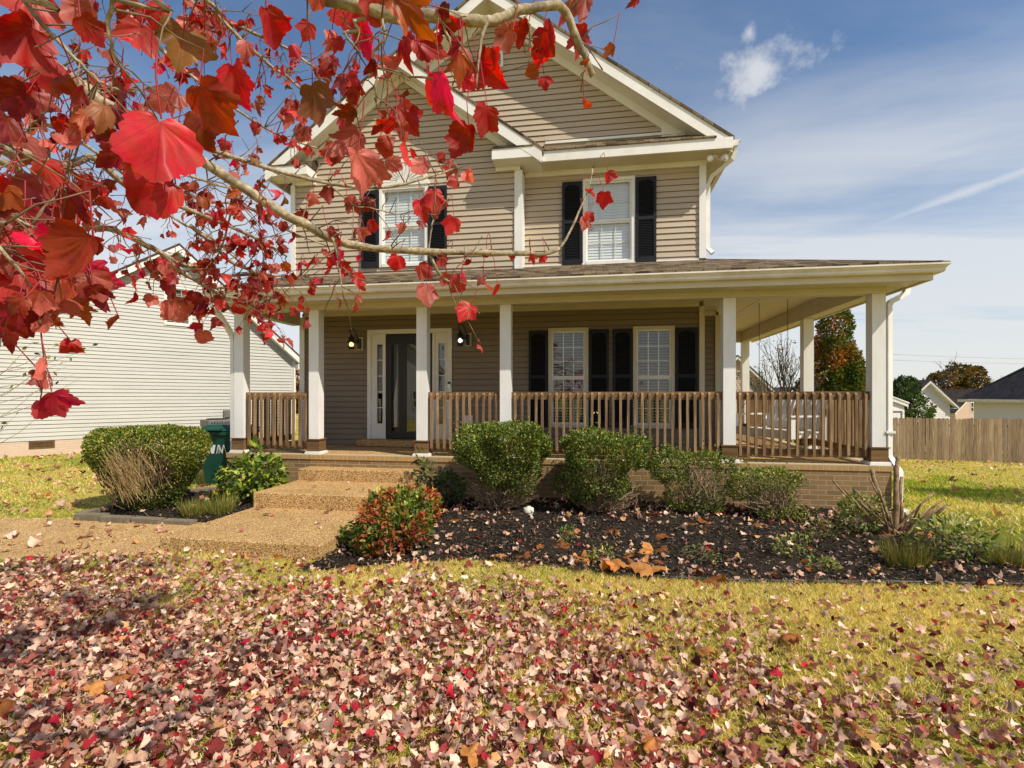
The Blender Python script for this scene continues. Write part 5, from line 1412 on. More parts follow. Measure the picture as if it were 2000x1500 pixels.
G = 'evergreen shrubs along the porch wall'
shrub('evergreen_shrub', 'dense flat topped evergreen shrub with brown bare skirt, nearest the steps on the right', 'shrub', (-1.27, 6.72, -.02),
      [((-1.27, 6.72, .80), (.58, .48, .31)), ((-1.22, 6.72, .56), (.46, .40, .20)), ((-.95, 6.62, .42), (.2, .2, .18))], 30000, .029, PAL_BOX, [2, 3, 4, 4, 2, 1], group=G, pw=3.0, ntw=420, twr=(.007, .0015),
      twbodies=[((-1.22, 6.7, .32), (.55, .40, .30))], seed=0, gaps=.05, inner=.62)
shrub('evergreen_shrub', 'tall rounded evergreen shrub with open woody base in front of the middle railing', 'shrub', (.06, 6.75, -.02),
      [((.07, 6.75, .78), (.52, .46, .29)), ((.02, 6.72, .46), (.42, .40, .28)), ((-.36, 6.68, .36), (.16, .2, .14)), ((.48, 6.75, .70), (.17, .28, .18))], 22000, .029, PAL_BOX, [2, 3, 4, 3, 2, 1], group=G, ntw=260,
      twbodies=[((.1, 6.72, .35), (.5, .38, .36))], seed=1, gaps=.5, inner=.5)
shrub('evergreen_shrub', 'sparse evergreen shrub split into two leafy tufts, third from the steps', 'shrub', (1.25, 6.85, -.02),
      [((.95, 6.85, .60), (.27, .30, .24)), ((1.30, 6.85, .70), (.35, .25, .10)), ((1.62, 6.82, .54), (.13, .2, .28)), ((1.05, 6.8, .32), (.18, .2, .2)), ((1.35, 6.8, .2), (.25, .2, .14))], 7800, .027, PAL_BOX, [2, 4, 4, 3, 1, 1], group=G, ntw=230, twr=(.009, .0015),
      twbodies=[((1.30, 6.82, .40), (.36, .28, .34))], seed=2, gaps=.6, inner=.4)
shrub('evergreen_shrub', 'low spreading evergreen shrub with grey bare twigs, nearest the downspout corner', 'shrub', (2.25, 6.82, -.02),
      [((2.08, 6.85, .48), (.44, .34, .13)), ((2.42, 6.8, .22), (.20, .22, .28)), ((1.82, 6.85, .36), (.2, .25, .16)), ((2.15, 6.7, .1), (.3, .2, .1))], 6200, .026, PAL_BOX, [1, 3, 4, 4, 3, 2], group=G, ntw=260, twr=(.009, .0013),
      twbodies=[((2.12, 6.8, .30), (.42, .32, .26))], seed=3, gaps=.55, inner=.4)

# clipped flaring shrub with a bald patch, left bed
tc = np.array((-6.06, 6.12, 0))
def cone_f(p):
    q = p - tc; z = np.clip(q[:, 2], 0, 2); rr = .35 + .41 * sstep(-.05, .85, z) + .05 * lumps(p, 3.0, 5)
    side = np.sqrt((q[:, 0] / 1.0) ** 2 + (q[:, 1] / .85) ** 2) / rr
    return (side ** 4.5 + (np.abs(z - .50) / (.56 + .03 * lumps(p, 2.5, 3))) ** 4.5) ** (1 / 4.5)
ts = empty('clipped_shrub', (tc[0], tc[1], -.04), 'large clipped boxy shrub flaring upward with a dead straw coloured patch', 'shrub')
P = cloud(cone_f, (tc[0] - 1, tc[1] - .9, .0), (tc[0] + 1, tc[1] + .9, 1.15), 40000, .72, 4, 7.0, .05)
bald = lambda p: (((p[:, 0] - (tc[0] + .30)) / .30) ** 2 + ((p[:, 2] - .56) / .30) ** 2 < 1 + .3 * lumps(p, 14, 2)) & (p[:, 1] < tc[1] - .1)
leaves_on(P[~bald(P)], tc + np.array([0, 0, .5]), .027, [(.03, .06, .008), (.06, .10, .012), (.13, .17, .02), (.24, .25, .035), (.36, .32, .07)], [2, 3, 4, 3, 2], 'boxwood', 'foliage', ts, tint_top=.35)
T = cloud(cone_f, (tc[0] - 1, tc[1] - .9, .15), (tc[0] + 1, tc[1] + .9, 1.0), 260, .55, 4, 5, .03); twigs(ts, (tc[0], tc[1], -.03), T, .010, .002, 'twig')
q = rng.normal(size=(420, 3)) * np.array([.16, .06, .14]) + np.array([tc[0] + .30, tc[1] - .60, .54]); m = MB()
for p in q:
    a = Vector(p); b = a + Vector((random.uniform(-.05, .12), random.uniform(-.1, -.01), random.uniform(.05, .16))); m.tube([a - (b - a) * .8, a, b], [.003, .0026, .001], 3, True, False)
m.build('dead_twigs', simple('dead_straw_twig', (.50, .36, .17), .9, .35, 60), ts)

# red and green heavenly bamboo by the lowest step
nb_ = empty('dwarf_nandina', (-2.08, 4.98, -.06), 'low mounded shrub of red orange and green leaves beside the lowest step', 'shrub')
bod = [((-2.12, 4.98, .16), (.40, .36, .30)), ((-1.96, 5.32, .26), (.29, .28, .25))]
P = cloud(un(*[ell(*b) for b in bod]), *box_of(bod), 6200, .35, 2, 8, .25, .3); P = P[P[:, 2] > -.06]
C0 = (-2.0, 5.1, .1)
redm = sstep(-.3, .5, lumps(P, 5.5, 3) + 1.3 * (5.15 - P[:, 1]))
rsel = rng.random(len(P)) < redm * .85
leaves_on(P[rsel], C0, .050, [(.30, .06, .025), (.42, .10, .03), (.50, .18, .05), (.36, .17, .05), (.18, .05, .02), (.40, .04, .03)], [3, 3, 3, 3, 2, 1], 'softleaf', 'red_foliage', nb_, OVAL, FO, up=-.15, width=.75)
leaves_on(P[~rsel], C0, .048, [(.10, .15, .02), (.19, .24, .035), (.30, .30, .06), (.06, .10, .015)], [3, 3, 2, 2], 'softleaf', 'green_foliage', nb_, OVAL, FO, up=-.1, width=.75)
twigs(nb_, (-2.05, 5.05, -.05), cloud(un(*[ell(*b) for b in bod]), *box_of(bod), 60, .3, 2, 5, .05), .006, .002, 'twig')

# glossy yellow-green shrub with sawn stumps left of the steps
sh = shrub('broadleaf_shrub', 'glossy yellow green broadleaf shrub growing around sawn stumps left of the steps', 'shrub', (-4.95, 6.75, -.03),
      [((-4.98, 6.72, .28), (.40, .36, .30)), ((-4.80, 6.75, .45), (.22, .25, .22)), ((-5.25, 6.7, .25), (.22, .25, .25)), ((-5.02, 7.0, .66), (.08, .1, .16))], 1500, .085, [(.05, .10, .012), (.12, .20, .02), (.26, .32, .04), (.40, .40, .05), (.03, .055, .01)], [3, 3, 3, 2, 2], tmpl=OVAL, faces=FO, ntw=40, up=.0, width=.8, inner=.35, seed=4, twig='twig')
for x, y, h, r in ((-5.13, 6.95, .62, .032), (-5.04, 6.98, .62, .034), (-4.90, 6.86, .44, .042), (-5.12, 6.9, .45, .03)):
    m = MB(); m.tube([(x, y, -.05), (x + .01, y, h * .5), (x - .012, y + .01, h - .006)], [r * 1.1, r, r * .95], 10); m.tube([(x - .012, y + .01, h - .005), (x - .012, y + .01, h)], [r * .94, r * .9], 10); m.build('sawn_stump', M['cane'], sh)
sh = shrub('broadleaf_shrub', 'shaded dark broadleaf shrub with two stumps between the steps and first evergreen', 'shrub', (-2.18, 6.78, -.03),
      [((-2.12, 6.8, .22), (.34, .30, .26)), ((-2.42, 6.9, .52), (.06, .07, .26)), ((-2.30, 6.75, .35), (.12, .2, .2))], 700, .075, [(.03, .055, .015), (.05, .085, .02), (.08, .12, .03)], None, tmpl=OVAL, faces=FO, ntw=30, up=0, width=.75, inner=.3, seed=5, twig='twig')
for x, y, h, r in ((-2.18, 6.95, .52, .03), (-2.05, 6.98, .53, .032)):
    m = MB(); m.tube([(x, y, -.05), (x, y, h * .5), (x + .01, y, h)], [r * 1.1, r, r * .95], 10); m.build('sawn_stump', M['cane'], sh)


def tuft(name, label, x, y, rad, h, n, pal, w=None, group=None, wd=.006, lean=.6, cat='plant'):
    z = float(gz(x, y)) + .02; s = empty(name, (x, y, z), label, cat, group)
    a = rng.uniform(0, 6.28, n); r = rad * .45 * np.sqrt(rng.random(n)); P = np.stack([x + r * np.cos(a), y + r * np.sin(a), np.full(n, z - .01)], 1)
    D = np.stack([np.cos(a), np.sin(a), np.zeros(n)], 1) * (lean * rng.random((n, 1)) * 1.2) + unit(n) * .22 + np.array([0, 0, 1.0])
    S = h * rng.uniform(.55, 1.15, n)
    me = cards('blades', BLADE, FBL, P, D, np.cross(D, unit(n)), S, pick(pal, n, w), cy=rng.uniform(-.5, .5, n), width=wd / h)
    link('blades', me, M['softleaf'], s); return s


YG = [(.16, .18, .03), (.28, .27, .05), (.38, .33, .09), (.09, .13, .02)]
tuft('grass_tuft', 'yellow green grassy tuft under the clipped shrub in the left bed', -5.12, 5.88, .32, .24, 420, YG)
tuft('grass_tuft', 'yellow green grassy tuft in the left bed nearest the walkway steps', -4.83, 6.0, .30, .27, 420, YG)
tuft('grass_tuft', 'stiff olive grassy tuft at the front of the right bed below the cut canes', 2.80, 5.22, .34, .26, 420, [(.14, .15, .03), (.24, .21, .05), (.20, .13, .04), (.08, .12, .02)])
tuft('grass_tuft', 'pale straw grassy tuft at the far right end of the bed', 3.75, 5.4, .36, .24, 380, [(.30, .24, .07), (.22, .20, .05), (.14, .16, .03)])
def bushlet(label, x, y, r, h, n, size, pal, seed=0, name='young_shrub', group=None):
    z = float(gz(x, y)) + .01
    return shrub(name, label, 'plant', (x, y, z), [((x, y, z + h * .55), (r, r * .9, h * .55))], n, size, pal, None, mat='softleaf', tmpl=OVAL, faces=FO, ntw=24, twr=(.004, .0015), twig='twig', inner=.2, amp=.3, freq=12, seed=seed, width=.6, up=.3)
GY = [(.06, .10, .015), (.12, .17, .025), (.22, .25, .05), (.33, .31, .09)]
bushlet('small leafy green shrub on the mulch left of the cut canes', 2.85, 6.15, .22, .36, 620, .045, GY, 1)
bushlet('variegated leafy plant on the mulch right of the cut canes', 3.36, 5.55, .30, .30, 620, .055, [(.12, .17, .03), (.28, .30, .08), (.42, .42, .16), (.08, .12, .02)], 2)
bushlet('small bronze green sprout in the mulch left of the leafy green shrub', 2.35, 5.92, .15, .17, 240, .035, [(.14, .15, .03), (.22, .17, .04), (.08, .12, .02)], 3)
bushlet('small lime green sprout low in the right half of the mulch', 1.86, 5.32, .14, .18, 220, .038, [(.20, .26, .04), (.30, .33, .06), (.12, .18, .03)], 4)
bushlet('tiny lime green sprout at the lawn edge of the right bed', 2.0, 4.96, .11, .13, 130, .032, [(.20, .26, .04), (.30, .33, .06), (.12, .16, .03)], 5)
bushlet('tiny fresh green seedling standing alone in front of the first evergreen shrubs', -.30, 5.42, .07, .16, 110, .03, [(.16, .26, .04), (.10, .19, .03)], 0)
bushlet('flat clump of yellow green weeds amid brown leaves at the bed edge', .06, 5.0, .14, .08, 130, .035, [(.20, .24, .04), (.34, .33, .07)], 1)
bushlet('sparse clump of small green weeds in the mulch below the third shrub', .95, 5.2, .20, .09, 110, .032, [(.09, .16, .03), (.16, .22, .05)], 2)

# cut back canes at the porch corner
cn = empty('cut_back_shrub', (3.20, 6.2, -.03), 'cut back shrub of bare leaning canes by the white downspout', 'shrub')
def cane(p0, p1, r0, r1, bend=.02):
    m = MB(); a, b = Vector(p0), Vector(p1); pts = []
    for i in range(6):
        k = i / 5; p = a.lerp(b, k) + Vector((math.sin(k * 7) * bend, math.cos(k * 6) * bend, 0)) * (1 if 0 < i < 5 else 0); pts.append(p)
    rr = [(r0 + (r1 - r0) * i / 5) * (1.0 + (.12 if i in (2, 4) else 0)) for i in range(6)]
    m.tube(pts, rr, 8); m.build('cane', M['cane'], cn)
cane((3.24, 6.25, -.05), (3.34, 6.36, .83), .034, .022, .012); cane((3.20, 6.18, -.05), (3.14, 6.5, .66), .028, .024, .008); cane((3.32, 6.3, -.05), (3.40, 6.4, .60), .022, .018, .02)
for k in range(22):
    a = random.uniform(-2.9, .3) if k % 2 else random.uniform(1.8, 4.4); ln = random.uniform(.22, .62)
    e = (3.22 + math.cos(a) * ln * .75, 6.18 + math.sin(a) * ln * .45, -.02 + ln * random.uniform(.5, 1.0))
    cane((3.22 + random.uniform(-.1, .1), 6.18 + random.uniform(-.08, .08), -.05), e, .013, .009, .006)
cane((3.12, 6.15, -.05), (2.62, 6.25, .56), .012, .009, .004); cane((3.15, 6.15, -.05), (2.76, 6.3, .46), .012, .009, .004); cane((3.3, 6.15, -.05), (3.62, 6.0, .38), .017, .013, .004)

# white clean-out cap in the mulch
cp = empty('pipe_cap', (-.85, 6.5, -.02), 'small off white pipe cap sticking out of the mulch between two shrubs', 'pipe cap')
m = MB(); m.lathe([(.055, -.06), (.055, .05), (0, .05)], (-.85, 6.5, 0), 18); m.build('pipe', M['soil_white'], cp)
m = MB(); m.lathe([(.066, .03), (.066, .075), (.055, .083), (.026, .083), (.026, .10), (0, .10)], (-.85, 6.5, 0), 18); m.build('cap', M['soil_white'], cp)

# edging
ed = [(-6.42, 5.47), (-6.02, 5.44), (-5.60, 5.455), (-5.18, 5.475)]
for i, (x, y) in enumerate(ed):
    z = float(gz(x, y)); m = MB(); m.box(-.20, .20, -.055, .055, -.06, .075)
    o = m.build('edging_block', M['block'], None, (x + .2, y, z + random.uniform(-.008, .008)), R(random.uniform(-2, 3)), bevel=.008)
    tag(o, ['concrete edging block at the outer corner of the left bed', 'second concrete edging block from the outer corner of the left bed', 'third concrete edging block from the outer corner of the left bed', 'concrete edging block of the left bed nearest the landing'][i], 'edging block', 'edging blocks of the left flower bed')
for i, (x, y, a) in enumerate(((-6.46, 5.72, 88), (-6.49, 6.14, 93), (-6.53, 6.56, 95), (-6.3, 7.0, 32), (-5.98, 7.2, 30))):
    z = float(gz(x, y)); m = MB(); m.box(-.20, .20, -.055, .055, -.06, .07)
    o = m.build('edging_block', M['block'], None, (x, y, z), R(a), bevel=.008)
    tag(o, 'concrete edging block on the far side of the left bed behind the clipped shrub', 'edging block', 'edging blocks of the left flower bed')
m = MB(); prev = None
pts = [Vector((x, y - .03, float(gz(x, y)) + .035)) for x, y in BED_R[:12]]
m.tube([p - Vector((0, 0, .012)) for p in pts[5:]], .011, 6); tag(m.build('bed_edging', M['rubber']), 'thin dark plastic edging strip between the mulch and the lawn', 'edging strip')

# ------------------------------------------------------------------ the red maple in the foreground
MAPLE_H = [(0.0, .03), (.12, -.05), (.26, -.04), (.38, .05), (.42, .11), (.385, .16), (.455, .235), (.435, .30), (.49, .37), (.465, .43), (.54, .53), (.53, .61), (.44, .615), (.41, .68), (.33, .67), (.28, .65), (.285, .735), (.22, .77), (.215, .85), (.135, .885), (.10, .96), (0.0, 1.07)]
outl = MAPLE_H + [(-x, y) for x, y in MAPLE_H[-2:0:-1]]
def leaf_template(outl, rings=(1.0, .55), c=(0, .30)):
    T = [c]; k = len(outl)
    for r in reversed(rings): T += [(c[0] + (x - c[0]) * r, c[1] + (y - c[1]) * r) for x, y in outl]
    F = [(0, 1 + i, 1 + (i + 1) % k) for i in range(k)]
    for q in range(len(rings) - 1):
        o0 = 1 + q * k; o1 = o0 + k
        F += [(o0 + i, o1 + i, o1 + (i + 1) % k, o0 + (i + 1) % k) for i in range(k)]
    return T, F
MT, MF = leaf_template(outl, (1.0, .74, .42), (0, .06))
low = [(0, .03), (.25, -.03), (.43, .13), (.42, .30), (.52, .56), (.33, .62), (.22, .82), (0, 1.03)]
LT, LF = leaf_template(low + [(-x, y) for x, y in low[-2:0:-1]])

tr = empty('red_maple_tree', (-2.7, .1, -.1), 'red leaved maple whose twiggy branches hang across the upper left in front of the house', 'tree')
TB = Vector((-2.7, .1, 0))
m = MB(); m.tube([TB + Vector(p) for p in ((0, 0, -.3), (0, 0, -.05), (.02, 0, .3), (.05, .02, 1.2), (.02, .05, 2.2), (-.05, .1, 3.4), (-.02, .05, 4.6), (.06, 0, 6.2))], [.26, .21, .16, .14, .125, .10, .07, .02], 16); m.build('trunk', M['maple_bark'], tr)
main_from_trunk = {'A': 1.95, 'F': 1.75, 'G': 1.65, 'N': 1.6, 'O': 1.5, 'I': 2.4, 'J': 2.5, 'K': 3.0, 'L': 2.9, 'C': 2.3, 'C4': 2.6, 'S': 3.2, 'T': 2.2, 'U': 1.9}
def smooth_pts(P, sub=3):
    """Catmull-Rom through (x,y,z,r)"""
    P = [np.array(p) for p in P]; out = []
    for i in range(len(P) - 1):
        p0 = P[max(i - 1, 0)]; p1 = P[i]; p2 = P[i + 1]; p3 = P[min(i + 2, len(P) - 1)]
        for k in range(sub):
            t = k / sub
            out.append(.5 * ((2 * p1) + (-p0 + p2) * t + (2 * p0 - 5 * p1 + 4 * p2 - p3) * t * t + (-p0 + 3 * p1 - 3 * p2 + p3) * t ** 3))
    out.append(P[-1]); return out
SK = []            # skeleton points for attaching: (pos, radius, direction)
for nm, pts in BRANCHES.items():
    P = [np.array(p) for p in pts]
    if nm in main_from_trunk:
        h = main_from_trunk[nm]; a = np.array([*(TB + Vector((.03, .03, h))), max(P[0][3] * 1.5, .02)]); b = P[0]
        mid = (a + b) / 2; mid[2] += .12; mid[3] = (a[3] + b[3]) / 2
        if nm in ('C', 'C4', 'J', 'I', 'K', 'L', 'S'): mid[2] += .25
        P = [a, mid] + P
    S = smooth_pts(P, 3)
    S = [np.concatenate([s[:3] + rng.normal(0, .0012, 3), [max(s[3] * (1 + rng.normal(0, .05)), .0012)]]) for s in S]
    mb = MB(); mb.tube([tuple(s[:3]) for s in S], [s[3] for s in S], 9 if pts[0][3] > .008 else 6); mb.build('branch', M['maple_bark'], tr)
    base_i = 6 if nm in main_from_trunk else 0
    for i in range(base_i, len(S)):
        d = S[min(i + 1, len(S) - 1)][:3] - S[max(i - 1, 0)][:3]; SK.append((nm, S[i][:3], S[i][3], d / max(np.linalg.norm(d), 1e-6)))
camp = np.array([0, 0, 1.5]); FW = np.array([-.1618, .9868, 0]); RT = np.array([.9868, .1618, 0])
def pix(p):
    q = p - camp; d = q @ FW; return 1000 + 1000 * (q @ RT) / d, 775 - 1000 * q[2] / d, d

PALM = {'r': (.52, .018, .022), 'b': (.74, .025, .045), 'c': (.55, .012, .06), 'd': (.24, .008, .018), 'w': (.30, .035, .018), 'o': (.20, .10, .025), 'p': (.60, .17, .14), 'n': (.42, .09, .02)}
lp, ld, ln_, ls, lc, lcx, lcy, lfo = [], [], [], [], [], [], [], []
stem_mb = MB(); twig_mb = MB()
def add_leaf(p, d, n, s, c, cx=None, cy=None, fo=None):
    lp.append(p); ld.append(d); ln_.append(n); ls.append(s); lc.append(c)
    lcx.append(rng.normal(.1, .35) if cx is None else cx); lcy.append(rng.normal(-.15, .3) if cy is None else cy); lfo.append(rng.uniform(-.1, .45) if fo is None else fo)
def petiole(a, b, r=.0011):
    mid = (a + b) / 2 + np.array([0, 0, .012]) + rng.normal(0, .004, 3)
    stem_mb.tube([tuple(a), tuple(mid), tuple(b)], [r * 1.2, r, r], 4, True, False)
SKP = np.array([s[1] for s in SK])
# large leaves close to the lens
for (x, y, z, s, c) in HERO:
    cpos = np.array([x, y, z]); toc = camp - cpos; toc /= np.linalg.norm(toc)
    side = np.cross(toc, [0, 0, 1.0]); side /= np.linalg.norm(side)
    a = rng.normal(0, .55); d = -np.array([0, 0, 1.0]) * math.cos(a) + side * math.sin(a)
    n = toc * rng.choice([1, 1, -1]) + rng.normal(0, .42, 3)
    d = d - toc * (d @ toc) * .5 + toc * rng.normal(0, .25)
    n = n - d * (n @ d); n /= np.linalg.norm(n); d /= np.linalg.norm(d)
    base = cpos - d * s * .45
    big = s / max(np.linalg.norm(cpos - camp), .1) > .05
    col_ = np.array(PALM[c]) * np.exp(rng.normal(0, .15))
    add_leaf(base, d, n, s, col_, cx=rng.normal(.25, .65) if big else None, cy=rng.normal(-.25, .45) if big else None)
    top = base + np.array([0, 0, rng.uniform(.05, .085)]) - d * .01 + side * rng.normal(0, .015)
    petiole(top, base, .0012)
    j = int(np.argmin(np.linalg.norm(SKP - top, axis=1))); q = SKP[j]; L_ = np.linalg.norm(q - top)
    if .012 < L_ < (.75 if s > .07 else .3):
        mids = [q, q * .66 + top * .34 + np.array([0, 0, .06 * L_]) + rng.normal(0, .03 * L_, 3), q * .33 + top * .67 + np.array([0, 0, .05 * L_]) + rng.normal(0, .03 * L_, 3), top]
        tk = .6 if pix(q)[2] < 1.2 else 1.0
        twig_mb.tube([tuple(t) for t in mids], [min(.0034, SK[j][2]) * tk, .0025 * tk, .0020 * tk, .0014 * tk], 5)
# twigs and smaller leaves all along the branches
colkeys = ['r', 'b', 'c', 'd', 'w', 'o', 'p', 'n']; colw = np.array([5, 1.6, 2.2, 4, 3.2, .6, 5, .8]); colw /= colw.sum()
dens = {'A': 1.0, 'A2': .35, 'E': 1.5, 'F': 1.3, 'G': 1.3, 'G2': 1.0, 'H': 1.8, 'H2': 1.8, 'I': .9, 'J': .8, 'K': 1.7, 'L': 1.7, 'C': .7, 'C1': 1.2, 'C2': .5, 'C3': 1, 'C4': 1.0, 'C5': .8, 'A3': 1.3, 'A4': 1.2, 'A5': .6, 'N': 1.6, 'O': 1.5, 'Q': 1.1, 'S': 1.8, 'T': 1.6, 'U': 1.6, 'V': 1.8}
for (nm, p, r, d) in SK:
    if nm == 'A2': continue
    k = dens.get(nm, 1.0)
    u0, v0, D0 = pix(p)
    if nm == 'A' and u0 > 620: k *= .45
    if nm == 'C' and u0 > 950: k *= .4
    for _ in range(rng.poisson(.80 * k * (1 if D0 > 1.5 else .55))):
        o = unit(1)[0]; o -= d * (o @ d); o /= np.linalg.norm(o)
        tw = d * rng.uniform(.2, .9) + o + np.array([0, 0, .15]); tw /= np.linalg.norm(tw)
        L_ = rng.uniform(.05, .24) * (1.0 if D0 > 1.2 else .6)
        if D0 < 1.3: tw = tw + .5 * FW; tw /= np.linalg.norm(tw)
        q = [p]; 
        for i in range(1, 5): q.append(q[-1] + tw * L_ / 4 + rng.normal(0, .010, 3) * (L_ / .2))
        u1, v1, D1 = pix(q[-1])
        if v1 > 330 and u1 > 980: continue
        tk = .55 if D0 < 1.2 else .9
        twig_mb.tube([tuple(t) for t in q], [min(.0032, r * .7) * tk, .0026 * tk, .0021 * tk, .0018 * tk, .0014 * tk], 5)
        e = q[-1]; twig_mb.tube([tuple(e), tuple(e + tw * .006), tuple(e + tw * .011)], [.0013 * tk, .0028 * tk, .0006], 5)
        if rng.random() < .5:
            s0 = q[2]; o2 = unit(1)[0] + tw * .5; twig_mb.tube([tuple(s0), tuple(s0 + o2 * .03), tuple(s0 + o2 * .045)], [.0016, .0013, .002], 4)
        nl = rng.choice([0, 1, 2, 2, 3, 4]) if u0 < 640 else rng.choice([0, 0, 1, 1, 2])
        if 560 < u0 < 640 and v0 < 90: nl = max(0, nl - 1)
        for _l in range(nl):
            a = q[rng.integers(2, 5)]; h = unit(1)[0] * np.array([1, 1, .4]); pl = rng.uniform(.025, .07)
            b = a + h * pl * .6 - np.array([0, 0, pl * .8])
            if np.linalg.norm(b - camp) < .5: continue
            petiole(a, b, .0009)
            dd = np.array([0, 0, -1.0]) + unit(1)[0] * .75; nn = unit(1)[0]; nn -= dd * (nn @ dd) / (dd @ dd)
            c = colkeys[rng.choice(len(colkeys), p=colw)]
            curled = rng.random() < .6
            add_leaf(b, dd, nn, rng.uniform(.030, .060) * (1 if D0 > 1.5 else .85), np.array(PALM[c]) * np.exp(rng.normal(0, .25)), cx=rng.normal(.2, 1.3) if curled else None, cy=rng.normal(-.2, .8) if curled else None)
# the rest of the crown, out of the picture around the trunk
crown = TB + Vector((-.4, -.5, 0))
lim = MB()
for k in range(16):
    a = rng.uniform(0, 6.28); h = rng.uniform(1.9, 4.6); p0 = np.array([*(TB + Vector((.02, .04, h)))]); L_ = rng.uniform(1.2, 2.4) * (1.15 - (h - 1.9) / 5)
    e = p0 + np.array([math.cos(a) * L_ - .35, math.sin(a) * L_ - .4, rng.uniform(.5, 1.4)])
    if e[1] > .2 and e[0] > -2.4: continue
    pts = [p0, p0 * .6 + e * .4 + np.array([0, 0, .1]), e]; lim.tube([tuple(t) for t in smooth_pts([np.append(q, 1) for q in pts], 4) for t in [t[:3]]], list(np.linspace(.045, .008, 9)), 8)
    for _ in range(120):
        t = rng.uniform(.35, 1.05); b = p0 + (e - p0) * t + rng.normal(0, .26, 3)
        if b[1] > -.1 and b[0] > -2.6: continue
        c = colkeys[rng.choice(len(colkeys), p=colw)]; add_leaf(b, np.array([0, 0, -1.0]) + unit(1)[0] * .7, unit(1)[0], rng.uniform(.05, .09), np.array(PALM[c]) * np.exp(rng.normal(0, .2)))
lim.build('limbs', M['maple_bark'], tr)
twig_mb.build('twigs', M['twig'], tr); stem_mb.build('leaf_stalks', M['red_stem'], tr)
ln_ = np.array(ln_); ld = np.array(ld); ln_ = ln_ / np.linalg.norm(ln_, axis=1, keepdims=True)
lp, ls, lc, lfo, lcx, lcy = [np.array(q) for q in (lp, ls, lc, lfo, lcx, lcy)]
deep = [(0.0, .03), (.10, -.02), (.22, .02), (.33, .10), (.30, .17), (.38, .26), (.34, .33), (.44, .42), (.43, .50), (.52, .62), (.46, .66), (.36, .63), (.29, .585), (.225, .56), (.235, .66), (.185, .71), (.195, .80), (.12, .86), (.085, .97), (0.0, 1.14)]
broad = [(0.0, .05), (.14, -.07), (.30, -.03), (.45, .07), (.43, .15), (.52, .24), (.50, .33), (.57, .42), (.56, .52), (.50, .57), (.51, .66), (.42, .70), (.37, .76), (.29, .76), (.30, .84), (.20, .87), (.15, .95), (0.0, 1.0)]
kind_ = rng.choice(3, len(lp), p=[.5, .3, .2])
for q, half in enumerate((MAPLE_H, deep, broad)):
    T_, F_ = leaf_template(half + [(-x, y) for x, y in half[-2:0:-1]], (1.0, .74, .42), (0, .06)); s_ = kind_ == q; T_ = [(x + .035 * math.sin(y * 9 + q), y) for x, y in T_]
    me = cards('foliage', T_, F_, lp[s_], ld[s_], ln_[s_], ls[s_], lc[s_], fold=lfo[s_], cx=lcx[s_], cy=lcy[s_], jag=.009, ripple=.075, width=rng.uniform(.78, 1.18, s_.sum()), smooth=True, loc=True)
    link('foliage', me, M['maple'], tr)

# thin yellow leaved sapling at the left edge
sp_ = empty('thin_sapling', (-7.25, 4.9, -.07), 'thin bare sapling twigs with a few yellow green leaves at the left edge', 'sapling')
base = Vector((-7.25, 4.9, -.1)); m = MB(); LPs = []
m.tube([base, base + Vector((.05, .05, 1.2)), base + Vector((.12, .1, 2.0))], [.012, .009, .005], 6)
for k in range(12):
    a = base + Vector((.05, .05, random.uniform(.9, 1.9))); e = a + Vector((random.uniform(.3, 1.3), random.uniform(.0, .5), random.uniform(.1, .7)))
    mid = a.lerp(e, .5) + Vector((0, 0, -.06)); m.tube([a, mid, e], [.004, .003, .0015], 5)
    for t in (.6, .85, 1.0): 
        if random.random() < .75: LPs.append(np.array(a.lerp(e, t)) + rng.normal(0, .02, 3))
m.build('stem', M['dry_twig'], sp_)
LPs = np.array(LPs); n = len(LPs)
link('foliage', cards('foliage', OVAL, FO, LPs, unit(n) + np.array([0, 0, -.4]), unit(n), np.full(n, .065), pick([(.16, .20, .02), (.34, .30, .03), (.10, .13, .02)], n), width=.9), M['softleaf'], sp_)

# ------------------------------------------------------------------ trees beyond
def grow(mb, p, d, L_, r, depth, spread=.5, up=.25, tips=None, kids=(2, 3), sides=6):
    pts = [p]; q = p.copy()
    for i in range(3):
        q = q + d * L_ / 3 + Vector((random.gauss(0, .05), random.gauss(0, .05), random.gauss(0, .03))) * L_; pts.append(q.copy())
    mb.tube(pts, [r, r * .9, r * .8, r * .68], sides if depth > 1 else 4, True, False)
    if depth == 0:
        if tips is not None: tips.append(q)
        return
    for k in range(random.randint(*kids)):
        nd_ = (d + Vector((random.gauss(0, spread), random.gauss(0, spread), random.gauss(up, spread * .5)))).normalized()
        grow(mb, pts[random.randint(2, 3)], nd_, L_ * random.uniform(.6, .85), r * .6, depth - 1, spread, up, tips, kids, sides)


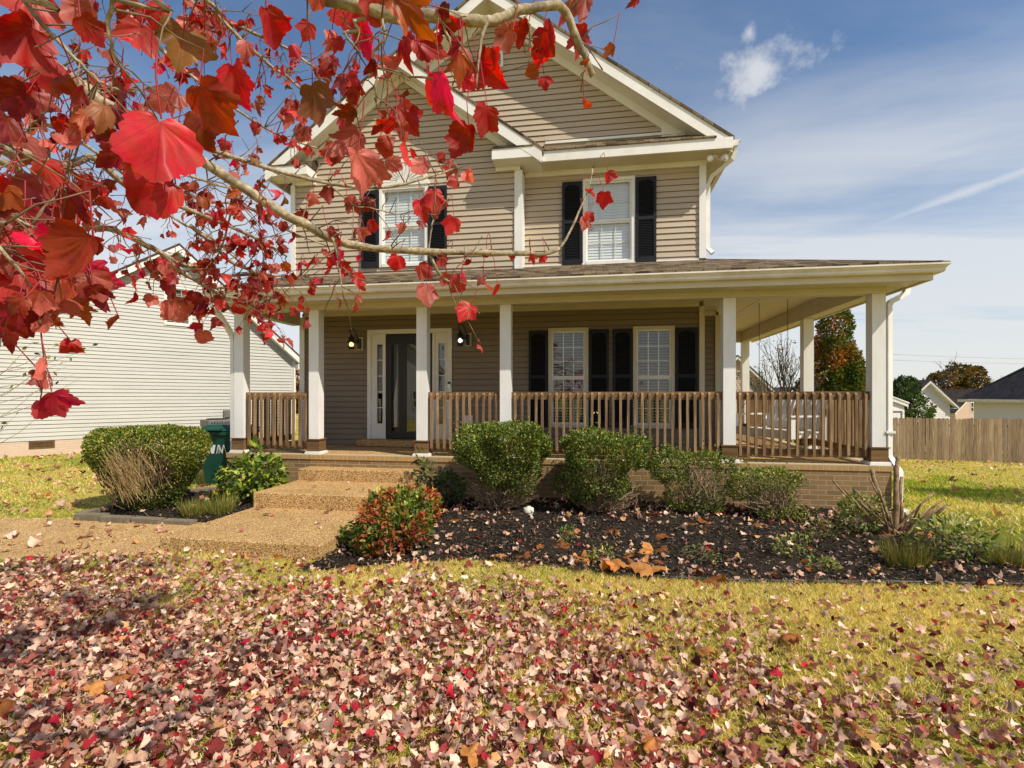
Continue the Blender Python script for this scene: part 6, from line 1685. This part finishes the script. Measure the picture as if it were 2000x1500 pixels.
def tree(name, label, base, trunk_h, r, bodies, n, size, pal, w, group='trees behind the houses', seed=0, gaps=.3, inner=.35, amp=.22, freq=1.6, tmpl=RHOMB, faces=F4, topw=None):
    t = empty(name, base, label, 'tree', group); b = Vector(base); m = MB()
    top = b + Vector((0, 0, trunk_h)); m.tube([b, b.lerp(top, .5) + Vector((r * .3, 0, 0)), top], [r, r * .75, r * .35], 8)
    f = un(*[ell(c, q, 2.2) for c, q in bodies]); lo, hi = box_of(bodies)
    for q in cloud(f, lo, hi, 34, .2, seed, freq, .1):
        a = b.lerp(top, random.uniform(.3, .95)); e = Vector(q); m.tube([a, a.lerp(e, .5) + Vector((0, 0, .1)), e], [r * .3, r * .18, r * .05], 5, True, False)
    m.build('trunk', M['tree_bark'], t)
    P = cloud(f, lo, hi, n, inner, seed, freq, amp, gaps, freq * 2.2)
    c = np.mean([q[0] for q in bodies], axis=0); N_ = len(P)
    cl = lumps(P, freq * 1.4, 5)
    pal = np.asarray(pal); k = len(pal); idx = np.clip(((cl * .5 + .5) * k + rng.normal(0, .9, N_)).astype(int), 0, k - 1)
    C = np.clip(pal[idx] * np.exp(rng.normal(0, .25, (N_, 1))), 0, 1)
    o = P - c; o /= np.linalg.norm(o, axis=1, keepdims=True)
    me = cards('crown', tmpl, faces, P, o * .5 + unit(N_), o * .5 + unit(N_) * .7 + np.array([0, 0, .4]), size * np.exp(rng.normal(0, .25, N_)), C, width=1.2)
    link('crown', me, M['tree_leaf'], t); return t


AUT = [(.035, .065, .010), (.05, .09, .012), (.08, .12, .014), (.13, .13, .018), (.22, .12, .02), (.36, .13, .022)]
tree('autumn_pear_tree', 'tall conical tree turning from green to orange framed between porch columns', (13.1, 30.5, -1.3), 6.2, .22,
     [((13.1, 30.5, 1.6), (1.75, 1.7, 2.5)), ((13.05, 30.5, 3.4), (1.45, 1.4, 2.0)), ((13.0, 30.5, 4.9), (.95, .95, 1.9)), ((12.9, 30.5, 5.9), (.5, .5, 1.15))], 34000, .13, AUT, None, seed=2, gaps=.05, inner=.25)
tree('evergreen_tree', 'dense dark green evergreen standing between the garden shed and the small white house', (17.0, 31.3, -1.3), 3.2, .14,
     [((16.95, 31.3, .3), (1.05, 1.0, 1.6)), ((16.85, 31.3, 1.4), (.75, .7, 1.4))], 11000, .095, [(.018, .045, .008), (.035, .075, .012), (.065, .115, .018), (.10, .15, .025)], None, seed=3, gaps=.1, inner=.6)
tree('round_oak_tree', 'distant round crowned oak with bronze green leaves behind the far roofs', (52.4, 84.5, -2), 5.5, .45,
     [((50.6, 84.5, 3.4), (2.0, 2, 1.9)), ((52.6, 84.5, 4.3), (2.0, 2, 1.9)), ((54.2, 84.5, 3.6), (1.7, 1.8, 2.2)), ((52.4, 84.5, 2.2), (2.6, 2, 1.4))], 5000, .36, [(.06, .045, .014), (.10, .075, .018), (.16, .11, .025), (.22, .13, .03)], None, seed=1, gaps=.35, inner=.3, freq=1.0)
tree('red_maple_tree', 'small distant reddish brown tree below the round oak', (46.5, 76, -2), 2.4, .2,
     [((46.3, 76, .9), (2.0, 1.6, 1.7))], 1600, .28, [(.16, .05, .025), (.24, .07, .03), (.10, .05, .03)], None, seed=4, gaps=.3, inner=.2, freq=1.2)
tree('orange_maple_tree', 'orange brown tree showing in the gap between the cream house and the porch', (-26.2, 42, 0), 3.0, .25,
     [((-26.2, 42, 2.0), (2.0, 2.0, 2.0))], 2200, .28, [(.28, .10, .02), (.36, .14, .03), (.16, .08, .02)], None, seed=5, gaps=.2, inner=.3, freq=1.2)
def bare(name, label, base, h, r, depth=5, stems=1, spread=.38, leafy=0, group='bare trees beyond the yard'):
    t = empty(name, base, label, 'tree', group); m = MB(); tips = []
    for k in range(stems):
        d = Vector((random.gauss(0, .22) if stems > 1 else .03, random.gauss(0, .2), 1)).normalized()
        grow(m, Vector(base) + Vector((random.uniform(-.1, .1) * stems, 0, -.1)), d, h * .36, r, depth, spread, .22, tips, (2, 3), 6)
    m.build('trunk', M['tree_bark'], t)
    if leafy:
        P = np.array([np.array(tips[random.randrange(len(tips))]) + rng.normal(0, .12, 3) for _ in range(leafy)])
        link('crown', cards('crown', RHOMB, F4, P, unit(leafy), unit(leafy), np.full(leafy, .12), pick([(.30, .24, .06), (.38, .30, .10), (.22, .14, .05)], leafy)), M['tree_leaf'], t)
tree('shade_tree', 'leafy young tree past the right edge whose shadow falls over the side lawn', (9.9, 7.4, -.1), 3.4, .09,
     [((9.8, 7.4, 3.6), (1.1, 1.0, 1.3)), ((10.4, 8.6, 3.0), (.9, .9, .9))], 4200, .12, AUT, None, group='trees beside the yard', seed=1, gaps=.2, inner=.2)
bare('bare_tree', 'many stemmed nearly bare tree with a few tan leaves seen through the porch', (9.6, 27.9, -1.3), 5.6, .075, 4, 6, .34, 420)
bare('bare_tree', 'fine grey bare tree showing left of the round oak behind the small white house', (45.5, 78, -1.8), 7.6, .12, 5, 1, .45)
bare('bare_tree', 'low hazy bare tree on the skyline right of the round oak', (66, 96, -2), 7.5, .14, 5, 2, .5)

# ------------------------------------------------------------------ lawn cover
def on_steps(x, y): return (x > -4.46) & (x < -2.6) & (y > 4.56)
def blocked(x, y): return on_steps(x, y) | inside(PATH, x, y) | inside(BED_R, x, y) | inside(BED_L, x, y) | ((y > 7.3) & (x > -5.95) & (x < 3.85))
def in_view(x, y, m=.25):
    d = x * FW[0] + y * FW[1]; l = x * RT[0] + y * RT[1]; return (d > 1.7) & (np.abs(l) < d * 1.02 + m)
GP = [(.68, .52, .14), (.80, .64, .23), (.86, .72, .34), (.29, .37, .04), (.15, .26, .028), (.48, .49, .08)]
def scatter_grass(x0, x1, y0, y1, dens, h, wd, pal_w):
    n = int((x1 - x0) * (y1 - y0) * dens); x = rng.uniform(x0, x1, n); y = rng.uniform(y0, y1, n)
    ok = in_view(x, y) & ~blocked(x, y); x, y = x[ok], y[ok]
    P0 = np.stack([x, y, x * 0], 1)
    # thin and bare places
    keep = rng.random(len(x)) < np.clip(.75 + .45 * lumps(P0, 2.2, 0), .2, 1); x, y = x[keep], y[keep]; P0 = P0[keep]
    n = len(x); P = np.stack([x, y, gz(x, y) - .004], 1)
    grn = sstep(-.1, .7, lumps(P0, .9, 2) + .35 * lumps(P0, 4.0, 4))
    gsel = rng.random(n) < pal_w(x, y) * (.35 + .65 * grn)
    C = np.where(gsel[:, None], pick(GP[3:], n), pick(GP[:3], n))
    D = unit(n) * np.array([.85, .85, .25]) + np.array([0, 0, .7]); S = h * rng.uniform(.5, 1.25, n)
    return P, D, S, C, np.full(n, wd) / S
parts_ = [scatter_grass(-5, 5.6, 1.6, 5.3, 9500, .052, .0046, lambda x, y: .28 + .12 * (x < -1.5) + 0 * x),
          scatter_grass(3.7, 17, 5.0, 25, 700, .075, .012, lambda x, y: 1.05 - .35 * sstep(14, 22, y)),
          scatter_grass(-15.5, -4.3, 3.6, 13, 1100, .06, .010, lambda x, y: .72 + 0 * x)]
P, D, S, C, W = [np.concatenate(q) for q in zip(*parts_)]
me = cards('grass', BLADE, FBL, P, D, np.cross(D, unit(len(P))), S, C, cy=rng.uniform(-.5, .5, len(P)), width=W)
tag(link('grass', me, M['grass']), kind='stuff')

LITP = [(.76, .55, .42), (.68, .43, .30), (.48, .24, .155), (.33, .10, .07), (.25, .04, .034), (.40, .018, .034), (.10, .024, .018), (.55, .30, .12)]
def scatter_leaves(n, x0, x1, y0, y1, dfun, size, w):
    x = rng.uniform(x0, x1, n); y = rng.uniform(y0, y1, n); ok = in_view(x, y) & ~on_steps(x, y) & (rng.random(n) < dfun(x, y)) & ~((y > 7.3) & (x > -5.95) & (x < 3.9))
    x, y = x[ok], y[ok]; n = len(x)
    t = unit(n) * np.array([1, 1, .5]); D = t; Nn = np.array([0, 0, 1.0]) * rng.choice([1, 1, -1], n)[:, None] + unit(n) * .85
    h = np.where(inside(PATH, x, y) | inside(BED_R, x, y) | inside(BED_L, x, y), .028, .022)
    P = np.stack([x, y, gz(x, y) + h + rng.uniform(0, .028, n)], 1)
    return P, D, Nn, size * np.exp(np.clip(rng.normal(0, .30, n), -.7, .42)), pick(LITP, n, w, .18)
def dn(x, y):
    P0 = np.stack([x, y, x * 0], 1)
    base = np.where(blocked(x, y), .035, 1.0) * np.clip(1.12 - .35 * (y - 1.8), .17, 1.0)
    right = 1 - .70 * sstep(.2, 1.9, x - .55 * (2.4 - y) * 1.5)
    edge = np.where((y > 4.1) & (x > -2.4), .72, 1)
    bedge = np.where(inside(BED_R, x, y) & (y < 5.25 + .2 * np.sin(3 * x)) & (x < 1.0), 3.0, 1.0)
    return np.clip(base * right * edge * bedge * (1 + .5 * lumps(P0, 2.6, 3)), 0, 1)
L1 = scatter_leaves(72000, -5.5, 5.8, 1.6, 5.6, dn, .0405, [3.4, 3.7, 3.6, 3.2, 2.3, 1.1, 3.0, .8])
L2 = scatter_leaves(2600, -15, -4.2, 4.2, 12.5, lambda x, y: .35 + 0 * x, .075, [2, 3, 4, 2, 1, .3, 2, 4])
L3 = scatter_leaves(2600, 3.8, 19, 5.2, 25, lambda x, y: np.clip(.2 + .9 * sstep(21, 24, y), 0, 1), .095, [1, 2, 3, 1, .4, 0, 2, 6])
L4 = scatter_leaves(2500, -2.6, 4.3, 4.6, 7.3, lambda x, y: .24 + .3 * (y > 6.3) + .3 * (y < 5.1), .05, [3, 3, 3, 1.5, .6, .3, 2, 3])
def step_leaves(n, x0, x1, y0, y1, z):
    x = rng.uniform(x0, x1, n); y = y1 - (y1 - y0) * rng.random(n) ** 1.7
    return np.stack([x, y, np.full(n, z) + rng.uniform(.008, .02, n)], 1), unit(n) * np.array([1, 1, .3]), np.array([0, 0, 1.0]) + unit(n) * .5, .05 * np.exp(rng.normal(0, .2, n)), pick(LITP, n, None, .18)
L5 = step_leaves(16, -4.3, -2.7, 4.75, 6.0, .06); L6 = step_leaves(7, -4.3, -2.7, 6.15, 7.0, .25)
P, D, Nn, S, C = [np.concatenate(q) for q in zip(L1, L2, L3, L4, L5, L6)]; n = len(P)
me = cards('fallen_leaves', LT, LF, P, D, Nn, S, C, fold=rng.uniform(-.3, .7, n), cx=rng.normal(.45, 1.1, n), cy=rng.normal(-.1, .8, n), jag=.045, width=rng.uniform(.75, 1.15, n))
tag(link('fallen_leaves', me, M['litter']), kind='stuff')

# bark chips
def chips(poly, n):
    xs = [p[0] for p in poly]; ys = [p[1] for p in poly]; x = rng.uniform(min(xs), max(xs), n); y = rng.uniform(min(ys), max(ys), n); ok = inside(poly, x, y); return x[ok], y[ok]
BED_X = [(-2.7, 4.2), (-2.2, 4.34), (-1.7, 4.60), (-1.15, 4.72), (-.7, 4.69), (.2, 4.53), (1.03, 4.57), (1.87, 4.63), (2.55, 4.71), (3.1, 4.78), (3.7, 4.84), (4.75, 5.0), (4.7, 5.6), (4.15, 5.85), (3.6, 6.2), (-2.65, 6.2)]
a = [chips(BED_R, 36000), chips(BED_L, 6500), chips(BED_X, 9000)]; x = np.concatenate([q[0] for q in a]); y = np.concatenate([q[1] for q in a]); n = len(x)
P = np.stack([x, y, gz(x, y) + .026 + rng.uniform(-.004, .012, n)], 1); D = unit(n) * np.array([1, 1, .35])
me = cards('bark_chips', RHOMB, F4, P, D, np.array([0, 0, 1.0]) + unit(n) * .6, rng.uniform(.018, .06, n), pick([(.016, .012, .010), (.032, .024, .018), (.06, .042, .028), (.14, .10, .065), (.32, .23, .14)], n, [5, 5, 3.4, 2.0, .9]), width=.55)
tag(link('bark_chips', me, M['chip']), kind='stuff')

# big dry leaves lying about, one by one
SY = [(0, .02), (.2, -.10), (.44, -.02), (.40, .10), (.58, .22), (.50, .32), (.64, .56), (.46, .56), (.38, .64), (.24, .56), (.26, .76), (.14, .84), (0, 1.06)]
ST, SF = leaf_template(SY + [(-x, y) for x, y in SY[-2:0:-1]], (1.0, .7, .36), (0, .08))
for i, (x, y) in enumerate(BIG_LEAVES):
    z = float(gz(x, y)) + .035 + (.03 if 1.0 < 5 - y else 0); heap = (-.05 < x < .55) and (4.5 < y < 5.0)
    if heap: z += random.uniform(.0, .07)
    s = random.uniform(.16, .23) if y > 3.5 else random.uniform(.10, .14)
    nn = np.array([[random.gauss(0, .35), random.gauss(-.25, .3), 1.0]]); a = random.uniform(0, 6.28)
    me = cards('dry_leaf', ST, SF, np.array([[x - .45 * s * math.cos(a), y - .45 * s * math.sin(a), z]]), np.array([[math.cos(a), math.sin(a), random.uniform(-.15, .25)]]), nn, np.array([s]),
               pick([(.40, .175, .045), (.48, .22, .06), (.34, .13, .035), (.26, .10, .03)], 1), fold=random.uniform(-.5, -.1), cx=random.uniform(-.6, .3), cy=random.uniform(-1.0, -.2), jag=.02, ripple=.16, smooth=True, loc=True)
    o = link('dry_leaf', me, M['dry_leaf'])
    if heap: lab, g = 'large curled orange brown leaf in the heap at the front edge of the mulch', 'large dry leaves heaped at the mulch edge'
    elif y < 3.6: lab, g = 'large golden brown leaf lying among the small red leaves on the lawn', 'large dry leaves among the small red ones'
    elif y > 6.0: lab, g = 'large brown leaf caught on the shaded mulch under the evergreen shrubs', 'large dry leaves under the shrubs'
    elif x < -2.45: lab, g = 'large orange brown leaf resting against the foot of the lowest step', 'large dry leaves at the lowest step'
    elif x > 2.3: lab, g = 'large tan brown leaf on the mulch around the cut canes', 'large dry leaves around the cut canes'
    else: lab, g = 'large curled orange brown leaf lying singly on the mulch or its lawn edge', 'large dry leaves strewn on the mulch'
    tag(o, lab, 'dry leaf', g)

# ------------------------------------------------------------------ sky, sun, camera
sdir = Vector((.77, -.476, 1.0)).normalized()
w = bpy.data.worlds.new('World'); scene.world = w; w.use_nodes = True; nt = w.node_tree; nt.nodes.clear()
out = nt.nodes.new('ShaderNodeOutputWorld')
sky = nt.nodes.new('ShaderNodeTexSky'); sky.sky_type = 'NISHITA'; sky.sun_disc = False
sky.sun_elevation = math.asin(sdir.z); sky.sun_rotation = math.atan2(sdir.x, sdir.y); sky.air_density = 1.0; sky.dust_density = .6; sky.ozone_density = 1.6
hs = nt.nodes.new('ShaderNodeHueSaturation'); hs.inputs['Saturation'].default_value = 1.12; nt.links.new(sky.outputs[0], hs.inputs['Color'])
bg = nt.nodes.new('ShaderNodeBackground'); bg.inputs[1].default_value = SKY_S; nt.links.new(hs.outputs[0], bg.inputs[0])
cl = nt.nodes.new('ShaderNodeBackground'); cl.inputs[0].default_value = (.95, .96, .97, 1); cl.inputs[1].default_value = CLOUD_S
tc_ = nt.nodes.new('ShaderNodeTexCoord'); dirv = tc_.outputs['Generated']
sep = nt.nodes.new('ShaderNodeSeparateXYZ'); nt.links.new(dirv, sep.inputs[0])
def math_(op, a, b=None, c=None, clamp=False):
    n = nt.nodes.new('ShaderNodeMath'); n.operation = op; n.use_clamp = clamp
    for i, v in enumerate((a, b, c)):
        if v is None: continue
        if hasattr(v, 'is_linked'): nt.links.new(v, n.inputs[i])
        else: n.inputs[i].default_value = v
    return n.outputs[0]
zc = math_('MAXIMUM', sep.outputs[2], 0.0)
zz = math_('ADD', zc, .10)
px = math_('DIVIDE', sep.outputs[0], zz); py = math_('DIVIDE', sep.outputs[1], zz)
cb = nt.nodes.new('ShaderNodeCombineXYZ'); nt.links.new(px, cb.inputs[0]); nt.links.new(py, cb.inputs[1])
def wnoise(scale, rot, detail, rough, seed, dist=.0):
    mp = nt.nodes.new('ShaderNodeMapping'); mp.inputs['Scale'].default_value = scale; mp.inputs['Rotation'].default_value = (0, 0, rot); mp.inputs['Location'].default_value = (seed, seed * .7, 0)
    nt.links.new(cb.outputs[0], mp.inputs[0]); n = nt.nodes.new('ShaderNodeTexNoise'); n.inputs['Scale'].default_value = 1; n.inputs['Detail'].default_value = detail; n.inputs['Roughness'].default_value = rough; n.inputs['Distortion'].default_value = dist
    nt.links.new(mp.outputs[0], n.inputs['Vector']); return n.outputs[0]
def mrange(v, a, b, c, d, smooth=True):
    n = nt.nodes.new('ShaderNodeMapRange'); n.interpolation_type = 'SMOOTHSTEP' if smooth else 'LINEAR'
    nt.links.new(v, n.inputs[0])
    for i, q in enumerate((a, b, c, d)): n.inputs[i + 1].default_value = q
    return n.outputs[0]
streak = mrange(wnoise((.14, .85, 1), R(9), 7, .58, 3.1, .9), .34, .62, 0, 1)
veil = mrange(wnoise((.45, 1.1, 1), R(-24), 7, .56, 8.4, .6), .36, .74, 0, .62)
low_ = mrange(sep.outputs[2], .52, .08, 0, 1)
cirrus = math_('MULTIPLY', math_('ADD', math_('MULTIPLY', streak, .80), .38), low_)
cirrus = math_('ADD', cirrus, math_('MULTIPLY', veil, .7), clamp=True); cirrus = math_('MINIMUM', cirrus, .80)
# one small cumulus and a soft contrail, fixed directions in the sky
def blob(d, r, squash, seed):
    v = nt.nodes.new('ShaderNodeVectorMath'); v.operation = 'SUBTRACT'; nt.links.new(dirv, v.inputs[0]); v.inputs[1].default_value = d
    m_ = nt.nodes.new('ShaderNodeVectorMath'); m_.operation = 'MULTIPLY'; nt.links.new(v.outputs[0], m_.inputs[0]); m_.inputs[1].default_value = squash
    l = nt.nodes.new('ShaderNodeVectorMath'); l.operation = 'LENGTH'; nt.links.new(m_.outputs[0], l.inputs[0])
    n = nt.nodes.new('ShaderNodeTexNoise'); n.inputs['Scale'].default_value = 14 ; n.inputs['Detail'].default_value = 8; n.inputs['Roughness'].default_value = .6; nt.links.new(dirv, n.inputs['Vector'])
    n2 = nt.nodes.new('ShaderNodeTexNoise'); n2.inputs['Scale'].default_value = 38; n2.inputs['Detail'].default_value = 6; n2.inputs['Roughness'].default_value = .7; nt.links.new(dirv, n2.inputs['Vector'])
    k = math_('ADD', l.outputs['Value'], math_('MULTIPLY', math_('SUBTRACT', n.outputs[0], .5), r * 3.6)); k = math_('ADD', k, math_('MULTIPLY', math_('SUBTRACT', n2.outputs[0], .5), r * 1.6))
    return mrange(k, r * 1.45, -r * .35, 0, .78)
for d_, r_, q_ in CUMULUS:
    cirrus = math_('MAXIMUM', cirrus, blob(d_, r_, q_, 0))
v = nt.nodes.new('ShaderNodeVectorMath'); v.operation = 'DOT_PRODUCT'; nt.links.new(dirv, v.inputs[0]); v.inputs[1].default_value = TRAIL_N
ad = math_('ABSOLUTE', v.outputs['Value'])
tn = nt.nodes.new('ShaderNodeTexNoise'); tn.inputs['Scale'].default_value = 9; tn.inputs['Detail'].default_value = 6; nt.links.new(dirv, tn.inputs['Vector'])
tr_ = math_('MULTIPLY', mrange(math_('ADD', ad, math_('MULTIPLY', math_('SUBTRACT', tn.outputs[0], .5), .030)), .019, -.002, 0, .72), mrange(sep.outputs[0], .3, .5, 0, 1))
tr_ = math_('MULTIPLY', tr_, mrange(sep.outputs[1], .2, .3, 0, 1))
cirrus = math_('MAXIMUM', cirrus, tr_)
cirrus = math_('MULTIPLY', cirrus, mrange(sep.outputs[2], -.02, .03, 0, 1))
ms = nt.nodes.new('ShaderNodeMixShader'); nt.links.new(cirrus, ms.inputs[0]); nt.links.new(bg.outputs[0], ms.inputs[1]); nt.links.new(cl.outputs[0], ms.inputs[2]); nt.links.new(ms.outputs[0], out.inputs[0])

sun = bpy.data.lights.new('sun', 'SUN'); sun.energy = SUN_E; sun.angle = R(.5); sun.color = (1.0, .915, .765)
so = bpy.data.objects.new('sun', sun); col.objects.link(so); so.rotation_euler = sdir.to_track_quat('Z', 'Y').to_euler(); so.location = (6, -4, 9)

cam = bpy.data.cameras.new('camera'); cam.sensor_width = 36; cam.lens = 18.0; cam.shift_y = .0125; cam.clip_start = .05; cam.clip_end = 3000
co = bpy.data.objects.new('camera', cam); col.objects.link(co); co.location = (0, 0, 1.5); co.rotation_euler = (R(90), 0, math.atan(.164)); scene.camera = co
scene.view_settings.view_transform = 'Standard'; scene.view_settings.look = 'None'; scene.view_settings.exposure = 0; scene.view_settings.gamma = 1
scene.render.engine = 'CYCLES'
scene.cycles.max_bounces = 8; scene.cycles.diffuse_bounces = 3; scene.cycles.transparent_max_bounces = 16; scene.cycles.caustics_reflective = False; scene.cycles.caustics_refractive = False
